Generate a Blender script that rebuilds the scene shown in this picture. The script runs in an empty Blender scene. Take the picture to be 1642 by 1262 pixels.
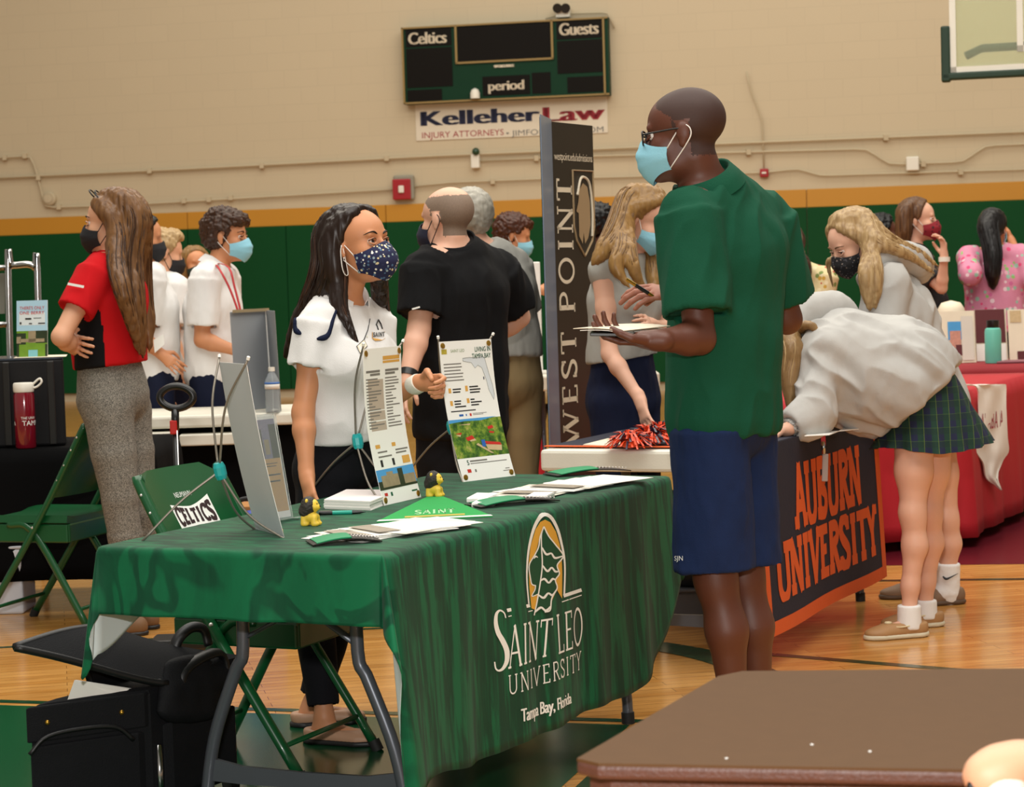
# College fair in a school gymnasium: camera, light, room, tables, people.
import bpy, bmesh, math, random
import numpy as np
from mathutils import Vector, Matrix

random.seed(7)
SC = bpy.context.scene
COL = SC.collection

# ------------------------------------------------------------------ camera
F_PX = 3450.0            # focal length in pixels of the 1642x1262 frame
CAM_H = 1.38
ROLL = 0.030
PITCH = math.atan((631 - 440) / F_PX)
_F = np.array([0, math.cos(PITCH), -math.sin(PITCH)])
_U0 = np.array([0, math.sin(PITCH), math.cos(PITCH)])
_R0 = np.array([1.0, 0, 0])
_R = _R0 * math.cos(ROLL) - _U0 * math.sin(ROLL)
_U = _U0 * math.cos(ROLL) + _R0 * math.sin(ROLL)
cam_data = bpy.data.cameras.new('camera')
cam = bpy.data.objects.new('camera', cam_data)
COL.objects.link(cam)
cam.matrix_world = Matrix(((_R[0], _U[0], -_F[0], 0), (_R[1], _U[1], -_F[1], 0), (_R[2], _U[2], -_F[2], CAM_H), (0, 0, 0, 1)))
cam_data.sensor_width = 36.0
cam_data.lens = F_PX / 1642 * 36.0
cam_data.clip_end = 200
cam_data.dof.use_dof = True
cam_data.dof.focus_distance = 6.0
cam_data.dof.aperture_fstop = 10.0
SC.camera = cam


def _ray(x, y):
    return _F + (x - 821) / F_PX * _R - (y - 631) / F_PX * _U


def P(x, y, D):
    """World point seen at photo pixel (x, y) at distance D from the lens plane (along world Y)."""
    d = _ray(x, y)
    return np.array([0, 0, CAM_H]) + d * (D / d[1])


def PH(x, y, z):
    """World point at height z seen at photo pixel (x, y)."""
    d = _ray(x, y)
    return np.array([0, 0, CAM_H]) + d * ((z - CAM_H) / d[2])


# ------------------------------------------------------------------ light
SC.view_settings.view_transform = 'Standard'
SC.view_settings.look = 'None'
SC.view_settings.gamma = 1.0
SC.view_settings.use_curve_mapping = False
SC.view_settings.exposure = 0.12
world = bpy.data.worlds.new('gym_world')
SC.world = world
world.use_nodes = True
world.node_tree.nodes['Background'].inputs[0].default_value = (1.0, 0.91, 0.76, 1)
world.node_tree.nodes['Background'].inputs[1].default_value = 0.30


def area(name, loc, target, size, power, color, size_y=None):
    l = bpy.data.lights.new(name, 'AREA')
    l.shape = 'RECTANGLE'
    l.size = size
    l.size_y = size_y or size
    l.energy = power
    l.color = color
    o = bpy.data.objects.new(name, l)
    COL.objects.link(o)
    o.location = loc
    d = Vector(target) - Vector(loc)
    o.rotation_euler = d.to_track_quat('-Z', 'Y').to_euler()
    return o


# rows of gym high-bay lamps overhead, and the photographer's flash
area('gym_lamps_front', (0.5, 5.0, 7.6), (0.5, 5.6, 0), 9, 680, (1.0, 0.97, 0.91), 6)
area('gym_lamps_middle', (0, 13.0, 8.2), (0, 14.0, 0), 14, 900, (1.0, 0.94, 0.83), 5)
area('gym_lamps_back', (1.0, 20.5, 8.2), (1.0, 23.0, 2.2), 16, 340, (1.0, 0.95, 0.86), 3)
area('camera_flash', (-0.05, 0.1, 1.78), (0.1, 8.0, 1.0), 0.16, 125, (1.0, 0.97, 0.93), 0.10)


# ------------------------------------------------------------------ materials
def lin(h):
    if isinstance(h, str):
        h = h.lstrip('#')
        c = [int(h[i:i + 2], 16) / 255 for i in (0, 2, 4)]
    else:
        c = h
    return tuple(v / 12.92 if v <= 0.04045 else ((v + 0.055) / 1.055) ** 2.4 for v in c) + (1.0,)


class N:
    """Tiny node-tree helper."""

    def __init__(self, name):
        self.m = bpy.data.materials.new(name)
        self.m.use_nodes = True
        self.t = self.m.node_tree
        self.b = self.t.nodes['Principled BSDF']

    def n(self, typ, **kw):
        nd = self.t.nodes.new(typ)
        for k, v in kw.items():
            if k.startswith('_'):
                setattr(nd, k[1:], v)
            else:
                nd.inputs[k.replace('__', ' ')].default_value = v
        return nd

    def l(self, a, b):
        self.t.links.new(a, b)

    def ramp(self, stops, fac, interp='LINEAR'):
        r = self.t.nodes.new('ShaderNodeValToRGB')
        r.color_ramp.interpolation = interp
        e = r.color_ramp.elements
        while len(e) < len(stops):
            e.new(0.5)
        for el, (p, c) in zip(e, stops):
            el.position = p
            el.color = lin(c)
        self.l(fac, r.inputs[0])
        return r.outputs[0]

    def coord(self, scale=(1, 1, 1), out='Object'):
        tc = self.t.nodes.new('ShaderNodeTexCoord')
        mp = self.t.nodes.new('ShaderNodeMapping')
        mp.inputs['Scale'].default_value = scale
        self.l(tc.outputs[out], mp.inputs[0])
        return mp.outputs[0]

    def bump(self, height, strength=0.2, dist=0.01):
        b = self.t.nodes.new('ShaderNodeBump')
        b.inputs['Strength'].default_value = strength
        b.inputs['Distance'].default_value = dist
        self.l(height, b.inputs['Height'])
        self.l(b.outputs[0], self.b.inputs['Normal'])

    def mix(self, fac, a, b, mode='MIX'):
        mx = self.t.nodes.new('ShaderNodeMix')
        mx.data_type = 'RGBA'
        mx.blend_type = mode
        for sock, v in ((mx.inputs[0], fac), (mx.inputs[6], a), (mx.inputs[7], b)):
            if hasattr(v, 'links'):
                self.l(v, sock)
            else:
                sock.default_value = v
        return mx.outputs[2]


_MATS = {}


def mat(name, col, rough=0.6, metal=0.0, var=0.06, nscale=8.0, bump=0.0, bscale=60.0, spec=0.5, sheen=0.0, sss=0.0, stretch=(1, 1, 1), coat=0.0):
    """Plain surface with slight procedural variation and a fine bump."""
    if name in _MATS:
        return _MATS[name]
    N_ = N(name)
    b = N_.b
    b.inputs['Roughness'].default_value = rough
    b.inputs['Metallic'].default_value = metal
    b.inputs['Specular IOR Level'].default_value = spec
    if sheen:
        b.inputs['Sheen Weight'].default_value = sheen
    if sss:
        b.inputs['Subsurface Weight'].default_value = sss
        b.inputs['Subsurface Radius'].default_value = (0.012, 0.005, 0.003)
    if coat:
        b.inputs['Coat Weight'].default_value = coat
        b.inputs['Coat Roughness'].default_value = 0.08
    co = N_.coord(stretch)
    c = lin(col)
    nz = N_.n('ShaderNodeTexNoise', Scale=nscale, Detail=3.0)
    N_.l(co, nz.inputs['Vector'])
    lo = tuple(max(0, v * (1 - var)) for v in c[:3]) + (1,)
    hi = tuple(min(1, v * (1 + var)) for v in c[:3]) + (1,)
    N_.l(N_.mix(nz.outputs[0], lo, hi), b.inputs['Base Color'])
    if bump:
        nb = N_.n('ShaderNodeTexNoise', Scale=bscale, Detail=2.0)
        N_.l(co, nb.inputs['Vector'])
        N_.bump(nb.outputs[0], bump, 0.004)
    _MATS[name] = N_.m
    return N_.m


# ------------------------------------------------------------------ objects
WLOC = {}


def tag(o, label=None, cat=None, group=None, kind=None):
    if label:
        o['label'] = label
    if cat:
        o['category'] = cat
    if group:
        o['group'] = group
    if kind:
        o['kind'] = kind
    return o


def thing(name, label, cat, loc=(0, 0, 0), rz=0.0, group=None):
    o = bpy.data.objects.new(name, None)
    o.empty_display_size = 0.1
    COL.objects.link(o)
    o.location = tuple(float(v) for v in loc)
    o.rotation_euler = (0, 0, rz)
    WLOC[o.name] = np.array(loc, float)
    return tag(o, label, cat, group)


def raw_mesh(name, V, quads=None, faces=None, mats=None, smooth=False, midx=None):
    me = bpy.data.meshes.new(name)
    V = np.asarray(V, np.float32)
    if quads is not None:
        q = np.asarray(quads, np.int32)
        me.vertices.add(len(V))
        me.vertices.foreach_set('co', V.ravel())
        me.loops.add(q.size)
        me.loops.foreach_set('vertex_index', q.ravel())
        me.polygons.add(len(q))
        me.polygons.foreach_set('loop_start', np.arange(0, q.size, q.shape[1], dtype=np.int32))
        me.update(calc_edges=True)
        me.validate()
    else:
        me.from_pydata([tuple(map(float, v)) for v in V], [], [tuple(f) for f in faces])
    for m in (mats or []):
        me.materials.append(m)
    if midx is not None and len(midx) == len(me.polygons):
        me.polygons.foreach_set('material_index', np.asarray(midx, np.int32))
    if smooth:
        me.polygons.foreach_set('use_smooth', np.ones(len(me.polygons), bool))
    me.update()
    return me


def put(name, V, quads=None, faces=None, mats=None, parent=None, smooth=False, midx=None, local=False, bevel=0.0, label=None):
    """Link one mesh object.  V is in world space unless local; its origin sits at its base."""
    V = np.asarray(V, float)
    if not isinstance(mats, (list, tuple)):
        mats = [mats]
    if local:
        loc = np.zeros(3)
        off = np.zeros(3)
    else:
        off = WLOC[parent.name] if parent is not None else np.zeros(3)
        loc = np.array([(V[:, 0].min() + V[:, 0].max()) / 2, (V[:, 1].min() + V[:, 1].max()) / 2, V[:, 2].min()])
    me = raw_mesh(name, V - loc, quads, faces, mats, smooth, midx)
    o = bpy.data.objects.new(name, me)
    COL.objects.link(o)
    o.location = tuple(loc - off)
    WLOC[o.name] = loc
    if parent is not None:
        o.parent = parent
    if bevel:
        md = o.modifiers.new('bevel', 'BEVEL')
        md.width = bevel
        md.segments = 2
        md.limit_method = 'ANGLE'
        md.angle_limit = math.radians(40)
    if label:
        o['label'] = label
    return o


def nrm(v):
    v = np.asarray(v, float)
    return v / (np.linalg.norm(v) + 1e-12)


def frame(z, x=None):
    z = nrm(z)
    if x is None:
        x = np.array([1.0, 0, 0]) if abs(z[0]) < 0.8 else np.array([0, 1.0, 0])
    x = nrm(np.asarray(x, float) - np.dot(x, z) * z)
    return x, np.cross(z, x), z


def rotz(a):
    c, s = math.cos(a), math.sin(a)
    return np.array([[c, -s, 0], [s, c, 0], [0, 0, 1.0]])


def spline(pts, n):
    """Catmull-Rom through pts, n samples."""
    p = np.asarray(pts, float)
    if len(p) == 2:
        t = np.linspace(0, 1, n)[:, None]
        return p[0] * (1 - t) + p[1] * t
    q = np.vstack([2 * p[0] - p[1], p, 2 * p[-1] - p[-2]])
    u = np.linspace(0, len(p) - 1 - 1e-9, n)
    i = u.astype(int)
    t = (u - i)[:, None]
    a, b, c, d = q[i], q[i + 1], q[i + 2], q[i + 3]
    return 0.5 * (2 * b + (c - a) * t + (2 * a - 5 * b + 4 * c - d) * t * t + (3 * b - a - 3 * c + d) * t ** 3)


class MB:
    """Collects shapes into one mesh object."""

    def __init__(self):
        self.v, self.f, self.mi = [], [], []

    def add(self, V, Fs, mi=0):
        o = len(self.v)
        self.v += [tuple(map(float, p)) for p in V]
        self.f += [tuple(int(i) + o for i in f) for f in Fs]
        self.mi += [mi] * len(Fs)
        return self

    def box(self, c, size, M=None, mi=0):
        sx, sy, sz = [s / 2 for s in size]
        V = np.array([(x, y, z) for x in (-sx, sx) for y in (-sy, sy) for z in (-sz, sz)])
        if M is not None:
            V = V @ np.asarray(M).T
        V = V + np.asarray(c)
        return self.add(V, [(0, 1, 3, 2), (4, 6, 7, 5), (0, 4, 5, 1), (2, 3, 7, 6), (0, 2, 6, 4), (1, 5, 7, 3)], mi)

    def hexa(self, b4, t4, mi=0):
        """Box from 4 bottom and 4 top corners."""
        return self.add(list(b4) + list(t4), [(3, 2, 1, 0), (4, 5, 6, 7), (0, 1, 5, 4), (1, 2, 6, 5), (2, 3, 7, 6), (3, 0, 4, 7)], mi)

    def quad(self, a, b, c, d, mi=0):
        return self.add([a, b, c, d], [(0, 1, 2, 3)], mi)

    def tube(self, pts, r, n=10, mi=0, flat=1.0, side=None, closed=False):
        p = np.asarray(pts, float)
        m = len(p)
        rr = np.broadcast_to(np.asarray(r, float), (m,))
        V = []
        x = None
        for i in range(m):
            if closed:
                t = p[(i + 1) % m] - p[i - 1]
            else:
                t = p[min(i + 1, m - 1)] - p[max(i - 1, 0)]
            x, y, z = frame(t, side if side is not None else x)
            for k in range(n):
                a = 2 * math.pi * k / n
                V.append(p[i] + rr[i] * (math.cos(a) * x + flat * math.sin(a) * y))
        Fs = []
        for i in range(m if closed else m - 1):
            i2 = (i + 1) % m
            for k in range(n):
                k2 = (k + 1) % n
                Fs.append((i * n + k, i * n + k2, i2 * n + k2, i2 * n + k))
        if not closed:
            Fs.append(tuple(range(n - 1, -1, -1)))
            Fs.append(tuple(range((m - 1) * n, m * n)))
        return self.add(V, Fs, mi)

    def lathe(self, prof, c=(0, 0, 0), n=24, axis=(0, 0, 1), mi=0):
        x, y, z = frame(axis)
        c = np.asarray(c, float)
        V, Fs = [], []
        for r, h in prof:
            for k in range(n):
                a = 2 * math.pi * k / n
                V.append(c + h * z + r * (math.cos(a) * x + math.sin(a) * y))
        for i in range(len(prof) - 1):
            for k in range(n):
                k2 = (k + 1) % n
                Fs.append((i * n + k, i * n + k2, (i + 1) * n + k2, (i + 1) * n + k))
        Fs.append(tuple(range(n - 1, -1, -1)))
        Fs.append(tuple(range((len(prof) - 1) * n, len(prof) * n)))
        return self.add(V, Fs, mi)

    def ball(self, c, r, n=12, R=None, mi=0):
        r = np.broadcast_to(np.asarray(r, float), (3,))
        V, Fs = [], []
        m = n // 2
        for i in range(m + 1):
            th = math.pi * i / m
            for k in range(n):
                a = 2 * math.pi * k / n
                V.append((math.sin(th) * math.cos(a) * r[0], math.sin(th) * math.sin(a) * r[1], math.cos(th) * r[2]))
        V = np.array(V)
        if R is not None:
            V = V @ np.asarray(R)
        V = V + np.asarray(c)
        for i in range(m):
            for k in range(n):
                k2 = (k + 1) % n
                Fs.append((i * n + k, (i + 1) * n + k, (i + 1) * n + k2, i * n + k2))
        return self.add(V, Fs, mi)

    def grid(self, G, mi=0, flip=False):
        """G: (a, b, 3) array of points."""
        a, b = G.shape[:2]
        Fs = []
        for i in range(a - 1):
            for j in range(b - 1):
                q = (i * b + j, (i + 1) * b + j, (i + 1) * b + j + 1, i * b + j + 1)
                Fs.append(q[::-1] if flip else q)
        return self.add(G.reshape(-1, 3), Fs, mi)

    def sheet(self, G, t, mi=0, mi_back=None):
        """A cloth or paper sheet of thickness t from a point grid (closed)."""
        a, b = G.shape[:2]
        du = np.gradient(G, axis=0)
        dv = np.gradient(G, axis=1)
        n = np.cross(du, dv)
        n /= np.linalg.norm(n, axis=2, keepdims=True) + 1e-12
        self.grid(G + n * t / 2, mi)
        self.grid(G - n * t / 2, mi if mi_back is None else mi_back, flip=True)
        A, B = G + n * t / 2, G - n * t / 2
        ring = [(i, 0) for i in range(a)] + [(a - 1, j) for j in range(1, b)] + [(i, b - 1) for i in range(a - 2, -1, -1)] + [(0, j) for j in range(b - 2, 0, -1)]
        V = [A[i] for i in ring] + [B[i] for i in ring]
        m = len(ring)
        return self.add(V, [(k, (k + 1) % m, m + (k + 1) % m, m + k) for k in range(m)], mi)

    def prism(self, poly, depth, mi=0):
        """Extrude a planar polygon (list of 3D points) by a vector."""
        p = np.asarray(poly, float)
        m = len(p)
        q = p + np.asarray(depth)
        return self.add(np.vstack([p, q]), [tuple(range(m - 1, -1, -1)), tuple(range(m, 2 * m))] + [(k, (k + 1) % m, m + (k + 1) % m, m + k) for k in range(m)], mi)

    def build(self, name, mats, parent=None, smooth=False, bevel=0.0, local=False, label=None):
        o = put(name, self.v, faces=self.f, mats=mats, parent=parent, smooth=smooth, midx=self.mi, local=local, bevel=bevel, label=label)
        if smooth == 'auto':
            o.data.polygons.foreach_set('use_smooth', np.ones(len(o.data.polygons), bool))
            bm = bmesh.new()
            bm.from_mesh(o.data)
            for e in bm.edges:
                if len(e.link_faces) == 2 and e.calc_face_angle(0) > 0.7:
                    e.smooth = False
            bm.to_mesh(o.data)
            bm.free()
        return o


# ------------------------------------------------------------------ lettering
def font_flat(s, size=1.0, spacing=1.0):
    """2D triangles/quads of a text line in the built-in font: verts (n,2), faces; height of capitals = size."""
    cu = bpy.data.curves.new('lettering', 'FONT')
    cu.body = s
    cu.size = 1.0
    cu.space_character = spacing
    cu.resolution_u = 3
    ob = bpy.data.objects.new('lettering', cu)
    COL.objects.link(ob)
    me = bpy.data.meshes.new_from_object(ob)
    V = np.array([v.co[:2] for v in me.vertices]).reshape(-1, 2)
    Fs = [tuple(p.vertices) for p in me.polygons]
    bpy.data.objects.remove(ob)
    bpy.data.curves.remove(cu)
    bpy.data.meshes.remove(me)
    return V * (size / 0.729), Fs


def arc(cx, cy, rx, ry, a0, a1, n=14):
    a = np.radians(np.linspace(a0, a1, n))
    return [(cx + rx * math.cos(t), cy + ry * math.sin(t)) for t in a]


def glyph(ch, T, t, sf):
    """Strokes (points, width) of a serif capital one unit tall; T thick, t thin, sf serif half-length."""
    def ser(x, y, l=sf):
        return [([(x - l - T / 2, y), (x + l + T / 2, y)], t)] if sf else []
    h = t / 2
    if ch == 'I':
        return 0.30 + T, [([(.15 + T / 2, 0), (.15 + T / 2, 1)], T)] + ser(.15 + T / 2, h) + ser(.15 + T / 2, 1 - h)
    if ch == 'L':
        return .62, [([(.18, 0), (.18, 1)], T)] + ser(.18, 1 - h) + [([(.18 - sf - T / 2, h), (.58, h)], t), ([(.58 - h, 0), (.58 - h, .2)], t)]
    if ch in 'EF':
        s = [([(.18, 0), (.18, 1)], T), ([(.18 - sf - T / 2, 1 - h), (.58, 1 - h)], t), ([(.18, .53), (.48, .53)], t), ([(.58 - h, .8), (.58 - h, 1)], t)]
        return .66, s + [([(.18 - sf - T / 2, h), (.6, h)], t), ([(.6 - h, 0), (.6 - h, .2)], t)]
    if ch == 'T':
        return .70, [([(.35, 0), (.35, 1)], T), ([(.02, 1 - h), (.68, 1 - h)], t), ([(.02 + h, .8), (.02 + h, 1)], t), ([(.68 - h, .8), (.68 - h, 1)], t)] + ser(.35, h)
    if ch == 'A':
        return .80, [([(.10, 0), (.42, 1)], t), ([(.40, 1), (.70, 0)], T), ([(.2, .34), (.6, .34)], t)] + ser(.10, h, sf * .7) + ser(.70, h, sf * .7)
    if ch == 'V':
        return .78, [([(.10, 1), (.40, 0)], T), ([(.38, 0), (.70, 1)], t)] + ser(.10, 1 - h, sf * .7) + ser(.70, 1 - h, sf * .7)
    if ch == 'W':
        return 1.16, [([(.08, 1), (.34, 0)], T), ([(.34, 0), (.60, 1)], t), ([(.56, 1), (.82, 0)], T), ([(.82, 0), (1.06, 1)], t)] + ser(.08, 1 - h, sf * .6) + ser(.58, 1 - h, sf * .6) + ser(1.06, 1 - h, sf * .6)
    if ch == 'N':
        return .86, [([(.16, 0), (.16, 1)], t), ([(.14, 1), (.70, 0)], T), ([(.70, 0), (.70, 1)], t)] + ser(.16, h, sf * .8) + ser(.12, 1 - h, sf * .6) + ser(.70, 1 - h, sf * .8)
    if ch == 'U':
        return .84, [([(.17, 1), (.17, .32)] + arc(.42, .30, .25, .28, 180, 360) + [(.67, .32), (.67, 1)], (T + t) / 2)] + ser(.17, 1 - h) + ser(.67, 1 - h)
    if ch in 'RPB':
        s = [([(.18, 0), (.18, 1)], T)] + ser(.18, h)
        s += [([(.18 - sf, 1 - h), (.40, 1 - h)] + arc(.40, .745, .20, .255 - h, 90, -90) + [(.18, .49)], (T + t) / 2)]
        if ch == 'R':
            s += [([(.36, .5), (.66, 0)], T)] + ser(.68, h, sf * .6)
        if ch == 'B':
            s += [([(.18, .49), (.42, .49)] + arc(.42, .26, .20, .24 - h * .5, 90, -90) + [(.18 - sf, h)], (T + t) / 2)]
        return .74, s
    if ch == 'S':
        p = arc(.33, .745, .22, .22, 25, 180, 10) + [(.14, .66), (.24, .56), (.40, .46), (.53, .36)] + arc(.33, .255, .22, .22, 15, -155, 10)
        return .66, [(p, (T * 1.3 + t) / 2), ([(.55, .72), (.55, .98)], t), ([(.10, .02), (.10, .26)], t)]
    if ch == 'O':
        return .88, [(arc(.44, .5, .34, .47, 0, 360, 32), (T + t) / 2)]
    if ch == 'C':
        return .78, [(arc(.44, .5, .32, .45, 40, 320, 24), (T + t) / 2), ([(.68, .70), (.68, .98)], t)]
    if ch == 'Y':
        return .76, [([(.10, 1), (.38, .48)], T), ([(.38, .48), (.66, 1)], t), ([(.38, .5), (.38, 0)], T)] + ser(.38, h) + ser(.10, 1 - h, sf * .7) + ser(.66, 1 - h, sf * .7)
    return .35, []


def stroke_quads(pts, w, V, Fs, sx, ox):
    p = [np.array(q, float) for q in pts]
    q = [p[0]]
    for a, b in zip(p, p[1:]):                       # subdivide so that it can follow cloth
        n = max(1, int(np.linalg.norm(b - a) / 0.12))
        q += [a + (b - a) * k / n for k in range(1, n + 1)]
    o = len(V)
    m = len(q)
    for i in range(m):
        d = q[min(i + 1, m - 1)] - q[max(i - 1, 0)]
        d /= np.linalg.norm(d) + 1e-9
        nn = np.array([-d[1], d[0]]) * w / 2
        for s in (1, -1):
            r = q[i] + s * nn
            V.append(((r[0] + ox) * sx, min(1.03, max(-.03, r[1]))))
    for i in range(m - 1):
        Fs.append((o + 2 * i, o + 2 * i + 1, o + 2 * i + 3, o + 2 * i + 2))


def stroke_text(s, T=.13, t=.05, sf=.05, sx=1.0, track=.02):
    """2D verts/faces of capitals, unit height, in a serif or slab face made of strokes."""
    V, Fs, x = [], [], 0.0
    for ch in s:
        w, st = glyph(ch, T, t, sf)
        for pts, wd in st:
            stroke_quads(pts, wd, V, Fs, sx, x)
        x += w + track
    return np.array(V), Fs, x * sx


def decal(name, V2, Fs, fn, m, parent, local=False, label=None):
    """Lay flat lettering on a surface: fn maps (n,2) -> (n,3)."""
    return put(name, fn(np.asarray(V2)), faces=Fs, mats=[m], parent=parent, local=local, label=label)


def plane_map(o, u, v, off=0.0):
    o, u, v = (np.asarray(k, float) for k in (o, u, v))
    n = nrm(np.cross(u, v)) * off
    return lambda p: o + p[:, :1] * u + p[:, 1:2] * v + n


def subdivide2d(V, Fs, maxlen):
    """Split long edges of 2D lettering so that it can bend."""
    me = bpy.data.meshes.new('flat')
    me.from_pydata([(x, y, 0) for x, y in V], [], Fs)
    bm = bmesh.new()
    bm.from_mesh(me)
    bmesh.ops.triangulate(bm, faces=bm.faces[:])
    for _ in range(4):
        es = [e for e in bm.edges if e.calc_length() > maxlen]
        if not es:
            break
        bmesh.ops.subdivide_edges(bm, edges=es, cuts=1)
        bmesh.ops.triangulate(bm, faces=bm.faces[:])
    bm.verts.index_update()
    V2 = np.array([v.co[:2] for v in bm.verts])
    F2 = [tuple(v.index for v in f.verts) for f in bm.faces]
    bm.free()
    bpy.data.meshes.remove(me)
    return V2, F2


# ------------------------------------------------------------------ smooth noise on points
_rng = np.random.default_rng(11)
_TAB = _rng.random(4096).astype(np.float32)


def vnoise(p):
    """Value noise at (n,3) points, range -1..1."""
    p = np.asarray(p, np.float64)
    i = np.floor(p).astype(np.int64)
    f = p - i
    f = f * f * (3 - 2 * f)
    out = np.zeros(len(p))
    for dx in (0, 1):
        for dy in (0, 1):
            for dz in (0, 1):
                h = ((i[:, 0] + dx) * 73856093 ^ (i[:, 1] + dy) * 19349663 ^ (i[:, 2] + dz) * 83492791) & 4095
                w = (f[:, 0] if dx else 1 - f[:, 0]) * (f[:, 1] if dy else 1 - f[:, 1]) * (f[:, 2] if dz else 1 - f[:, 2])
                out += w * _TAB[h]
    return out * 2 - 1


# ------------------------------------------------------------------ implicit bodies
def cone(a, b, ra, rb, flat=False):
    return ('f' if flat else 'c', np.asarray(a, float), np.asarray(b, float), ra, rb)


def ell(c, r, R=None):
    return ('e', np.asarray(c, float), np.asarray(r, float), np.eye(3) if R is None else np.asarray(R, float))


def tcone(a, b, side, ra, rb):
    return ('t', np.asarray(a, float), np.asarray(b, float), np.asarray(side, float), ra, rb)


def chain(pts, rad, n=None):
    p = np.asarray(pts, float)
    r = np.asarray(rad, float)
    if n:
        r = np.interp(np.linspace(0, 1, n), np.linspace(0, 1, len(r)), r)
        p = spline(p, n)
    return [cone(p[i], p[i + 1], r[i], r[i + 1]) for i in range(len(p) - 1)]


def _bounds(pr, g):
    if pr[0] in 'cf':
        r = max(pr[3], pr[4]) + g
        return np.minimum(pr[1], pr[2]) - r, np.maximum(pr[1], pr[2]) + r
    if pr[0] == 'e':
        r = max(pr[2]) + g
        return pr[1] - r, pr[1] + r
    r = max(max(pr[4]), max(pr[5])) + g
    return np.minimum(pr[1], pr[2]) - r, np.maximum(pr[1], pr[2]) + r


def axis(lo, hi, h, zones=()):
    out = [lo]
    while out[-1] < hi:
        x = out[-1]
        s = h
        for a, b, hh in zones:
            if a - hh * 4 <= x <= b:
                s = min(s, hh)
        out.append(x + s)
    return np.array(out, np.float32)


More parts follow.
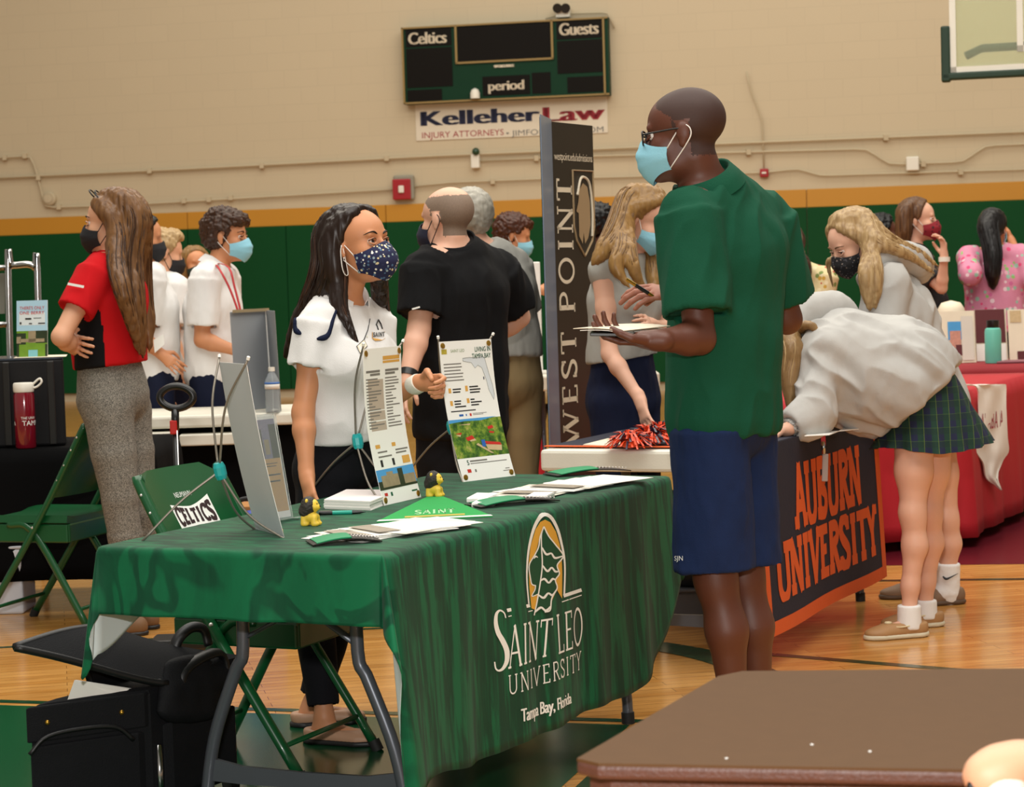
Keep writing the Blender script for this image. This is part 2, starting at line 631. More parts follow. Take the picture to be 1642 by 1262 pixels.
class Field:
    def __init__(self, prims, h=0.007, zones=(), pad=0.03):
        lo = np.min([_bounds(p, pad)[0] for p in prims], axis=0)
        hi = np.max([_bounds(p, pad)[1] for p in prims], axis=0)
        self.ax = [axis(lo[k], hi[k], h, [(z[0][k], z[1][k], z[2]) for z in zones]) for k in range(3)]
        self.D = np.full([len(a) for a in self.ax], 0.5, np.float32)

    def _sl(self, lo, hi):
        s = []
        for k in range(3):
            a = int(np.searchsorted(self.ax[k], lo[k]))
            b = int(np.searchsorted(self.ax[k], hi[k]))
            if b <= a:
                return None
            s.append(slice(a, b))
        return tuple(s)

    def dist(self, pr, s, g=0.0):
        x = self.ax[0][s[0]][:, None, None]
        y = self.ax[1][s[1]][None, :, None]
        z = self.ax[2][s[2]][None, None, :]
        f = np.float32
        if pr[0] in 'cf':
            a, b = pr[1].astype(f), pr[2].astype(f)
            ab = b - a
            L2 = f(np.dot(ab, ab) + 1e-9)
            px, py, pz = x - a[0], y - a[1], z - a[2]
            tr = (px * ab[0] + py * ab[1] + pz * ab[2]) / L2
            t = np.clip(tr, 0, 1)
            r = f(pr[3] + g) + t * f(pr[4] - pr[3])
            if pr[0] == 'c':
                qx, qy, qz = px - t * ab[0], py - t * ab[1], pz - t * ab[2]
                return np.sqrt(qx * qx + qy * qy + qz * qz) - r
            L = f(math.sqrt(L2))
            qx, qy, qz = px - tr * ab[0], py - tr * ab[1], pz - tr * ab[2]
            d1 = np.sqrt(qx * qx + qy * qy + qz * qz) - r
            return np.maximum(d1, (np.abs(tr - f(.5)) - f(.5)) * L)
        if pr[0] == 'e':
            c, rr, R = pr[1].astype(f), (pr[2] + g).astype(f), pr[3].astype(f)
            px, py, pz = x - c[0], y - c[1], z - c[2]
            k0 = 0
            k1 = 0
            for i in range(3):
                q = px * R[i, 0] + py * R[i, 1] + pz * R[i, 2]
                k0 = k0 + (q / rr[i]) ** 2
                k1 = k1 + (q / rr[i] ** 2) ** 2
            k0 = np.sqrt(k0)
            return k0 * (k0 - 1) / (np.sqrt(k1) + f(1e-6))
        a, b = pr[1].astype(f), pr[2].astype(f)
        u = nrm(pr[2] - pr[1])
        L = f(np.linalg.norm(pr[2] - pr[1]))
        sx, sy, _ = frame(u, pr[3])
        u, sx, sy = u.astype(f), sx.astype(f), sy.astype(f)
        px, py, pz = x - a[0], y - a[1], z - a[2]
        hh = px * u[0] + py * u[1] + pz * u[2]
        t = np.clip(hh / L, 0, 1)
        e = hh - t * L
        X = px * sx[0] + py * sx[1] + pz * sx[2]
        Y = px * sy[0] + py * sy[1] + pz * sy[2]
        rx = f(pr[4][0] + g) + t * f(pr[5][0] - pr[4][0])
        ry = f(pr[4][1] + g) + t * f(pr[5][1] - pr[4][1])
        rz = np.minimum(rx, ry)
        k0 = np.sqrt((X / rx) ** 2 + (Y / ry) ** 2 + (e / rz) ** 2)
        k1 = np.sqrt((X / rx ** 2) ** 2 + (Y / ry ** 2) ** 2 + (e / rz ** 2) ** 2)
        return k0 * (k0 - 1) / (k1 + f(1e-6))

    def add(self, prims, k=0.02, g=0.0):
        for pr in prims:
            lo, hi = _bounds(pr, g + k + 0.02)
            s = self._sl(lo, hi)
            if s is None:
                continue
            d = self.dist(pr, s, g)
            c = self.D[s]
            if k > 0:
                h = np.clip(np.float32(.5) + (c - d) * np.float32(.5 / k), 0, 1)
                self.D[s] = c * (1 - h) + d * h - np.float32(k) * h * (1 - h)
            else:
                self.D[s] = np.minimum(c, d)
        return self

    def sub(self, prims, k=0.005, g=0.0):
        for pr in prims:
            lo, hi = _bounds(pr, g + k + 0.02)
            s = self._sl(lo, hi)
            if s is None:
                continue
            d = -self.dist(pr, s, g)
            c = self.D[s]
            if k > 0:
                h = np.clip(np.float32(.5) + (d - c) * np.float32(.5 / k), 0, 1)
                self.D[s] = c * (1 - h) + d * h + np.float32(k) * h * (1 - h)
            else:
                self.D[s] = np.maximum(c, d)
        return self

    def keep(self, prims, k=0.0, g=0.0):
        """Intersect with the union of prims."""
        E = np.full(self.D.shape, 0.5, np.float32)
        old, self.D = self.D, E
        self.add(prims, k, g)
        self.D = np.maximum(old, self.D)
        return self

    def cut(self, p, n, box=None):
        """Remove the side the normal points to (optionally only inside box)."""
        s = (slice(None),) * 3 if box is None else self._sl(*[np.asarray(b, float) for b in box])
        x = self.ax[0][s[0]][:, None, None]
        y = self.ax[1][s[1]][None, :, None]
        z = self.ax[2][s[2]][None, None, :]
        n = nrm(n)
        d = (x - p[0]) * n[0] + (y - p[1]) * n[1] + (z - p[2]) * n[2]
        self.D[s] = np.maximum(self.D[s], d.astype(np.float32))
        return self

    def copy(self):
        f = Field.__new__(Field)
        f.ax, f.D = self.ax, self.D.copy()
        return f

    def mesh(self):
        """Naive surface nets on the rectilinear grid -> verts, quads."""
        D = self.D
        D[0], D[-1] = np.maximum(D[0], .01), np.maximum(D[-1], .01)
        D[:, 0], D[:, -1] = np.maximum(D[:, 0], .01), np.maximum(D[:, -1], .01)
        D[:, :, 0], D[:, :, -1] = np.maximum(D[:, :, 0], .01), np.maximum(D[:, :, -1], .01)
        S = D < 0
        n0, n1, n2 = (k - 1 for k in D.shape)
        cnt = np.zeros((n0, n1, n2), np.int8)
        for i in (0, 1):
            for j in (0, 1):
                for k in (0, 1):
                    cnt += S[i:n0 + i, j:n1 + j, k:n2 + k]
        act = (cnt > 0) & (cnt < 8)
        I = np.argwhere(act)
        idx = np.full(act.shape, -1, np.int32)
        idx[act] = np.arange(len(I))
        C = [(i, j, k) for i in (0, 1) for j in (0, 1) for k in (0, 1)]
        val = np.stack([D[I[:, 0] + c[0], I[:, 1] + c[1], I[:, 2] + c[2]] for c in C], 1)
        acc = np.zeros((len(I), 3))
        m = np.zeros(len(I))
        for a in range(8):
            for b in range(a + 1, 8):
                if sum(abs(C[a][q] - C[b][q]) for q in range(3)) != 1:
                    continue
                x = (val[:, a] < 0) != (val[:, b] < 0)
                t = val[x, a] / (val[x, a] - val[x, b])
                acc[x] += np.array(C[a]) + t[:, None] * (np.array(C[b]) - np.array(C[a]))
                m[x] += 1
        fr = acc / m[:, None]
        V = np.stack([self.ax[k][I[:, k]] + fr[:, k] * (self.ax[k][I[:, k] + 1] - self.ax[k][I[:, k]]) for k in range(3)], 1)
        Q = []
        for k in range(3):
            u, v = (k + 1) % 3, (k + 2) % 3
            s0 = [slice(None)] * 3
            s1 = [slice(None)] * 3
            s0[k] = slice(0, -1)
            s1[k] = slice(1, None)
            A, B = S[tuple(s0)], S[tuple(s1)]
            E = np.argwhere(A != B)
            E = E[(E[:, u] > 0) & (E[:, v] > 0) & (E[:, u] < D.shape[u] - 1) & (E[:, v] < D.shape[v] - 1)]
            f = A[tuple(E.T)]
            q = []
            for du, dv in ((0, 0), (-1, 0), (-1, -1), (0, -1)):
                e = E.copy()
                e[:, u] += du
                e[:, v] += dv
                q.append(idx[tuple(e.T)])
            q = np.stack(q, 1)
            q[~f] = q[~f][:, ::-1]
            Q.append(q)
        return V, np.vstack(Q)


def relax(V, Q, it=2, lam=0.5):
    """A little Laplacian smoothing."""
    V = V.copy()
    for _ in range(it):
        acc = np.zeros_like(V)
        c = np.zeros(len(V))
        for a in range(4):
            b = (a + 1) % 4
            for s, d in ((a, b), (b, a)):
                for k in range(3):
                    acc[:, k] += np.bincount(Q[:, s], V[Q[:, d], k], len(V))
                c += np.bincount(Q[:, s], minlength=len(V))
        c[c == 0] = 1
        V += lam * (acc / c[:, None] - V)
    return V


def vnormals(V, Q):
    n = np.cross(V[Q[:, 2]] - V[Q[:, 0]], V[Q[:, 3]] - V[Q[:, 1]])
    out = np.zeros_like(V)
    for a in range(4):
        for k in range(3):
            out[:, k] += np.bincount(Q[:, a], n[:, k], len(V))
    return out / (np.linalg.norm(out, axis=1, keepdims=True) + 1e-12)


def put_field(name, F_, mats, parent, it=2, disp=None, midx=None, label=None):
    V, Q = F_.mesh()
    V = relax(V, Q, it)
    if disp is not None:
        V = V + vnormals(V, Q) * disp(V)[:, None]
    mi = midx(V[Q].mean(1)) if midx is not None else None
    return put(name, V, quads=Q, mats=mats, parent=parent, smooth=True, midx=mi, label=label)


def surf(obj):
    """Function (pixel x, y, off) -> point on obj's surface seen at that photo pixel, off metres out of it."""
    from mathutils.bvhtree import BVHTree
    off_ = Vector(WLOC[obj.name])
    bv = BVHTree.FromPolygons([v.co + off_ for v in obj.data.vertices], [tuple(p.vertices) for p in obj.data.polygons])
    o = Vector((0, 0, CAM_H))

    def f(x, y, off=.003):
        d = Vector(_ray(x, y)).normalized()
        h = bv.ray_cast(o, d)
        if h[0] is None:
            h = bv.find_nearest(o + d * (off_ - o).length)
        n = h[1] if h[1].dot(d) < 0 else -h[1]
        return np.array(h[0] + n * off)
    return f


# ------------------------------------------------------------------ the room
_wl, _wr = np.array([-6.148, 26.2, 0]), np.array([5.712, 23.8, 0])
WU = nrm(_wr - _wl)                       # along the back wall, to the right
WN = np.array([WU[1], -WU[0], 0])         # out of the wall, towards the hall
W0 = _wl


def WP(x, y, off=0.0):
    """Point of the back wall seen at a photo pixel, off metres in front of it."""
    d = _ray(x, y)
    o = np.array([0, 0, CAM_H])
    k = np.dot(W0 + WN * off - o, WN) / np.dot(d, WN)
    return o + k * d


def wall_mat(name, col, rough):
    m = N(name)
    m.b.inputs['Roughness'].default_value = rough
    co = m.coord((1, 1, 1))
    br = m.n('ShaderNodeTexBrick', Scale=1.0, Mortar__Size=0.006, Brick__Width=0.406, Row__Height=0.203)
    # blocks run along the wall: rotate the wall direction onto x
    mp = m.n('ShaderNodeMapping')
    mp.inputs['Rotation'].default_value = (math.radians(90), 0, 0)
    m.l(co, mp.inputs[0])
    m.l(mp.outputs[0], br.inputs['Vector'])
    c = lin(col)
    br.inputs['Color1'].default_value = c
    br.inputs['Color2'].default_value = tuple(v * .985 for v in c[:3]) + (1,)
    br.inputs['Mortar'].default_value = tuple(v * .95 for v in c[:3]) + (1,)
    m.l(br.outputs['Color'], m.b.inputs['Base Color'])
    m.bump(br.outputs['Fac'], -0.10, 0.01)
    return m.m


M_WALL = wall_mat('cream_block_wall', 'c4b598', .6)
M_GOLD = mat('gold_wall_paint', 'bd8420', .5, var=.03, nscale=1.5)
M_GREENW = mat('green_wall_pad', '07431f', .6, var=.10, nscale=1.2, spec=.15)


def slab(name, s0, s1, z0, z1, t, m, seams=None):
    """A slab standing on the back wall line from s0 to s1 (m along it)."""
    mb = MB()
    a, b = W0 + WU * s0, W0 + WU * s1
    mb.hexa([a + [0, 0, z0], b + [0, 0, z0], b - WN * t + [0, 0, z0], a - WN * t + [0, 0, z0]],
            [a + [0, 0, z1], b + [0, 0, z1], b - WN * t + [0, 0, z1], a - WN * t + [0, 0, z1]])
    return mb


ang = math.atan2(WU[1], WU[0])
mb = MB()
mb.box((6.0, 0.12, 4.5), (40, .24, 9.0))
wall = mb.build('wall_back', [M_WALL], local=True)
wall.location = tuple(W0)
wall.rotation_euler = (0, 0, ang)
tag(wall, kind='structure')
for nm, z0, z1, t, m, w in (('trim_1', 2.03, 2.235, .035, M_GOLD, 2.44), ('trim_2', .10, 2.03, .05, M_GREENW, 1.22)):
    mb = MB()
    x = -9.8
    while x < 22:
        mb.box((x + w / 2, -t / 2, (z0 + z1) / 2), (w - .006, t, z1 - z0))
        x += w
    o = mb.build(nm, [m], local=True, bevel=.006)
    o.location = tuple(W0)
    o.rotation_euler = (0, 0, ang)
    tag(o, kind='structure')

# floor: varnished maple strips
fm = N('varnished_maple_floor')
co = fm.coord((1, 1, 1))
mp = fm.n('ShaderNodeMapping')
mp.inputs['Rotation'].default_value = (0, 0, math.radians(-12))
fm.l(co, mp.inputs[0])
br = fm.n('ShaderNodeTexBrick', Scale=1.0, Mortar__Size=0.0012, Brick__Width=1.3, Row__Height=0.057, Bias=0.0)
br.inputs['Color1'].default_value = lin('dca259')
br.inputs['Color2'].default_value = lin('c88c45')
br.inputs['Mortar'].default_value = lin('8a5a2a')
fm.l(mp.outputs[0], br.inputs['Vector'])
nz = fm.n('ShaderNodeTexNoise', Scale=5.0, Detail=4.0)
mp2 = fm.n('ShaderNodeMapping')
mp2.inputs['Scale'].default_value = (1, 9, 1)
fm.l(mp.outputs[0], mp2.inputs[0])
fm.l(mp2.outputs[0], nz.inputs['Vector'])
rmp = fm.ramp([(.3, 'b8b0a4'), (.7, 'ffffff')], nz.outputs[0])
fm.l(fm.mix(.55, br.outputs['Color'], rmp, 'MULTIPLY'), fm.b.inputs['Base Color'])
fm.b.inputs['Roughness'].default_value = .16
fm.b.inputs['Specular IOR Level'].default_value = .55
nb = fm.n('ShaderNodeTexNoise', Scale=3.0, Detail=1.0)
fm.l(co, nb.inputs['Vector'])
fm.bump(nb.outputs[0], .05, .01)
mb = MB()
mb.box((0, 12.5, -.05), (40, 31, .1))
floor = mb.build('floor', [fm.m], local=True)
tag(floor, kind='structure')

M_LINE = mat('green_floor_paint', '123c22', .2, var=.05)
M_LANE = mat('lane_green_paint', '0f4a2a', .17, var=.06, nscale=2)
M_MAROON = mat('maroon_floor_paint', '5c1420', .25, var=.05)


def painted(name, polys, m, z):
    mb = MB()
    for p in polys:
        mb.add([(q[0], q[1], z) for q in p], [tuple(range(len(p)))])
    o = mb.build(name, [m], parent=floor)
    o['kind'] = 'structure'
    return o


def fl(x, y):
    return PH(x, y, 0)


def strip(pts, w):
    out = []
    for a, b in zip(pts, pts[1:]):
        d = nrm(b - a)
        n = np.array([-d[1], d[0], 0]) * w / 2
        out.append([a - n, b - n, b + n, a + n])
    return out


c1 = fl(1010, 1163)
d1 = nrm(fl(0, 1131) - fl(1010, 1163))
d2 = np.array([d1[1], -d1[0], 0])
d2 = d2 if d2[1] < 0 else -d2
painted('lane_paint', [[c1, c1 + d1 * 6, c1 + d1 * 6 + d2 * 3.2, c1 + d2 * 3.2]], M_LANE, .0012)
painted('lane_border', strip([c1 - d1 * .06 + d2 * 3.2, c1 - d1 * .06 - d2 * .06, c1 + d1 * 6 - d2 * .06], .045), M_LINE, .0015)
cc = c1 - d2 * .25 + d1 * .9
arcp = [cc + 1.30 * (-d1 * math.cos(t) - d2 * math.sin(t)) for t in np.linspace(-.5, 1.9, 40)]
painted('circle_line', strip(arcp, .15), M_LINE, .0018)
painted('court_line', strip([fl(880, 1034), fl(1075, 1043), fl(1240, 1050), fl(1540, 1075), fl(1800, 1092)], .05), M_LINE, .0014)
painted('far_court_line', strip([fl(1180, 934), fl(1700, 928)], .05), M_LINE, .0014)
painted('left_court_line', strip([fl(-60, 1042), fl(330, 1020), fl(700, 1004)], .035), M_LINE, .0014)
painted('left_far_line', strip([fl(-60, 924), fl(330, 918)], .035), M_LINE, .0014)
painted('maroon_border', [[fl(1330, 908), fl(1800, 903), fl(1800, 800), fl(1330, 800)]], M_MAROON, .001)

# ------------------------------------------------------------------ on the back wall
M_CONDUIT = mat('painted_conduit', 'bcae92', .6, spec=.2)
M_GREYBOX = mat('grey_metal_box', '8d8878', .5)
M_REDBOX = mat('red_alarm_plastic', 'a01822', .4)
M_WHITEP = mat('white_plastic', 'e6e2d6', .4)
M_BLACKP = mat('black_plastic', '121212', .35)


def conduit(pix, r, label, clips=()):
    t = thing('conduit', label, 'pipe', WP(*pix[0]))
    r *= .72
    pts = [WP(x, y, .04) for x, y in pix]
    sm = []
    for i, p in enumerate(pts):
        if 0 < i < len(pts) - 1:
            a, b = nrm(pts[i - 1] - p), nrm(pts[i + 1] - p)
            k = min(.12, .4 * np.linalg.norm(pts[i - 1] - p), .4 * np.linalg.norm(pts[i + 1] - p))
            sm += [p + a * k, p * .7 + (p + a * k) * .15 + (p + b * k) * .15, p + b * k]
        else:
            sm.append(p)
    MB().tube(sm, r, 8).build('pipe', [M_CONDUIT], t, smooth=True)
    for x, y in clips:
        p = WP(x, y, .03)
        MB().box(p, (.05, .07, .06)).build('clip', [M_CONDUIT], t)
    return t


conduit([(-900, 327), (300, 271), (700, 250), (1150, 231), (2600, 174)], .022, 'long straight horizontal conduit across the back wall below the scoreboard', ((240, 274), (420, 266), (620, 254), (1100, 233), (1420, 221)))
conduit([(-900, 308), (50, 250), (62, 290), (72, 333), (200, 329), (640, 303)], .018, 'conduit that drops in a step on the wall above the woman in red', ((8, 253), (40, 250), (62, 285), (95, 332), (295, 322), (335, 320), (370, 317)))
conduit([(655, 300), (720, 293), (870, 287), (1000, 284), (1225, 277), (1280, 271), (1315, 282), (1642, 272), (2600, 234)], .016, 'thin wavy conduit running from the red strobe alarm to the right', ((790, 291), (1100, 281), (1540, 276)))
conduit([(770, 258), (900, 252), (1390, 239), (1425, 264), (1545, 260), (1580, 234), (2600, 190)], .016, 'conduit with a dip beside the square white junction box', ((860, 254), (1200, 244), (1480, 263)))
conduit([(1197, 115), (1205, 150), (1222, 190), (1225, 270)], .012, 'thin slanted cable running down the wall to the red box')
conduit([(875, 30), (900, 22), (975, 20), (985, 45)], .012, 'short dark cable looping over the scoreboard from the flood light')


def wall_box(name, label, cat, x0, y0, x1, y1, depth, m, extra=None):
    c = WP((x0 + x1) / 2, (y0 + y1) / 2)
    t = thing(name, label, cat, c)
    a, b = WP(x0, y0), WP(x1, y1)
    w = abs(np.dot(b - a, WU))
    h = abs(a[2] - b[2])
    M = np.column_stack([WU, -WN, [0, 0, 1]])
    MB().box(c + WN * depth / 2, (w, depth, h), M).build('housing', [m], t, bevel=.012)
    return t, c, M, w, h


t, c, M, w, h = wall_box('fire_alarm', 'red and white strobe fire alarm on the wall left of the bald man', 'alarm', 632, 288, 662, 320, .10, M_REDBOX)
MB().box(c + WN * .11, (w * .3, .03, h * .35), M).build('strobe_lens', [M_WHITEP], t, bevel=.01)
MB().box(c + WN * .05 + WU * .02 + [0, 0, .02], (w * 1.15, .06, h * 1.2), M).build('back_box', [M_GREYBOX], t, bevel=.02)
t, c, M, w, h = wall_box('manual_call_point', 'small plain red box on the wall right of the man in green', 'alarm', 1219, 271, 1233, 284, .07, M_REDBOX)
MB().box(c + WN * .075, (w * .5, .02, h * .2), M).build('pull_bar', [M_WHITEP], t)
t, c, M, w, h = wall_box('junction_box', 'square white junction box in the dipped conduit', 'electrical box', 1453, 252, 1474, 274, .08, M_WHITEP)
MB().box(c + WN * .082, (w * .9, .01, h * .9), M).build('cover_plate', [M_WHITEP], t, bevel=.004)
t, c, M, w, h = wall_box('motion_sensor', 'small white sensor with green face below the law banner', 'sensor', 757, 248, 771, 270, .09, M_WHITEP)
MB().ball(WP(763, 243, .10), .045, 12).build('lens', [mat('sensor_green', '20402a', .3)], t, smooth=True)
c = WP(81, 319)
t = thing('wall_speaker', 'round cream plate beside the stepped conduit at left', 'speaker', c)
MB().lathe([(.001, 0), (.085, 0), (.085, .05), (.07, .065), (.001, .07)], c, 24, WN).build('body', [M_CONDUIT], t, smooth='auto')
MB().lathe([(.001, .07), (.05, .07), (.05, .078), (.001, .08)], c, 20, WN).build('cover', [M_WALL], t, smooth='auto')

# flood light over the scoreboard
c = WP(903, 12)
t = thing('emergency_light', 'twin-lamp emergency light above the right half of the scoreboard', 'light', c)
MB().box(WP(903, 20, .06), (.16, .10, .12), np.column_stack([WU, -WN, [0, 0, 1]])).build('battery_box', [M_WHITEP], t, bevel=.01)
for x in (896, 909):
    MB().lathe([(.001, 0), (.03, 0), (.05, .06), (.055, .10), (.001, .10)], WP(x, 12, .06), 16, WN + [0, 0, -.2]).build('lamp_head', [M_BLACKP], t, smooth='auto')

# scoreboard
M_SBG = mat('scoreboard_green', '0a3320', .5, spec=.15)
M_SBK = mat('scoreboard_dark_panel', '120f0c', .5, spec=.1)
M_SBT = mat('scoreboard_tan_edge', '8d7440', .5)
M_SBW = mat('scoreboard_cream_letters', 'e4d8c0', .6)
org = WP(653, 169)
hx = WP(981, 157) - org
SBW = np.dot(hx, WU)
SBH = WP(648, 47)[2] - org[2]
t = thing('scoreboard', 'dark green scoreboard with Celtics and Guests panels high on the wall', 'scoreboard', org)
Msb = np.column_stack([WU, -WN, [0, 0, 1]])


def sb(u, v, off):
    return org + WU * u * SBW + np.array([0, 0, v * SBH]) + WN * off


def sbox(name, u0, v0, u1, v1, off, d, m):
    return MB().box(sb((u0 + u1) / 2, (v0 + v1) / 2, off + d / 2), ((u1 - u0) * SBW, d, (v1 - v0) * SBH), Msb).build(name, [m], t)


sbox('cabinet', 0, 0, 1, 1, 0.02, .14, M_SBG)
for nm, r in (('home_score_panel', (.02, .21, .245, .72)), ('guest_score_panel', (.755, .30, .98, .72)), ('home_name_panel', (.02, .74, .245, .97)),
              ('guest_name_panel', (.755, .74, .98, .97)), ('clock_panel', (.275, .52, .725, .97)), ('period_panel', (.39, .06, .62, .31)),
              ('period_digit_panel', (.63, .06, .72, .33)), ('home_foul_panel', (.02, .03, .19, .18)), ('guest_foul_panel', (.80, .05, .98, .25))):
    sbox(nm, *r, .16, .006, M_SBK)
mb = MB()
for (u0, v0, u1, v1) in ((0, 0, 1, .022), (0, .978, 1, 1), (0, 0, .009, 1), (.975, 0, .984, 1), (.262, .49, .738, .515), (.262, .49, .272, 1), (.728, .49, .738, 1)):
    mb.box(sb((u0 + u1) / 2, (v0 + v1) / 2, .17), ((u1 - u0) * SBW, .025, (v1 - v0) * SBH), Msb)
mb.build('edge_trim', [M_SBT], t)


def sb_text(name, s, u0, u1, v, hgt, m=M_SBW, bold=.10, it=0):
    """Squarish bold lettering on the scoreboard."""
    V, Fs = font_flat(s, 1.0, .95)
    w = V[:, 0].max() - V[:, 0].min()
    sx = (u1 - u0) * SBW / w
    sy = hgt * SBH
    Vs, F2 = [], []
    for dx in (-.012, 0, .012):                          # fatten by three offset copies
        o = len(Vs)
        Vs += [((a - V[:, 0].min()) * sx + dx * .5, b * sy) for a, b in V]
        F2 += [tuple(i + o for i in f) for f in Fs]
    decal(name, Vs, F2, plane_map(sb(u0, v, .172), WU, (0, 0, 1), .001), m, t)


sb_text('home_lettering', 'Celtics', .035, .22, .775, .16)
sb_text('guest_lettering', 'Guests', .77, .955, .79, .165)
sb_text('period_lettering', 'period', .42, .59, .125, .13)
sb_text('maker_plate', 'SPORTABLE', .45, .545, .42, .035)
mb = MB().lathe([(.001, 0), (.055, 0), (.055, .06), (.04, .10), (.001, .12)], sb(.355, .03, .2), 14)
mb.build('horn', [M_WHITEP], t, smooth='auto')

# law firm banner under the scoreboard
o = WP(668, 226)
bw = np.dot(WP(975, 212) - o, WU)
bh = WP(980, 160)[2] - WP(980, 208)[2] + .02
bw_h = .52
t = thing('wall_banner', 'white law firm banner hung on the wall under the scoreboard', 'banner', o)
MB().hexa([o, o + WU * bw, o + WU * bw + WN * .012, o + WN * .012], [p + np.array([0, 0, bw_h]) for p in (o, o + WU * bw, o + WU * bw + WN * .012, o + WN * .012)]).build('vinyl_sheet', [mat('banner_white_vinyl', 'd9cfbb', .5)], t)
M_NAVY = mat('banner_navy_ink', '1c2244', .6)
M_INKRED = mat('banner_red_ink', '9c2230', .6)
M_INKGREY = mat('banner_grey_ink', '6c6a66', .6)


def ban(name, s, x0, y0, x1, hpx, m, fat=.0):
    a = WP(x0, y0, .0145)
    w = np.dot(WP(x1, y0, .0145) - a, WU)
    V, Fs = font_flat(s, 1.0)
    Vs, F2 = [], []
    for dx in ((-fat, 0, fat) if fat else (0,)):
        o_ = len(Vs)
        k = w / (V[:, 0].max() - V[:, 0].min())
        Vs += [((p - V[:, 0].min()) * k + dx, q * hpx * 25 / F_PX) for p, q in V]
        F2 += [tuple(i + o_ for i in f) for f in Fs]
    d = nrm(WP(x1, y0 - (x1 - x0) * .034, .0145) - a)
    decal(name, Vs, F2, plane_map(a, WU, (0, 0, 1)), m, t)


ban('name_lettering', 'Kelleher', 677, 202, 864, 24, M_NAVY, .02)
ban('law_lettering', 'Law', 873, 195, 968, 24, M_INKRED, .02)
ban('attorneys_lettering', 'INJURY ATTORNEYS', 677, 222, 808, 10, M_INKRED)
ban('web_lettering', '• JIMFORINJURY.COM', 812, 218, 968, 9, M_INKGREY)

# basketball goal, top right
gz = 17.9
gy = lambda x, y: P(x, y, gz)
o = gy(1524, 118)
GU = nrm(np.array([.97, -.24, 0]))
GN = np.array([GU[1], -GU[0], 0])
t = thing('basketball_goal', 'glass basketball backboard with green edge padding at top right', 'basketball goal', o)
Mg = np.column_stack([GU, -GN, [0, 0, 1]])
glass = N('backboard_glass')
glass.b.inputs['Base Color'].default_value = lin('e8f2dc')
glass.b.inputs['Roughness'].default_value = .05
glass.b.inputs['Transmission Weight'].default_value = .85
glass.b.inputs['IOR'].default_value = 1.1
BW, BH = 1.68, 1.22


def gb(u, v, off):
    return o + GU * u + np.array([0, 0, v]) + GN * off


def gbox(name, u0, v0, u1, v1, off, d, m, bev=0.0):
    return MB().box(gb((u0 + u1) / 2, (v0 + v1) / 2, off), (u1 - u0, d, v1 - v0), Mg).build(name, [m], t, bevel=bev)


gbox('glass_pane', .02, .02, BW - .02, BH, 0, .012, glass.m)
M_GFR = mat('white_backboard_frame', 'd8d6cc', .4)
mb = MB()
for (u0, v0, u1, v1) in ((0, 0, BW, .05), (0, BH - .05, BW, BH), (0, 0, .05, BH), (BW - .05, 0, BW, BH)):
    mb.box(gb((u0 + u1) / 2, (v0 + v1) / 2, 0), (u1 - u0, .05, v1 - v0), Mg)
mb.build('frame', [M_GFR], t)
mb = MB()
for (u0, v0, u1, v1) in ((.54, .15, 1.15, .20), (.54, .60, 1.15, .65), (.54, .15, .59, .65), (1.10, .15, 1.15, .65)):
    mb.box(gb((u0 + u1) / 2, (v0 + v1) / 2, .008), (u1 - u0, .004, v1 - v0), Mg)
mb.build('target_square', [M_GFR], t)
M_PAD = mat('dark_green_edge_pad', '0f2f20', .6)
mb = MB()
mb.box(gb(BW / 2, -.025, .0), (BW + .14, .09, .06), Mg)
mb.box(gb(-.035, .16, 0), (.075, .09, .46), Mg)
mb.box(gb(BW + .035, .16, 0), (.075, .09, .46), Mg)
mb.build('edge_padding', [M_PAD], t, bevel=.015)
mb = MB()
mb.tube([gb(.12, .16, -.25), gb(.25, .22, -.28), gb(1.6, .23, -.28)], .035, 8)
mb.tube([gb(.9, .2, -.28), gb(.9, .9, -.3), gb(.9, 2.2, -.6)], .05, 8)
mb.build('support_arm', [mat('dark_support_steel', '2b302c', .4, metal=.6)], t, smooth=True)
M_RIM = mat('orange_rim', 'c23a1c', .35)
rc = gb(BW / 2, .15, .38)
MB().tube([rc + .23 * (GU * math.cos(a) + GN * math.sin(a)) for a in np.linspace(0, 2 * math.pi, 33)[:-1]], .012, 8, closed=True).build('rim', [M_RIM], t, smooth=True)
MB().box(gb(BW / 2, .16, .08), (.16, .16, .10), Mg).build('rim_bracket', [M_RIM], t)
mb = MB()
for k in range(12):
    a = 2 * math.pi * k / 12
    for sg in (1, -1):
        pts = []
        for j in range(6):
            aa = a + sg * j * .26
            r = .23 - .022 * j
            pts.append(rc + r * (GU * math.cos(aa) + GN * math.sin(aa)) - np.array([0, 0, .08 * j]))
        mb.tube(pts, .004, 4)
mb.build('net', [mat('white_net_cord', 'ddd8cc', .8)], t)


# ------------------------------------------------------------------ green-clothed table in front
TA = np.array([-.311, 4.918, 0.0])
TU = np.array([.4202, .9074, 0.0])
TV = np.array([-.9074, .4202, 0.0])
TOP = .747


def T(s, t, z=0.0):
    return TA + TU * s + TV * t + np.array([0, 0, z])


def on_table(x, y, z=TOP):
    return PH(x, y, z)


M_LEG = mat('grey_powder_coated_steel', '565a62', .35, metal=.35)
M_WHITETOP = mat('white_plastic_tabletop', 'dedacb', .45, bump=.1, bscale=200)
M_FOOT = mat('black_rubber_foot', '141414', .7)


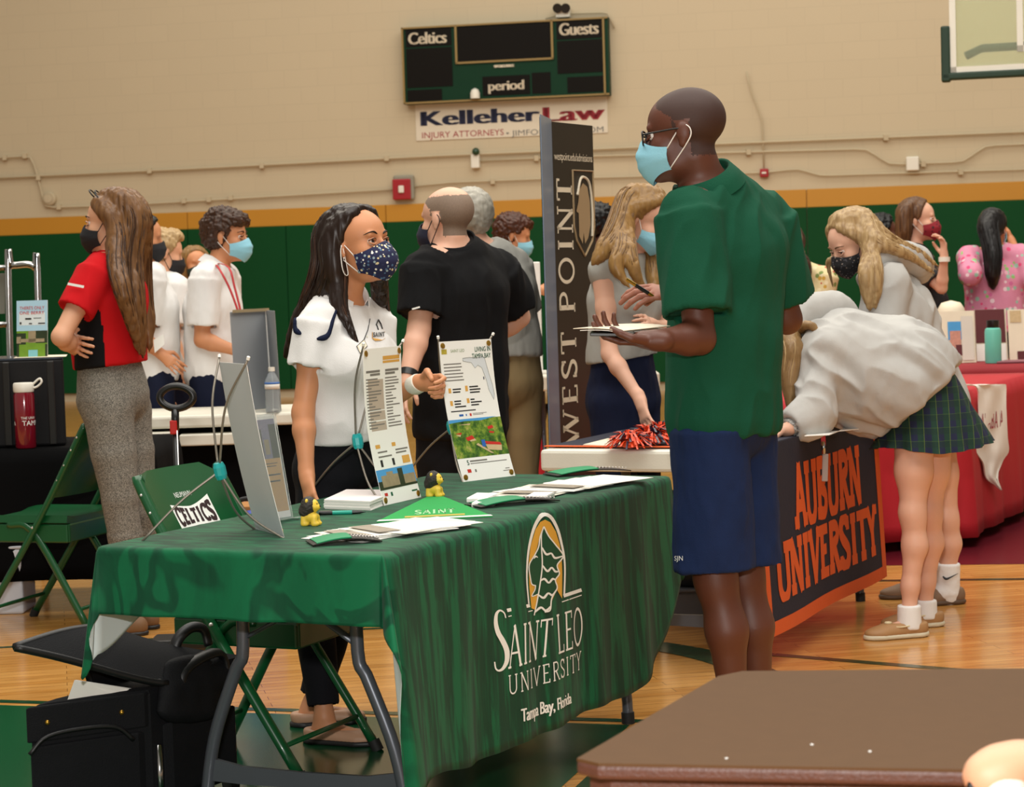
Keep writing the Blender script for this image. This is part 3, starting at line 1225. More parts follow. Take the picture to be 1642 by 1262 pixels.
def folding_table(name, label, fr, L, W, z=.735, top_t=.045, top_mat=None, cat='table', group=None, ends=(.24, -.2)):
    """Plastic folding table; fr(s, t, z) places it.  Parts: top, legs with cross bars."""
    t = thing(name, label, cat, fr(L / 2, W / 2), group=group)
    mb = MB()
    mb.hexa([fr(.01, .01, z - top_t), fr(L - .01, .01, z - top_t), fr(L - .01, W - .01, z - top_t), fr(.01, W - .01, z - top_t)],
            [fr(.01, .01, z), fr(L - .01, .01, z), fr(L - .01, W - .01, z), fr(.01, W - .01, z)])
    mb.build('tabletop', [top_mat or M_WHITETOP], t, bevel=.012)
    for e in ends:
        s = e if e > 0 else L + e
        for k in (-1, 1):
            m_ = W / 2
            pts = [fr(s, m_ + k * .165, z - top_t), fr(s, m_ + k * .165, .46), fr(s, m_ + k * .19, .40), fr(s, m_ + k * .255, .24), fr(s, m_ + k * .285, .10), fr(s, m_ + k * .29, .0)]
            lg = MB().tube(spline(pts, 22), .0165, 12).build('leg', [M_LEG], t, smooth=True)
            MB().tube([fr(s, m_ + k * .289, .035), fr(s, m_ + k * .29, 0)], .02, 12).build('foot', [M_FOOT], lg, smooth='auto')
        # flat cross bar with flared ends
        mb = MB()
        zs = [(-.283, .175, .115), (-.18, .158, .112), (0, .155, .115), (.18, .158, .112), (.283, .175, .115)]
        o = len(mb.v)
        for tt, z1, z0 in zs:
            for dz in (z0, z1):
                for ds in (-.006, .006):
                    mb.v.append(tuple(fr(s + ds, W / 2 + tt, dz)))
        for i in range(4):
            a = o + 4 * i
            for q in ((0, 4, 6, 2), (1, 3, 7, 5), (2, 6, 7, 3), (0, 1, 5, 4)):
                mb.f.append(tuple(a + j for j in q))
                mb.mi.append(0)
        mb.f += [(o, o + 2, o + 3, o + 1), (o + 16, o + 17, o + 19, o + 18)]
        mb.mi += [0, 0]
        mb.build('cross_bar', [M_LEG], t)
        mid = fr(s + (.03 if e > 0 else -.03), W / 2, z - top_t - .12)
        for k in (-1, 1):
            MB().tube([fr(s, W / 2 + k * .17, .48), mid], .010, 8, flat=.6).build('brace', [M_LEG], t, smooth=True)
        MB().box(mid, (.03, .03, .05)).build('brace_clamp', [M_FOOT], t, bevel=.004)
    return t


folding_table('folding_table', 'grey legged folding table under the green university cloth in front', T, 1.83, .762, ends=(.26, -.12))

# cloth material: printed palm bark and fronds in two greens
cm = N('green_printed_satin')
co = cm.coord((1, 1, 1))
rot = cm.n('ShaderNodeMapping')
rot.inputs['Rotation'].default_value = (0, 0, -math.atan2(TU[1], TU[0]))
cm.l(co, rot.inputs[0])
st = cm.n('ShaderNodeMapping')
st.inputs['Scale'].default_value = (22, 5, 2.2)
cm.l(rot.outputs[0], st.inputs[0])
n1 = cm.n('ShaderNodeTexNoise', Scale=1.6, Detail=5.0, Roughness=.6, Distortion=.5)
cm.l(st.outputs[0], n1.inputs['Vector'])
n2 = cm.n('ShaderNodeTexNoise', Scale=1.5, Detail=1.0)
cm.l(rot.outputs[0], n2.inputs['Vector'])
bark = cm.ramp([(.44, '0b3a26'), (.58, '0c5a38')], n1.outputs[0])
wv = cm.n('ShaderNodeTexNoise', Scale=3.4, Detail=1.5, Distortion=1.6)
cm.l(rot.outputs[0], wv.inputs['Vector'])
frond = cm.ramp([(.44, '0f6a44'), (.47, '0b4730'), (.54, '0b4730'), (.57, '0f6a44')], wv.outputs[0])
geo = cm.n('ShaderNodeNewGeometry')
# fronds on the short end of the cloth, bark on the long face (object space: long axis = x after rotation)
sep = cm.n('ShaderNodeSeparateXYZ')
cm.l(rot.outputs[0], sep.inputs[0])
mr = cm.n('ShaderNodeMapRange')
mr.inputs[1].default_value = -.95
mr.inputs[2].default_value = -.86
cm.l(sep.outputs[0], mr.inputs[0])
cm.l(cm.mix(mr.outputs[0], frond, bark), cm.b.inputs['Base Color'])
cm.b.inputs['Roughness'].default_value = .62
cm.b.inputs['Specular IOR Level'].default_value = .19
cm.b.inputs['Sheen Weight'].default_value = .04
wb = cm.n('ShaderNodeTexNoise', Scale=420.0, Detail=1.0)
cm.l(co, wb.inputs['Vector'])
cm.bump(wb.outputs[0], .06, .002)
M_CLOTHW = mat('white_cloth_underside', 'd9e2e2', .7)

CL, CW = 1.845, .775            # cloth top footprint
DF, DE, DB = .585, .175, .18    # drops: front, ends, back


def _drop(ln, flare):
    r = .016
    a = np.minimum(ln / r, math.pi / 2)
    rest = np.maximum(ln - r * math.pi / 2, 0)
    return r * np.sin(a) + flare * rest, r * (1 - np.cos(a)) + rest * np.sqrt(np.maximum(0.05, 1 - flare ** 2))


def cloth_front(s, ln):
    """Point of the long front drop: s along the table, ln down the cloth."""
    s = np.asarray(s, float)
    ln = np.asarray(ln, float)
    amp = np.clip(ln / DF, 0, 1.2)
    rip = .010 * amp * np.sin(s * 9.0 + .7) + .006 * amp * np.sin(s * 21 + 2 * ln) + .004 * amp * np.sin(s * 37 + 1.0)
    end = np.exp(-((s - 0) / .12) ** 2) + np.exp(-((s - CL) / .14) ** 2)
    o, d = _drop(ln, .035)
    o = o + rip * (1 - .5 * end) + .03 * amp * end
    p = TA + TU * s[..., None] - TV * o[..., None]
    p[..., 2] = TOP - d
    return p


def build_cloth():
    mb = MB()
    nl, ns, nt = 26, 88, 20
    sS = np.linspace(0, CL, ns)
    # front: rounded lower right corner (cloth corner)
    def front_len(s):
        ln = np.full_like(s, DF) - .03 * np.exp(-((s - .15) / .15) ** 2)
        ln = ln + .025 * np.clip((s - .7) / 1.0, 0, 1)
        k = np.clip((s - 1.36) / (CL + .02 - 1.36), 0, 1)
        return ln * (1 - .50 * k ** 2.4)
    fl_ = front_len(sS)
    U = np.linspace(0, 1, nl) ** 1.0
    G = np.stack([cloth_front(sS, fl_ * u) for u in U], 1)
    parts = [G]
    # top
    tt = np.linspace(0, CW, nt)
    Gt = np.stack([TA + TU * sS[:, None] + TV * t for t in tt], 1)
    rs = np.random.default_rng(3)
    Gt[..., 2] = TOP + .0008 * np.sin(sS * 14)[:, None] * np.sin(tt * 11)[None, :]
    Gt[:, 0, 2] = TOP
    Gt[:, -1, 2] = TOP
    Gt[0, :, 2] = TOP
    Gt[-1, :, 2] = TOP
    parts.append(Gt)
    # back, both ends
    def side(base, out, along, L, amp_f, ph):
        q = np.linspace(0, 1, len(base))
        rows = []
        for u in U:
            ln = L * u * np.ones(len(base))
            o, d = _drop(ln, .05)
            rip = amp_f * u * (np.sin(q * 17 + ph) + .6 * np.sin(q * 31 + ph * 2)) * np.sin(math.pi * np.clip(q * 1.0, 0, 1)) ** .5
            p = base + out * (o + rip)[:, None]
            p[:, 2] = TOP - d
            rows.append(p)
        return np.stack(rows, 1)
    base = TA + TV * CW + TU * sS[:, None]
    LB = DB + .10 * np.exp(-(sS / .17) ** 2)
    parts.append(side(base, TV, TU, LB, .006, 1.0))
    bl = TA + TV * tt[:, None] + TU * 0
    Gl = side(bl, -TU, TV, DE, .009, .4)
    parts.append(Gl)
    br_ = TA + TV * tt[:, None] + TU * CL
    parts.append(side(br_, TU, TV, DE, .008, 2.2))
    # corner fans
    def fan(c, da, db, la, lb, p, flare, fold, end_a=None, end_b=None, n=22):
        rows = []
        th = np.linspace(0, math.pi / 2, n)
        for i, a in enumerate(th):
            ca, sa = math.cos(a), math.sin(a)
            R = 1 / ((ca / la) ** p + (sa / lb) ** p) ** (1 / p)
            ln = R * U
            w = math.sin(2 * a)
            dd = nrm(da * ca + db * sa)
            fl2 = flare * w + .035
            o, d = _drop(ln, min(.6, fl2))
            o = o + fold * (ln / R) * math.sin(6 * a) * w
            q = c + dd * o[:, None]
            q[:, 2] = TOP - d
            rows.append(q)
        Gf = np.stack(rows, 0)
        if end_a is not None:
            Gf[0] = end_a
        if end_b is not None:
            Gf[-1] = end_b
        return Gf
    parts.append(fan(T(0, 0, TOP), -TV, -TU, fl_[0], DE, 3.2, .16, -.045, G[0], Gl[0]))
    parts.append(fan(T(0, CW, TOP), -TU, TV, DE, LB[0], 5.0, .16, .02, Gl[-1], parts[2][0], n=16))
    # the back left corner hangs lower as a point
    g = parts[-1]
    nn = g.shape[0]
    for i in range(nn):
        k = math.sin(math.pi * i / (nn - 1)) ** 1.2
        g[i, :, 2] -= U * .06 * k
    parts.append(fan(T(CL, CW, TOP), TV, TU, DB, DE, 3, .2, .01, parts[2][-1], parts[4][-1], n=10))
    parts.append(fan(T(CL, 0, TOP), TU, -TV, DE, fl_[-1], 3, .10, .012, parts[4][0], G[-1], n=14))
    flips = [None] * len(parts)
    for g in parts:
        mb.grid(g)
    bm = bmesh.new()
    me = bpy.data.meshes.new('cloth')
    me.from_pydata(mb.v, [], mb.f)
    bm.from_mesh(me)
    bmesh.ops.remove_doubles(bm, verts=bm.verts[:], dist=.0006)
    bmesh.ops.dissolve_degenerate(bm, dist=1e-5, edges=bm.edges[:])
    bmesh.ops.recalc_face_normals(bm, faces=bm.faces[:])
    bm.verts.ensure_lookup_table()
    up = [f for f in bm.faces if f.calc_center_median().z > TOP - .002]
    if up and sum(f.normal.z for f in up) < 0:
        bmesh.ops.reverse_faces(bm, faces=bm.faces[:])
    bm.verts.index_update()
    V = [tuple(v.co) for v in bm.verts]
    Fs = [tuple(v.index for v in f.verts) for f in bm.faces]
    bm.free()
    o = put('tablecloth', V, faces=Fs, mats=[cm.m, M_CLOTHW], smooth=True)
    md = o.modifiers.new('thickness', 'SOLIDIFY')
    md.thickness = .003
    md.offset = -1
    md.material_offset = 1
    md.material_offset_rim = 0
    return o


cloth = build_cloth()
tag(cloth, 'green university tablecloth with white lion arch logo over the front table', 'tablecloth')

# --- printed logo and lettering on the front of the cloth
M_PRINTW = mat('printed_white', 'eef0ea', .6)
M_PRINTG = mat('printed_gold', 'dca83c', .6)
M_PRINTD = mat('printed_dark_green', '0b4a30', .6)


def cf(off):
    """(s, down) -> point on the cloth front, off metres out of it."""
    def f(p):
        s, d = p[:, 0], p[:, 1]
        a = cloth_front(s, d)
        e = 1e-3
        n = np.cross(cloth_front(s + e, d) - a, cloth_front(s, d + e) - a)
        n /= np.linalg.norm(n, axis=1, keepdims=True)
        n *= np.sign(-(n @ TV))[:, None]
        return a + n * off
    return f


def logo_text(name, s, s0, s1, d0, d1, m, T_=.13, t_=.05, sf=.05, first=1.0):
    """Line of capitals from s0 to s1 with baseline d0, top d1 (distances down the cloth)."""
    V, Fs, w = stroke_text(s, T_, t_, sf)
    x0 = V[:, 0].min()
    k = (s1 - s0) / (V[:, 0].max() - x0)
    P2 = np.stack([s0 + (V[:, 0] - x0) * k, d0 + (d1 - d0) * V[:, 1]], 1)
    return decal(name, P2, Fs, cf(.002), m, cloth)


def lg(x, y):
    """Layout of the logo: photo pixel on the long face of the cloth -> (along the table, down the cloth)."""
    d = _ray(x, y)
    o = np.array([0, 0, CAM_H])
    k = np.dot(TA - TV * .025 - o, -TV) / np.dot(d, -TV)
    p = o + k * d
    return np.dot(p - TA, TU), TOP - p[2] + .004


def lc(p):
    """Sketch coordinates of the logo (598 x 1262) -> cloth face."""
    return lg(780 + p[0] / 3.322, 810 + p[1] / 3.322)


def quad_text(name, V, Fs, b0, b1, t0, t1, m):
    """Lettering laid between a base line b0-b1 and a top line t0-t1 of the logo sketch."""
    V = np.asarray(V, float)
    x = (V[:, 0] - V[:, 0].min()) / (V[:, 0].max() - V[:, 0].min())
    y = V[:, 1]
    b0, b1, t0, t1 = (np.array(k, float) for k in (b0, b1, t0, t1))
    q = (b0 + (b1 - b0) * x[:, None]) * (1 - y[:, None]) + (t0 + (t1 - t0) * x[:, None]) * y[:, None]
    return decal(name, np.array([lc(k) for k in q]), Fs, cf(.002), m, cloth)


def logo_poly(name, pts, m, off):
    V2, F2 = subdivide2d(np.array([lc(p) for p in pts]), [tuple(range(len(pts)))], .05)
    return decal(name, V2, F2, cf(off), m, cloth)


def ribbon(name, pts, w, m, off, n=40):
    p = spline([(a, b, 0) for a, b in pts], n)[:, :2] if len(pts) > 2 else np.array(pts, float)
    wd = np.interp(np.linspace(0, 1, len(p)), np.linspace(0, 1, len(w)), w) if hasattr(w, '__len__') else np.full(len(p), float(w))
    V, Fs = [], []
    for i in range(len(p)):
        d = p[min(i + 1, len(p) - 1)] - p[max(i - 1, 0)]
        d = d / (np.linalg.norm(d) + 1e-9)
        nn = np.array([-d[1], d[0]]) * wd[i] / 2
        V += [lc(p[i] + nn), lc(p[i] - nn)]
    for i in range(len(p) - 1):
        Fs.append((2 * i, 2 * i + 1, 2 * i + 3, 2 * i + 2))
    return decal(name, np.array(V), Fs, cf(off), m, cloth)


ribbon('initial_lettering', [(103, 612), (96, 585), (76, 572), (58, 592), (54, 640), (64, 690), (86, 735), (103, 785), (102, 840), (84, 880), (62, 893), (48, 880), (44, 846)], [5, 6, 10, 15, 20, 24, 26, 24, 20, 15, 10, 7, 6], M_PRINTW, .002)
V, Fs, w = stroke_text('AINT', .105, .05, .045, track=.0)
quad_text('name_lettering', V, Fs, (108, 884), (318, 810), (108, 655), (340, 610), M_PRINTW)
V, Fs, w = stroke_text('LEO', .105, .05, .045, track=.0)
quad_text('leo_lettering', V, Fs, (362, 804), (524, 752), (362, 594), (524, 548), M_PRINTW)
V, Fs, w = stroke_text('UNIVERSITY', .09, .06, .05, track=.10)
quad_text('university_lettering', V, Fs, (108, 1022), (516, 884), (108, 918), (516, 786), M_PRINTW)
V, Fs = font_flat('Tampa Bay, Florida', 1.0, .92)
V2, F2 = subdivide2d(np.array(V), Fs, .5)
for dx in (0, 3):
    quad_text('place_lettering', V2, F2, (155 + dx, 1165), (434 + dx, 1064), (155 + dx, 1092), (434 + dx, 1002), M_PRINTW)
logo_poly('arch_panel', [(238, 560), (230, 450), (230, 330), (246, 225), (274, 140), (300, 100), (325, 88), (352, 102), (380, 152), (398, 220), (406, 290), (406, 380), (400, 508), (372, 460), (340, 520), (262, 570)], M_PRINTG, .0015)
ribbon('arch_outline', [(222, 536), (216, 420), (222, 325), (236, 235), (262, 142), (292, 84), (325, 60), (360, 80), (390, 142), (408, 220), (419, 290), (420, 370), (412, 492)], [9, 9, 10, 12, 15, 18, 20, 18, 15, 12, 10, 9, 9], M_PRINTW, .0018)
for a, b, w_ in (((110, 572), (228, 545), 18), ((115, 604), (244, 572), 5), ((408, 494), (520, 462), 18), ((398, 526), (520, 490), 5)):
    ribbon('base_rule', [a, b], w_, M_PRINTW, .002)
logo_poly('lion_head', [(315, 125), (338, 175), (372, 220), (412, 280), (378, 330), (388, 375), (364, 410), (372, 452), (338, 505), (326, 568), (300, 580), (284, 568), (250, 597), (262, 545), (276, 486), (240, 497), (256, 462), (262, 440),
                       (240, 432), (234, 385), (229, 335), (262, 278), (278, 236), (292, 180)], M_PRINTD, .0022)
ribbon('lion_profile', [(315, 125), (293, 180), (284, 232), (262, 278), (231, 332), (236, 400), (243, 432), (264, 440)], 6, M_PRINTW, .0028)
ribbon('lion_jaw', [(262, 440), (258, 462), (241, 496), (276, 484)], 5, M_PRINTW, .0028)
ribbon('lion_eye', [(258, 296), (268, 284), (278, 290)], [3, 9, 3], M_PRINTW, .0028)
ribbon('mane_front', [(312, 130), (300, 170), (298, 240), (298, 330), (284, 430), (266, 530), (250, 598)], 6, M_PRINTW, .0028)
ribbon('mane_edge', [(315, 125), (338, 175), (372, 220), (412, 280), (378, 330), (388, 375), (364, 410), (372, 452), (338, 505), (326, 568), (300, 580)], 7, M_PRINTW, .0028, 60)
for pts in ([(300, 236), (320, 272), (348, 268), (368, 292), (412, 281)], [(299, 332), (322, 362), (346, 344), (366, 364), (388, 362)], [(288, 412), (306, 404), (326, 424), (348, 404), (368, 410)],
            [(276, 490), (298, 504), (320, 480), (342, 490), (366, 462)], [(256, 580), (284, 556), (306, 572), (330, 548)]):
    ribbon('mane_strand', pts, [7, 12, 9, 12, 6], M_PRINTW, .0028, 30)


# ------------------------------------------------------------------ things on the front table
M_ROD = mat('grey_spring_rod', '8a8378', .35, metal=.5)
M_GROMMET = mat('brass_grommet', 'b98f3a', .3, metal=.9)
M_PAPER = mat('white_paper', 'f0eee8', .6, var=.02)
M_PAPERBACK = mat('grey_white_sheet_back', 'ccd2d6', .55, var=.03)
M_PAPERCREAM = mat('cream_print', 'e6dac2', .6, var=.06, nscale=14)
M_TEAL = mat('teal_plastic_hub', '22a6a6', .25)
M_INK = mat('black_ink', '1b1b1b', .6)
M_GREYINK = mat('grey_ink', '77736c', .6)
M_ORANGEINK = mat('ochre_ink', 'd9a24a', .6)
M_GREENINK = mat('green_ink', '0d5a3a', .6)


def aerial_mat():
    m = N('aerial_campus_print')
    co = m.coord((1, 1, 1))
    a = m.n('ShaderNodeTexNoise', Scale=42.0, Detail=4.0, Roughness=.65)
    m.l(co, a.inputs['Vector'])
    m.l(m.ramp([(.3, '1f3a10'), (.45, '3d661c'), (.58, '77932c'), (.72, 'b0a45a')], a.outputs[0]), m.b.inputs['Base Color'])
    m.b.inputs['Roughness'].default_value = .4
    return m.m


M_AERIAL = aerial_mat()
M_SKYPRINT = mat('blue_sky_print', '4a9ad2', .4, var=.12, nscale=20)
M_ROOFPRINT = mat('red_roof_print', 'c42c20', .4)
M_TANPRINT = mat('tan_building_print', 'c9b086', .4, var=.2, nscale=60)
M_TREEPRINT = mat('dark_tree_print', '26341a', .4, var=.4, nscale=60)
M_LAWNPRINT = mat('lawn_print', '6c9426', .4, var=.25, nscale=30)
M_STONEPRINT = mat('stone_church_print', '9a8a6c', .4, var=.3, nscale=60)


def rects(fr, lst, off):
    """Mesh of flat rectangles (u0, v0, u1, v1) on a sheet given by fr(u, v, off)."""
    mb = MB()
    for u0, v0, u1, v1 in lst:
        n = max(1, int(abs(v1 - v0) / .06))
        for k in range(n):
            a, b = v0 + (v1 - v0) * k / n, v0 + (v1 - v0) * (k + 1) / n
            mb.quad(fr(u0, a, off), fr(u1, a, off), fr(u1, b, off), fr(u0, b, off))
    return mb


def textlines(u0, u1, v_top, n, dv, h, rng, ragged=.35):
    return [(u0, v_top - k * dv - h, u1 - rng.random() * ragged * (u1 - u0), v_top - k * dv) for k in range(n)]


def sheet_text(fr, s, u0, v0, hgt, m, name, parent, off=.0012, w=None, W=.225, H=.44):
    V, Fs = font_flat(s, 1.0, 1.0)
    k = hgt * H
    kx = k if w is None else w * W / (V[:, 0].max() - V[:, 0].min())
    f = lambda p: np.array([fr(u0 + q[0] * kx / W, v0 + q[1] * k / H, off) for q in p])
    n = len(V)
    V3 = np.vstack([V + [dx, dy] for dx, dy in ((0, 0), (.05, 0), (.025, .04))])
    return decal(name, V3, [tuple(i + n * j for i in q) for j in range(3) for q in Fs], f, m, parent)


def x_banner(label, bl, br, lean, hub_back, leg_px, W=.225, H=.44, sag=.02):
    """Tabletop X banner.  bl, br: bottom corners; lean: shift of the top (vector)."""
    t = thing('banner_stand', label, 'banner', (bl + br) / 2, group=None)
    u = nrm(br - bl)
    up = nrm(np.array([0, 0, H]) + lean)
    n = nrm(np.cross(u, up))

    def fr(a, b, off=0.0):
        return bl + u * W * a + up * H * b + n * (off - sag * math.sin(math.pi * b))
    G = np.array([[fr(a, b) for b in np.linspace(0, 1, 15)] for a in np.linspace(0, 1, 7)])
    MB().sheet(G, .0012, 0, 1).build('printed_sheet', [M_PAPER, M_PAPERBACK], t, smooth=True)
    hub = fr(.5, .42) - n * hub_back
    MB().lathe([(.001, -.022), (.012, -.022), (.016, -.01), (.016, .01), (.012, .022), (.001, .022)], hub, 10, up).build('hub', [M_TEAL], t, bevel=.002)
    for a, b in ((0, 0), (1, 0), (0, 1), (1, 1)):
        c = fr(a, b)
        ext = c + nrm(c - hub) * .012
        mid = (hub + c) / 2 + (up * (b - .45) * .06) - n * .012
        MB().tube(spline([hub + u * (a - .5) * .014 + up * (b - .5) * .03, mid, ext], 16), .0030, 8).build('rod', [M_ROD], t, smooth=True)
        MB().lathe([(.001, 0), (.0045, 0), (.0045, .008), (.001, .01)], ext, 8, nrm(c - hub)).build('rod_tip', [M_PAPER], t)
        g = fr(.06 + .88 * a, .03 + .94 * b, .001)
        MB().lathe([(.004, 0), (.009, 0), (.009, .002), (.004, .003)], g, 12, n).build('grommet', [M_GROMMET], t)
    MB().tube(spline([hub, (hub + leg_px) / 2 + [0, 0, .012], leg_px], 12), .0030, 8).build('rear_leg', [M_ROD], t, smooth=True)
    return t, fr


rng = random.Random(5)
# the one seen from behind, near the left end
bl_ = on_table(456, 862)
t, fr = x_banner('tabletop X banner at left end of green table showing its blank back', bl_, bl_ + np.array([-.42, .9075, 0]) * .225, np.array([-.075, -.03, 0]), .085, on_table(228, 868), sag=.007)
# the one in the middle, turned edge on
bl_ = on_table(616, 811)
t, fr = x_banner('tall narrow printed banner standing mid table beside the woman with dark hair', bl_, bl_ + TU * .225, TV * .05, .10, on_table(494, 792))
rects(fr, [(0, .38, 1, .985)], .0004).build('cream_field', [M_PAPERCREAM], t)
rects(fr, [(.10, .47, .50, .80), ], .0007).build('tinted_column', [mat('warm_grey_print', 'b9a998', .6)], t)
ln = []
for k in range(17):
    ln += [(.05, .80 - k * .0195, .18 + rng.random() * .28, .808 - k * .0195), (.55, .80 - k * .0195, .68 + rng.random() * .25, .808 - k * .0195)]
ln += [(.06, .845, .42, .86), (.16, .825, .42, .84), (.56, .845, .92, .86), (.56, .825, .82, .84), (.15, .33, .4, .34), (.15, .30, .5, .31), (.62, .33, .95, .34), (.62, .31, .9, .32)]
rects(fr, ln, .001).build('small_print', [M_GREYINK], t)
rects(fr, [(.5, .92, .95, .945), (.5, .90, .95, .915), (.12, .36, .24, .385), (.55, .36, .65, .385), (.75, .24, .95, .29)], .001).build('ochre_print', [M_ORANGEINK], t)
ph = rects(fr, [(0, .095, 1, .225)], .0008).build('church_photo', [M_SKYPRINT], t)
rects(fr, [(.1, .10, .55, .185), (.25, .18, .42, .205), (.66, .10, .98, .17)], .001).build('church_walls', [M_STONEPRINT], ph)
rects(fr, [(0, .095, 1, .11), (.0, .10, .10, .15), (.55, .10, .68, .215)], .0012).build('church_trees', [M_TREEPRINT], ph)
rects(fr, [(.08, .055, .16, .075)], .001).build('red_mark', [M_ROOFPRINT], t)
rects(fr, [(.24, .05, .29, .075), (.8, .05, .95, .06)], .001).build('small_marks', [M_GREENINK], t)
rects(fr, [(.17, .24, .23, .285), (.48, .24, .54, .285)], .001).build('black_icons', [M_INK], t)

# the right one with the aerial photo of the campus
t, fr = x_banner('printed banner with aerial campus photo and the words Living in Tampa Bay', on_table(743, 773), on_table(857, 759), np.array([-.065, .06, 0]), .11, on_table(655, 757))
rects(fr, [(0, .45, 1, .99)], .0004).build('cream_field', [M_PAPERCREAM], t)
sheet_text(fr, 'LIVING IN', .66, .915, .035, M_GREENINK, 'headline', t, w=.30)
sheet_text(fr, 'TAMPA BAY', .60, .868, .035, M_GREENINK, 'headline', t, w=.36)
sheet_text(fr, 'SAINT LEO', .2, .92, .022, mat('pale_green_print', 'b9c4a4', .6), 'crest_lettering', t, w=.26)
rects(fr, [(.03, .91, .13, .945)], .001).build('crest', [mat('sunflower_print', 'b9a63c', .6, var=.6, nscale=120)], t)
sizes = [(.05, .835), (.05, .812), (.05, .789), (.05, .766), (.05, .743), (.05, .72)]
rects(fr, [(u, v, u + .30 + rng.random() * .06, v + .008) for u, v in sizes], .001).build('paragraph', [M_GREYINK], t)
rects(fr, [(.17, .655, .33, .665), (.17, .635, .31, .645), (.49, .665, .66, .675), (.49, .645, .70, .655), (.49, .625, .68, .635), (.17, .57, .30, .58), (.17, .55, .29, .56), (.17, .53, .38, .54),
           (.48, .575, .56, .585), (.48, .555, .69, .565), (.48, .535, .63, .545), (.08, .50, .55, .508)], .001).build('small_print', [M_INK], t)
rects(fr, [(.09, .635, .14, .67), (.41, .64, .46, .68), (.09, .545, .14, .58), (.41, .555, .46, .59)], .001).build('ochre_numbers', [M_ORANGEINK], t)
# outline map of a peninsula
mp_ = [(.42, .875), (.55, .878), (.68, .872), (.80, .880), (.84, .87), (.86, .83), (.90, .75), (.945, .67), (.955, .60), (.93, .565), (.90, .60), (.86, .64), (.84, .70), (.80, .76), (.77, .80), (.70, .82), (.64, .80), (.58, .84), (.42, .855)]
MB().add([fr(a, b, .0007) for a, b in mp_], [tuple(range(len(mp_)))]).build('map_fill', [mat('map_pale_blue', 'd5d9dc', .6)], t)
MB().tube([fr(a, b, .001) for a, b in mp_], .0006, 4, closed=True).build('map_outline', [M_GREYINK], t)
rects(fr, [(.78, .715, .80, .735)], .0011).build('map_pin', [M_NAVY], t)
rects(fr, [(.22, .465, .30, .48), (.345, .465, .365, .48)], .001).build('blue_logos', [mat('print_blue', '2a62ae', .5)], t)
rects(fr, [(.42, .462, .455, .482), (.13, .06, .2, .085)], .001).build('red_logos', [M_ROOFPRINT], t)
rects(fr, [(.48, .477, .75, .481), (.48, .468, .68, .472), (.22, .135, .55, .146), (.22, .12, .92, .126), (.27, .06, .3, .08), (.85, .06, .93, .066), (.8, .045, .93, .05)], .001).build('fine_print', [M_GREYINK], t)
sheet_text(fr, '5', .155, .115, .035, M_GREENINK, 'numeral', t)
ph = rects(fr, [(0, .165, 1, .44)], .0008).build('aerial_photo', [M_AERIAL], t)
MB().add([fr(*q, .0011) for q in ((0, .42), (.3, .43), (.6, .425), (.92, .445), (0, .445))], [(0, 1, 2, 3, 4)]).build('lake_print', [M_SKYPRINT], ph)
mb = MB()
for q in (((.58, .275), (.88, .255), (.90, .235), (.62, .25)), ((.25, .31), (.38, .325), (.42, .30), (.28, .285)), ((.70, .375), (.80, .385), (.82, .365), (.72, .355)), ((.72, .345), (.82, .335), (.80, .325), (.72, .33)), ((.07, .345), (.2, .35), (.18, .335))):
    mb.add([fr(*p, .0013) for p in q], [tuple(range(len(q)))])
mb.build('roofs_print', [M_ROOFPRINT], ph)
mb = MB()
for q in (((.60, .25), (.90, .235), (.88, .195), (.62, .21)), ((.3, .295), (.42, .30), (.44, .285), (.33, .28)), ((.42, .255), (.66, .185), (.72, .18), (.46, .265)), ((.08, .335), (.18, .335), (.16, .32)), ((.15, .405), (.4, .41), (.38, .40))):
    mb.add([fr(*p, .0012) for p in q], [tuple(range(len(q)))])
mb.build('buildings_print', [M_TANPRINT], ph)
rects(fr, [(.53, .235, .6, .285)], .0014).build('blue_roof_print', [mat('print_blue', '2a62ae', .5)], ph)

# acrylic sign holder
M_ACRYL = N('clear_acrylic')
M_ACRYL.b.inputs['Transmission Weight'].default_value = .9
M_ACRYL.b.inputs['Roughness'].default_value = .05
M_ACRYL.b.inputs['Base Color'].default_value = lin('f2f5f5')
M_ACRYL.b.inputs['IOR'].default_value = 1.3
a, b = on_table(424, 838), on_table(468, 831)
u = nrm(b - a)
W_, H_ = np.linalg.norm(b - a) * 1.0, .285
up = nrm(np.array([-.14, .04, 1]))
n = nrm(np.cross(u, up))
t = thing('sign_holder', 'clear acrylic sign holder with tan leaflet beside the blank banner back', 'sign', (a + b) / 2)
fs = lambda p, q, off=0.0: a + u * W_ * p + up * H_ * q + n * off
mb = MB()
mb.hexa([fs(0, 0, .003), fs(1, 0, .003), fs(1, 1, .003), fs(0, 1, .003)], [fs(0, 0, .0055), fs(1, 0, .0055), fs(1, 1, .0055), fs(0, 1, .0055)])
mb.hexa([fs(0, 0, -.006), fs(1, 0, -.006), fs(1, 1, -.006), fs(0, 1, -.006)], [fs(0, 0, -.0035), fs(1, 0, -.0035), fs(1, 1, -.0035), fs(0, 1, -.0035)])
mb.hexa([a + n * -.05, b + n * -.05, b + n * .05, a + n * .05], [p + np.array([0, 0, .003]) for p in (a + n * -.05, b + n * -.05, b + n * .05, a + n * .05)])
mb.build('acrylic_holder', [M_ACRYL.m], t)
lf = MB().hexa([fs(.03, .02, -.002), fs(.97, .02, -.002), fs(.97, .98, -.002), fs(.03, .98, -.002)], [fs(.03, .02, .001), fs(.97, .02, .001), fs(.97, .98, .001), fs(.03, .98, .001)]).build('leaflet', [M_PAPER], t)
rects(fs, [(.1, .08, .93, .58)], .0014).build('tan_panel', [mat('tan_print', 'c89a5a', .5)], lf)
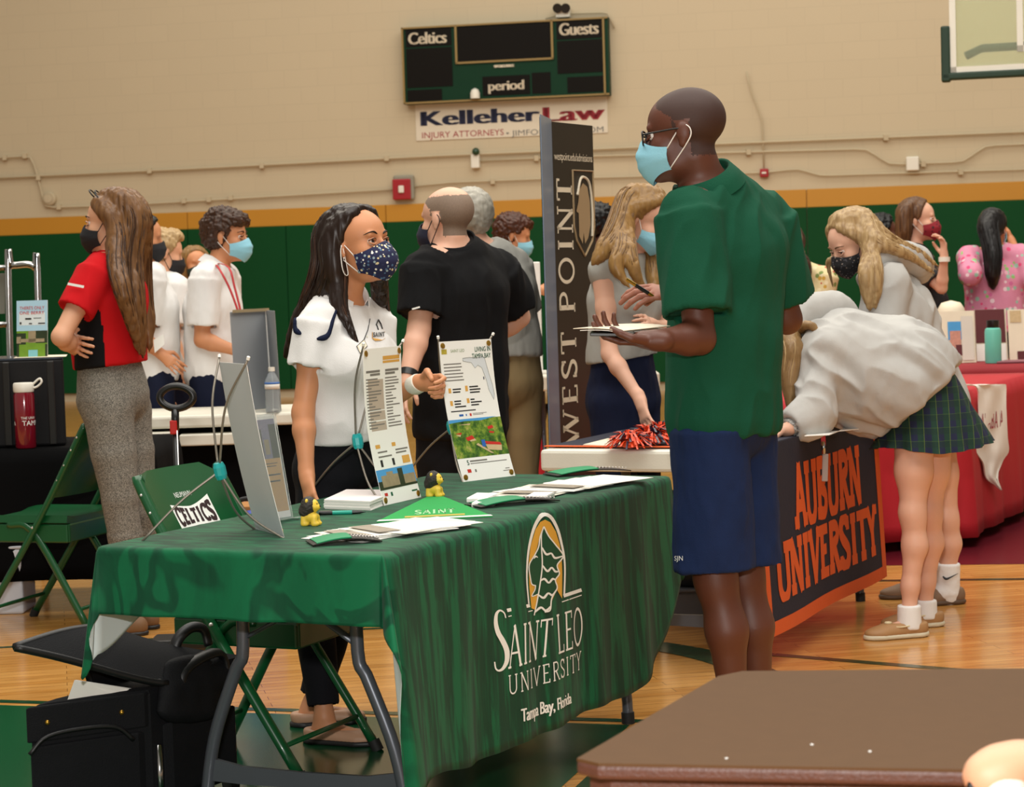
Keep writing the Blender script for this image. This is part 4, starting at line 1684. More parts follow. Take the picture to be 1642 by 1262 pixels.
rects(fs, [(.1, .58, .93, .95)], .0014).build('twilight_photo', [mat('twilight_print', '7c7690', .45, var=.2, nscale=12)], lf)
rects(fs, [(.1, .58, .4, .86), (.68, .58, .93, .90)], .0017).build('photo_trees', [M_TREEPRINT], lf)
rects(fs, [(.45, .62, .62, .76)], .0018).build('photo_church', [M_STONEPRINT], lf)
rects(fs, [(.25, .53, .8, .538), (.25, .505, .75, .513), (.2, .42, .85, .435), (.3, .36, .8, .375)], .0018).build('small_print', [M_INK], lf)

# lion stress toys
M_LIONY = mat('toy_yellow_foam', 'e2bf3c', .5)
M_LIONM = mat('toy_dark_mane', '2a241f', .6)
M_EYE = mat('toy_black_dot', '0c0c0c', .3)


def lion_toy(x, y, yaw, label):
    c = on_table(x, y)
    t = thing('lion_toy', label, 'toy', c, group='foam lion toys')
    R = rotz(yaw)
    q = lambda a, b, z: c + R @ np.array([a, b, z])
    body = [ell(q(0, -.002, .024), (.022, .016, .016), R.T)]
    for sx in (-.014, .014):
        for sy in (-.010, .010):
            body.append(cone(q(sx, sy, .007), q(sx, sy, .022), .009, .008))
            body.append(ell(q(sx + .005, sy, .006), (.009, .007, .006), R.T))
    F_ = Field(body, .0016, pad=.01).add(body, .004)
    F_.cut(c + [0, 0, .0005], (0, 0, -1))
    put_field('body', F_, [M_LIONY], t, 1)
    mane = [ell(q(-.003, 0, .052), (.021, .0245, .0245), R.T), ell(q(-.011, 0, .038), (.019, .0215, .019), R.T)]
    put_field('mane', Field(mane, .0016, pad=.01).add(mane, .006), [M_LIONM], t, 1, disp=lambda V: .0010 * vnoise(V * 300))
    hd = [ell(q(.009, 0, .053), (.014, .016, .0165), R.T), ell(q(.019, 0, .048), (.009, .010, .008), R.T), ell(q(.016, .007, .049), (.007, .007, .007), R.T), ell(q(.016, -.007, .049), (.007, .007, .007), R.T),
          ell(q(-.002, .018, .066), (.004, .006, .006), R.T), ell(q(-.002, -.018, .066), (.004, .006, .006), R.T), ell(q(.014, 0, .040), (.006, .007, .005), R.T)]
    hh = put_field('head', Field(hd, .0014, pad=.01).add(hd, .003), [M_LIONY], t, 1)
    MB().ball(q(.028, 0, .051), (.0028, .0032, .0024), 8).build('nose', [M_EYE], hh, smooth=True)
    for s in (-1, 1):
        MB().ball(q(.0215, .006 * s, .0575), .0018, 8).build('eye', [M_EYE], hh, smooth=True)
    MB().tube(spline([q(-.02, .004, .02), q(-.026, .01, .012), q(-.02, .018, .006)], 8), .0028, 6).build('tail', [M_LIONY], t, smooth=True)


lion_toy(498, 843, -.25, 'yellow foam lion with dark mane at left by the sign holder')
lion_toy(697, 797, -.30, 'yellow foam lion with dark mane behind the green pennant tip')

# note pad, pens
M_PENT = mat('teal_pen_barrel', '1a9a86', .25)
c = [on_table(520, 816), on_table(594, 819), on_table(640, 800), on_table(556, 799)]
t = thing('notepad', 'thick white notepad lying under the hand of the woman with dark hair', 'notepad', np.mean(c, 0))
mb = MB()
for k in range(9):
    dz = .0028 * k
    j = np.array([rng.uniform(-.002, .002), rng.uniform(-.002, .002), 0])
    mb.hexa([p + j + [0, 0, dz] for p in c], [p + j + [0, 0, dz + .0026] for p in c])
mb.build('pages', [M_PAPER], t)
MB().hexa([p + [0, 0, .0252] for p in c], [p + [0, 0, .0262] for p in c]).build('top_page', [mat('top_page_print', 'f3e9e6', .6)], t)


def pen(name, label, p0, p1, r, m1, m2):
    t = thing(name, label, 'pen', (p0 + p1) / 2 - [0, 0, r])
    d = p1 - p0
    MB().tube([p0 + d * .02, p0 + d * .30, p0 + d * .32], r, 10).build('grip', [m2], t, smooth='auto')
    MB().tube([p0 + d * .32, p0 + d * .75], r * 1.05, 10).build('barrel', [m1], t, smooth='auto')
    MB().tube([p0 + d * .75, p0 + d * .93, p0 + d, p0 + d * 1.05], [r, r * .8, r * .3, r * .1], 10).build('tip', [m2], t, smooth='auto')
    MB().box(p0 + d * .16 + [0, 0, r], (np.linalg.norm(d) * .25, .003, .002), np.column_stack(frame(d)[::-1])).build('clip', [M_ROD], t)


pen('pen', 'teal and black pen lying in front of the notepad', on_table(510, 823, TOP + .006), on_table(583, 821, TOP + .006), .0055, M_PENT, M_BLACKP)

# felt pennant
pa, pb, pc = on_table(604, 838), on_table(790, 829), on_table(697, 792)
M_PENNANT = mat('bright_green_felt', '1f9a48', .9, bump=.2, bscale=500, sheen=.0)
t = thing('pennant', 'bright green felt pennant lying flat with its tip pointing away', 'pennant', (pa + pb + pc) / 3)
zz = np.array([0, 0, .003])
MB().prism([pa, pb, pc], zz).build('felt', [M_PENNANT], t)
q = lambda k: (pa + (pc - pa) * k, pb + (pc - pb) * k)
MB().prism([pa + zz, pb + zz, q(.035)[1] + zz, q(.035)[0] + zz], zz * .4).build('white_edge', [M_PAPER], t)
ax_ = nrm(pc - (pa + pb) / 2)
cr_ = nrm(pb - pa)
V, Fs, w = stroke_text('SAINT', .2, .12, .0)
mid = (pa + pb) / 2
decal('lettering', V, Fs, plane_map(mid - cr_ * .055 + ax_ * .11, cr_ * .026, ax_ * .11, .0036 ) if False else (lambda P_: np.array([mid + cr_ * (-.055 + q_[0] / w * .11) + ax_ * (.12 + q_[1] * .10) + zz * 1.2 for q_ in P_])), mat('pale_green_ink', '9fcf9a', .7), t)
rects(lambda a_, b_, o_: mid + cr_ * a_ + ax_ * b_ + zz * 1.25, [(-.08, .05, .08, .085)], 0).build('gold_band', [mat('gold_ink', 'b9a63a', .6)], t)


# fanned leaflets
def leaflet_fan(c0, c1, w, n, lw, label, group, skew):
    d = c1 - c0
    u = nrm(d)
    v = np.array([-u[1], u[0], 0])
    cols = [M_PAPER, M_PAPER, mat('leaflet_cream', 'e4dccb', .5), M_PAPER, M_PAPER]
    for k in range(n):
        f = k / max(1, n - 1)
        c = c0 + d * f
        ang_ = skew + rng.uniform(-.22, .22)
        a_ = u * math.cos(ang_) + v * math.sin(ang_)
        b_ = np.array([-a_[1], a_[0], 0])
        z0 = TOP + .0010 + .0014 * (n - k) if False else TOP + .0008 + .0013 * k
        G = np.array([[c + a_ * (x - .5) * lw + b_ * (y - .5) * w for y in (0, .5, 1)] for x in np.linspace(0, 1, 6)])
        G[..., 2] = z0 + .004 * (np.linspace(0, 1, 6)[:, None] - .3) ** 2 * rng.uniform(.2, 1.6)
        o = MB().sheet(G, .0009).build('leaflet', [cols[k % 5]], smooth=False)
        tag(o, label, 'leaflet', group)
        if k in (2, 6):
            MB().quad(*[(c + a_ * x * lw + b_ * y * w) * [1, 1, 0] + [0, 0, z0 + .0052] for x, y in ((-.44, -.4), (-.2, -.4), (-.2, .4), (-.44, .4))]).build('printed_panel', [mat('leaflet_photo', '9b8f7e', .5, var=.4, nscale=30)], o)


leaflet_fan(on_table(590, 857), on_table(668, 849), .20, 9, .27, 'white printed leaflet in the fan nearest the corner of the green table', 'leaflets fanned out at the front left', .15)
leaflet_fan(on_table(840, 792), on_table(960, 777), .20, 10, .27, 'white printed leaflet in the fan at the far right of the green table', 'leaflets fanned out at the far right', .25)

# green and black folded lanyards with printed silver beads of lettering
M_LGREEN = mat('lanyard_green', '118a58', .45)
M_LBLACK = mat('lanyard_black', '1a1512', .4)
M_SILVER = mat('silver_print', 'd8cfc8', .3, metal=.5)


def lanyard(x0, y0, x1, y1, w, label):
    a, b = on_table(x0, y0), on_table(x1, y1)
    t = thing('folded_lanyard', label, 'lanyard', (a + b) / 2, group='packed lanyards')
    u = b - a
    L = np.linalg.norm(u)
    u /= L
    v = np.array([-u[1], u[0], 0])
    f = lambda s, k, z: a + u * s * L + v * k * w + np.array([0, 0, z])
    for nm, s0, s1, m, h in (('black_band', 0, 1, M_LBLACK, .016), ('green_band', .06, .56, M_LGREEN, .018)):
        G = np.array([[f(s, k, .002 + h * math.sin(math.pi * (s * .9 + .05)) * (1 - .8 * k * k * 4 * .25)) for k in np.linspace(-.5, .5, 6)] for s in np.linspace(s0, s1, 12)])
        if nm == 'green_band':
            G[..., 2] += .0015
        MB().sheet(G, .003).build(nm, [m], t, smooth=True)
    mb = MB()
    for i in range(9):
        for k in (-.12, -.34):
            mb.ball(f(.60 + i * .045, k, .012 + .008 * math.sin(math.pi * (.60 + i * .045))), .0022, 6)
    mb.build('silver_lettering', [M_SILVER], t)
    return t


lanyard(496, 874, 606, 867, .10, 'green and black lanyard at the near left corner of the table')
lanyard(758, 814, 884, 803, .10, 'green and black lanyard between the pennant and the leaflets')
lanyard(882, 764, 1000, 755, .10, 'green and black lanyard at the far end of the green table')


def small_box(px, label, h=.012):
    c = [on_table(*p) for p in px]
    t = thing('small_carton', label, 'box', np.mean(c, 0), group='small white cartons')
    MB().hexa(c, [p + [0, 0, h] for p in c]).build('carton', [M_PAPER], t, bevel=.002)
    MB().hexa([p * .96 + np.mean(c, 0) * .04 + [0, 0, h] for p in c], [p * .96 + np.mean(c, 0) * .04 + [0, 0, h + .0012] for p in c]).build('lid', [M_PAPER], t)


small_box([(748, 806), (782, 806), (800, 798), (765, 797)], 'small white carton nearest the pennant, rear of the pair')
small_box([(756, 814), (792, 812), (802, 805), (770, 806)], 'small white carton just in front of the other by the pennant')
small_box([(842, 804), (878, 802), (890, 796), (856, 796)], 'small white carton lying on the right of the middle lanyard')


# ------------------------------------------------------------------ folding chairs
M_CHAIR = mat('glossy_green_enamel', '0b4e28', .30, coat=.12)
M_CHAIRD = mat('dark_green_vinyl', '123a22', .35)
M_PRINTB = mat('print_maroon_black', '2a1216', .6)


def folding_chair(label, loc, rz, logo=False):
    t = thing('folding_chair', label, 'chair', loc, rz)
    def bd(name, mb, m, par=t, **k):
        return mb.build(name, [m], par, local=True, **k)
    hw = .215
    for s in (-1, 1):
        x = s * hw
        pts = [(x * .92, -.262, .83), (x * .98, -.25, .80), (x, -.06, .47), (x, .24, .012)]
        lg = bd('leg', MB().tube(spline(pts, 16), .0135, 10, flat=1.25), M_CHAIR, smooth=True)
        bd('foot', MB().tube([(x, .232, .03), (x, .247, 0)], .018, 10), M_FOOT, lg, smooth='auto')
        pts = [(x * .90, .10, .44), (x * .90, -.02, .40), (x * .90, -.25, .012)]
        lg = bd('leg', MB().tube(spline(pts, 12), .0125, 10, flat=1.25), M_CHAIR, smooth=True)
        bd('foot', MB().tube([(x * .9, -.243, .03), (x * .9, -.256, 0)], .018, 10), M_FOOT, lg, smooth='auto')
        bd('bolt', MB().ball((x * 1.04, -.03, .43), .008, 8), M_SILVER, smooth=True)
    bd('stretcher', MB().tube([(-hw, .185, .10), (hw, .185, .10)], .008, 8), M_CHAIR, smooth=True)
    bd('stretcher', MB().tube([(-hw * .9, -.20, .10), (hw * .9, -.20, .10)], .008, 8), M_CHAIR, smooth=True)
    # seat pan with rolled edges
    G = np.array([[(x, y, .445 + .012 * (abs(x) / .2) ** 4 - .012 * max(0, (y - .15) / .08) ** 2 + .006) for y in np.linspace(-.17, .235, 12)] for x in np.linspace(-.20, .20, 14)])
    bd('seat', MB().sheet(G, .03), M_CHAIR, smooth='auto')
    for x_, y_, a_, b_ in ((-.19, .03, .018, .40), (.19, .03, .018, .40), (0, .225, .38, .018), (0, -.165, .38, .018)):
        bd('seat_rail', MB().box((x_, y_, .405), (a_, b_, .075)), M_CHAIR, bevel=.006)
    # curved back panel, rounded top corners
    rows = []
    for z in np.linspace(.555, .845, 14):
        k = max(0, (z - .745) / .10)
        w_ = .222 - .085 * k ** 2.6
        y0 = -.262 + (.83 - z) * .56
        rows.append([(x, y0 - .030 * (1 - (x / .222) ** 2) - .004, z) for x in np.linspace(-w_, w_, 19)])
    G = np.array(rows)
    bp = bd('back_panel', MB().sheet(G, .022), M_CHAIR, smooth='auto')
    for s in (-1, 1):
        for z in (.62, .68, .74, .79):
            bd('rivet', MB().ball((s * .226, -.262 + (.83 - z) * .56 - .004, z), .0045, 8), M_SILVER, smooth=True)
    if logo:
        def face(off):
            def f(p):
                x, z = -p[:, 0], p[:, 1]
                y = -.262 + (.83 - z) * .56 - .030 * (1 - (x / .222) ** 2) - .004
                return np.stack([x, y + .0118 + off, z + .0], 1)
            return f
        V, Fs, w = stroke_text('CELTICS', .26, .22, .03, track=.02)
        V = np.array(V)
        X = -.095 + V[:, 0] / w * .19
        hh = .040 + .020 * np.abs((X / .095)) ** 1.5
        for nm, m, gx, gz, off in (('white_outline', M_PRINTW, 1.0, .0, .001), ('lettering', M_PRINTB, 1.0, 0.0, .002)):
            if nm == 'white_outline':
                mb = MB()
                nn = 24
                xs = np.linspace(-.102, .102, nn)
                top = .690 + .046 + .018 * np.abs(xs / .1) ** 1.5 * np.where(xs > 0, 1.3, .7)
                bot = .690 - .008 - .010 * np.abs(xs / .1) ** 1.5
                P2 = np.concatenate([np.stack([xs, bot], 1), np.stack([xs[::-1], top[::-1]], 1)])
                V2, F2 = subdivide2d(P2, [tuple(range(len(P2)))], .03)
                decal(nm, V2, F2, face(off), m, bp, local=True)
            else:
                Z = .690 + (V[:, 1] * hh) - .004 * np.abs(X / .1)
                decal(nm, np.stack([X, Z], 1), Fs, face(off), m, bp, local=True)
        V2, F2 = font_flat('NEUMANN', 1.0)
        x0, x1 = V2[:, 0].min(), V2[:, 0].max()
        P2 = np.stack([-.055 + (V2[:, 0] - x0) / (x1 - x0) * .085, .764 + V2[:, 1] * .015], 1)
        decal('school_lettering', P2, F2, face(.0025), M_PRINTW, bp, local=True)
    return t


yaw_v = math.atan2(TV[1], TV[0]) - math.pi / 2      # facing +V (away from the table front)
folding_chair('glossy green folding chair with white CELTICS lettering behind the front table', tuple(T(.93, .90)), yaw_v + math.pi, logo=True)
folding_chair('plain green folding chair at the left edge beside the woman in red', (-1.88, 8.74, 0), yaw_v + .12)


# ------------------------------------------------------------------ rolling case under the table
M_NYLON = mat('black_ballistic_nylon', '101114', .75, var=.25, nscale=14, bump=.35, bscale=300, spec=.2)
M_NYLONP = mat('black_nylon_piping', '0c0c0e', .45)
M_CHROME = mat('chrome_tube', 'b8b8b8', .15, metal=1.0)
o = PH(42, 1128, .345)
p1 = PH(240, 1102, .345)
p2 = PH(372, 1068, .345)
o[2] = p1[2] = p2[2] = 0
uu = p1 - o
vv = p2 - p1
t = thing('rolling_case', 'open black rolling case with papers under the left end of the table', 'bag', (o + p2) / 2)
q = lambda a, b, z: o + uu * a + vv * b + np.array([0, 0, z * .87])


def puffy(corners, h0, h1, bulge, name, par, m=M_NYLON, bev=.02):
    mb = MB()
    c = np.mean(corners, 0)
    mb.hexa([p + [0, 0, h0 * .87] for p in corners], [p + [0, 0, h1 * .87] for p in corners])
    return mb.build(name, [m], par, bevel=bev)


puffy([q(.0, .0, 0), q(1, 0, 0), q(1, 1, 0), q(0, 1, 0)], .035, .395, 0, 'body', t)
# open lid propped up on the left, hinged at the right
lid = MB()
hz = lambda a: .405 + .155 * max(0, 1 - a) ** 1.15
G = np.array([[q(-.10 + 1.22 * a + .05 * math.sin(3 * b), .02 + b, hz(a) + .006 * math.sin(5 * a + 3 * b) + .010 * math.sin(math.pi * b)) for b in np.linspace(.02, .98, 10)] for a in np.linspace(0, 1, 14)])
lid.sheet(G, .020)
lid.build('lid', [M_NYLON], t, smooth='auto')
edge = [G[0, j] for j in range(10)] + [G[i, -1] for i in range(1, 14)]
MB().tube(spline([G[i, 0] for i in range(14)], 24), .011, 8).build('lid_piping', [M_NYLONP], t, smooth=True)
MB().tube(spline([G[0, j] for j in range(10)], 20), .012, 8).build('lid_piping', [M_NYLONP], t, smooth=True)
mb = MB()
mb.hexa([q(.10, .55, .38), q(.16, .55, .38), q(.16, .95, .38), q(.10, .95, .38)], [q(.06, .50, .50), q(.10, .50, .50), q(.10, .98, .51), q(.06, .98, .51)])
mb.build('gusset', [M_NYLONP], t, bevel=.01)
MB().tube(spline([q(.50, .98, .45), q(.52, 1.02, .50), q(.62, 1.04, .53), q(.74, 1.03, .52), q(.80, 1.0, .47)], 20), .016, 10, flat=.7).build('carry_handle', [M_NYLONP], t, smooth=True)
pr_ = [tcone(q(1.10, .30, .30), q(1.06, .40, .435), vv, (.12, .034), (.10, .026)), cone(q(1.08, .15, .37), q(1.06, .8, .385), .026, .03)]
put_field('side_bulge', Field(pr_, .010, pad=.02).add(pr_, .03), [M_NYLON], t, 1, disp=lambda V: .005 * vnoise(V * 22))
# front pockets with flaps
fo = -nrm(vv) * .022
puffy([q(.06, 0, 0) + fo, q(.94, 0, 0) + fo, q(.94, .02, 0), q(.06, .02, 0)], .06, .27, 0, 'front_pocket', t, bev=.015)
fp = MB().tube(spline([q(.08, 0, .25) + fo * 1.4, q(.22, 0, .295) + fo * 1.4, q(.5, 0, .305) + fo * 1.4, q(.78, 0, .295) + fo * 1.4, q(.92, 0, .25) + fo * 1.4], 20), .006, 8).build('pocket_piping', [M_NYLONP], t, smooth=True)
puffy([q(.02, 0, 0) + fo * .6, q(.98, 0, 0) + fo * .6, q(.98, .02, 0), q(.02, .02, 0)], .28, .385, 0, 'organizer_panel', t, bev=.012)
for a in (.2, .8):
    MB().ball(q(a, 0, .335) + fo * .8, .007, 8).build('snap', [M_GROMMET], t, smooth=True)
puffy([q(1, .12, 0), q(1, .9, 0), q(1, .9, 0) + nrm(uu) * .03, q(1, .12, 0) + nrm(uu) * .03], .06, .28, 0, 'side_pocket', t, bev=.015)
MB().tube(spline([q(1.16, .10, .34), q(1.18, .16, .43), q(1.16, .62, .455), q(1.16, .72, .36)], 16), .017, 10, flat=.6).build('side_handle', [M_NYLONP], t, smooth=True)
for b in (.3, .72):
    MB().tube([q(1.19, b - .16, .40), q(1.19, b - .16, .36)], .011, 8).build('handle_clip', [M_CHROME], t, smooth=True)
for a, b in ((.05, 1.0), (.95, 1.0)):
    MB().lathe([(.001, -.012), (.035, -.012), (.035, .012), (.001, .012)], q(a, b, .035), 18, nrm(uu)).build('wheel', [M_FOOT], t, smooth='auto')
for a, b in ((.05, .06), (.95, .06)):
    MB().box(q(a, b, .018), (.03, .03, .036)).build('stand_foot', [M_BLACKP], t)
for b in (.05, .95):
    MB().tube([q(1.02, b, .02), q(1.02, b, .22)], .009, 8).build('corner_guard', [M_CHROME], t, smooth=True)
for k in range(5):
    c4 = [q(.22 + .012 * k, .10 + .05 * k, .36), q(.74, .10 + .05 * k, .36), q(.74, .12 + .05 * k, .36), q(.22 + .012 * k, .12 + .05 * k, .36)]
    hh = (.075, .065, .055, .045, .04)[k]
    mb = MB()
    mb.hexa(c4, [c4[0] + [.03, 0, hh], c4[1] + [0, 0, hh * .45], c4[2] + [0, 0, hh * .45], c4[3] + [.03, 0, hh]])
    o_ = mb.build('paper_stack', [M_PAPER if k < 3 else mat('leaflet_photo', '9b8f7e', .5)])
    tag(o_, 'white papers sticking out of the open black rolling case', 'papers', 'papers in the rolling case')

# ------------------------------------------------------------------ left background
M_BLKCLOTH = mat('black_table_drape', '09090a', .9, bump=.2, spec=.08)
M_CASE = mat('black_display_case', '161516', .6, var=.15, spec=.2)


def drape(name, label, c4, top, bottom, m, cat='tablecloth', ripple=.012, sides=(0, 1, 2, 3)):
    """Cloth over a table: c4 = corners on the floor plan in order; falls to bottom."""
    mb = MB()
    P4 = [np.array([p[0], p[1], 0]) for p in c4]
    G = np.array([[P4[0] * (1 - a) * (1 - b) + P4[1] * a * (1 - b) + P4[2] * a * b + P4[3] * (1 - a) * b + [0, 0, top] for b in np.linspace(0, 1, 8)] for a in np.linspace(0, 1, 14)])
    mb.grid(G)
    c = np.mean(P4, 0)
    for i in range(4):
        a, b = P4[i], P4[(i + 1) % 4]
        d = b - a
        L = np.linalg.norm(d)
        n = np.array([d[1], -d[0], 0]) / L
        if np.dot(n, (a + b) / 2 - c) < 0:
            n = -n
        nu = max(6, int(L / .05))
        nb = []
        for e, (p_, q_) in enumerate(((P4[i - 1], P4[i]), (P4[(i + 1) % 4], P4[(i + 2) % 4]))):
            dd = q_ - p_
            m_ = np.array([dd[1], -dd[0], 0]) / np.linalg.norm(dd)
            nb.append(m_ if np.dot(m_, (p_ + q_) / 2 - c) > 0 else -m_)
        rows = []
        for u in np.linspace(0, 1, nu):
            col = []
            e0, e1 = u * L, (1 - u) * L
            for k, w in enumerate(np.linspace(0, 1, 10)):
                z = top - (top - bottom) * w
                base_ = .012 * min(1, w * 8) + .03 * w
                rip = ripple * w * (math.sin(u * L * 13 + i) + .5 * math.sin(u * L * 29 + 2 * i)) * min(1, e0 / .12) * min(1, e1 / .12)
                col.append(a + d * u + n * (base_ + rip) + (nb[0] * max(0, 1 - e0 / .12) + nb[1] * max(0, 1 - e1 / .12)) * base_ + [0, 0, z])
            rows.append(col)
        mb.grid(np.array(rows))
    bm = bmesh.new()
    me = bpy.data.meshes.new('d')
    me.from_pydata(mb.v, [], mb.f)
    bm.from_mesh(me)
    bmesh.ops.remove_doubles(bm, verts=bm.verts[:], dist=.004)
    bmesh.ops.recalc_face_normals(bm, faces=bm.faces[:])
    bm.verts.index_update()
    V = [tuple(v.co) for v in bm.verts]
    Fs = [tuple(v.index for v in f.verts) for f in bm.faces]
    bm.free()
    ob = put(name, V, faces=Fs, mats=[m], smooth=True)
    md = ob.modifiers.new('thickness', 'SOLIDIFY')
    md.thickness = .003
    tag(ob, label, cat)
    return ob


def fr_of(o_, u_, v_):
    return lambda s, t, z=0.0: o_ + u_ * s + v_ * t + np.array([0, 0, z])


# black draped table behind the left chair, with a black display case
bt = fr_of(np.array([-3.3, 9.14, 0]), np.array([1.0, 0, 0]), np.array([0, 1.0, 0]))
folding_table('folding_table', 'folding table hidden under the black drape at the left edge', bt, 1.75, .7, z=.69, ends=(.25, -.25))
drape('table_drape', 'black table drape behind the left green chair', [bt(-.01, -.01), bt(1.76, -.01), bt(1.76, .71), bt(-.01, .71)], .697, .14, M_BLKCLOTH)
t = thing('display_case', 'tall black display case standing on the black drape behind the red bottle', 'case', P(40, 720, 9.3))
ca = [P(-60, 722, 9.25), P(107, 717, 9.3), P(107, 717, 9.65), P(-60, 722, 9.65)]
for p in ca:
    p[2] = .700
MB().hexa(ca, [p + [0, 0, .374] for p in ca]).build('body', [M_CASE], t, bevel=.01)
for x in (15, 86):
    a = P(x, 720, 9.24)
    MB().box(a * [1, 1, 0] + [0, 0, .702 + .186], (.03, .012, .36)).build('corner_post', [M_BLACKP], t, bevel=.004)
MB().hexa([p * [1, 1, 0] + [0, 0, 1.0745] for p in ca], [p * [1, 1, 0] + [0, 0, 1.082] for p in ca]).build('top_panel', [mat('dark_glossy_top', '26303c', .25)], t)

# red water bottle with white cap
M_BOTR = mat('translucent_red_plastic', '7c0f22', .15, spec=.7, coat=.5)
c = P(42, 722, 9.20)
c[2] = .700
t = thing('water_bottle', 'red water bottle with white loop cap on the black drape', 'bottle', c)
MB().lathe([(.001, 0), (.040, 0), (.044, .006), (.044, .225), (.040, .240), (.001, .24)], c, 28).build('bottle_body', [M_BOTR], t, smooth='auto')
MB().lathe([(.001, .24), (.042, .24), (.044, .245), (.044, .275), (.040, .28), (.001, .28)], c, 28).build('cap', [M_WHITEP], t, smooth='auto')
MB().tube(spline([c + [.03, 0, .262], c + [.055, 0, .285], c + [.072, 0, .295], c + [.078, 0, .28], c + [.060, 0, .262], c + [.04, 0, .255]], 20), .005, 8).build('cap_loop', [M_WHITEP], t, smooth=True)


def cylmap(c, r, z0, a0, s):
    return lambda p: np.array([c + [r * math.sin(a0 + q_[0] * s / r), -r * math.cos(a0 + q_[0] * s / r), z0 + q_[1] * s] for q_ in p])


for s_, z0, sz, a0 in (('THE UNIV', .125, .011, -.15), ('TAMPA', .098, .022, -.05), ('A', .098, .02, -1.25)):
    V, Fs = font_flat(s_, 1.0)
    decal('bottle_lettering', V, Fs, cylmap(c, .0446, z0, a0, sz), M_PRINTW, t)

# tabletop poster on the case
a = P(27, 572, 9.4)
a[2] = 1.084
uw, hh = .235, .25
t = thing('tabletop_sign', 'small poster saying There is only one berry standing on the black case', 'sign', a)
f = lambda p, q_, off=0.0: a + np.array([1, -.05, 0]) * uw * .66 * p * .88 + np.array([.035, .02, 1]) * hh * q_ * .98 + np.array([0, -1, 0]) * off
G = np.array([[f(p, q_) for q_ in np.linspace(0, 1, 4)] for p in np.linspace(0, 1, 4)])
MB().sheet(G, .004).build('board', [M_PAPER], t)
rects(f, [(0, .46, 1, 1)], .0026).build('sky_panel', [mat('pale_blue_print', 'a9cfe2', .5)], t)
rects(f, [(.08, .56, .92, .78)], .003).build('white_field', [mat('paler_print', 'd8e2e4', .5)], t)
rects(f, [(0, 0, 1, .46)], .003).build('campus_photo', [M_LAWNPRINT], t)
rects(f, [(0, .22, .3, .42), (.62, .24, 1, .46), (0, .0, .08, .25), (.92, 0, 1, .22)], .0034).build('photo_trees', [M_TREEPRINT], t)
rects(f, [(.38, .25, .62, .46), (.1, .26, .9, .32), (.0, .24, .14, .36)], .0038).build('photo_building', [M_STONEPRINT], t)
rects(f, [(.38, 0, .68, .12)], .004).build('photo_fountain', [mat('fountain_print', '7fc0c8', .4)], t)
for s_, v_ in (("THERE'S ONLY", .84), ('ONE BERRY', .755)):
    V, Fs = font_flat(s_, 1.0)
    x0, x1 = V[:, 0].min(), V[:, 0].max()
    decal('headline', V, Fs, lambda P_: np.array([f(.10 + (q_[0] - x0) / (x1 - x0) * .8, v_ + q_[1] * .06, .0042) for q_ in P_]), M_ROOFPRINT, t)
rects(f, [(.28, .66, .48, .69), (.55, .68, .8, .69), (.1, .58, .16, .62), (.4, .58, .5, .6), (.7, .58, .92, .6)], .0042).build('small_print', [M_INK], t)
c4 = [P(22, 578, 9.3), P(106, 573, 9.3), P(108, 570, 9.55), P(30, 574, 9.6)]
for p in c4:
    p[2] = 1.0825
o_ = MB().hexa(c4, [p + [0, 0, .0015] for p in c4]).build('paper_sheet', [M_PAPERCREAM])
tag(o_, 'cream sheet of paper under the small poster on the case', 'paper')

# silver tubular cart behind
t = thing('tubular_rack', 'silver tubular rack with grey panel at the far left edge', 'rack', P(30, 660, 10.2) * [1, 1, 0])
ht = lambda x, y, D=10.2: P(x, y, D)
for D in (10.2,):
    pts = [ht(21, 800), ht(13, 440), ht(18, 427), ht(28, 425), ht(46, 424), ht(56, 430), ht(60, 446), ht(66, 800)]
    for p in (pts[0], pts[-1]):
        p[2] = 0
    MB().tube(spline(pts, 60), .016, 10).build('hoop', [M_CHROME], t, smooth=True)
for y in (429, 520, 575):
    MB().tube([ht(-60, y + 3), ht(15, y)], .014, 10).build('cross_tube', [M_CHROME], t, smooth=True)
MB().hexa([ht(-60, 505, 10.25), ht(8, 503, 10.25), ht(8, 503, 10.3), ht(-60, 505, 10.3)], [ht(-60, 440, 10.25), ht(8, 438, 10.25), ht(8, 438, 10.3), ht(-60, 440, 10.3)]).build('grey_panel', [mat('grey_canvas', '77766a', .7)], t)
p = ht(-60, 700)
MB().tube([ht(-60, 429), p * [1, 1, 0]], .014, 10).build('rear_post', [M_CHROME], t, smooth=True)

# pale carton on the floor at the left edge
c = PH(-20, 985, 0)
t = thing('floor_carton', 'pale carton on the floor under the left chair', 'box', c)
MB().box(c + [0, .1, .14], (.32, .25, .28)).build('carton', [mat('pale_carton', 'c9cdd6', .6)], t, bevel=.01)
MB().box(c + [0, .1, .285], (.325, .255, .012)).build('lid', [mat('pale_carton', 'c9cdd6', .6)], t, bevel=.004)

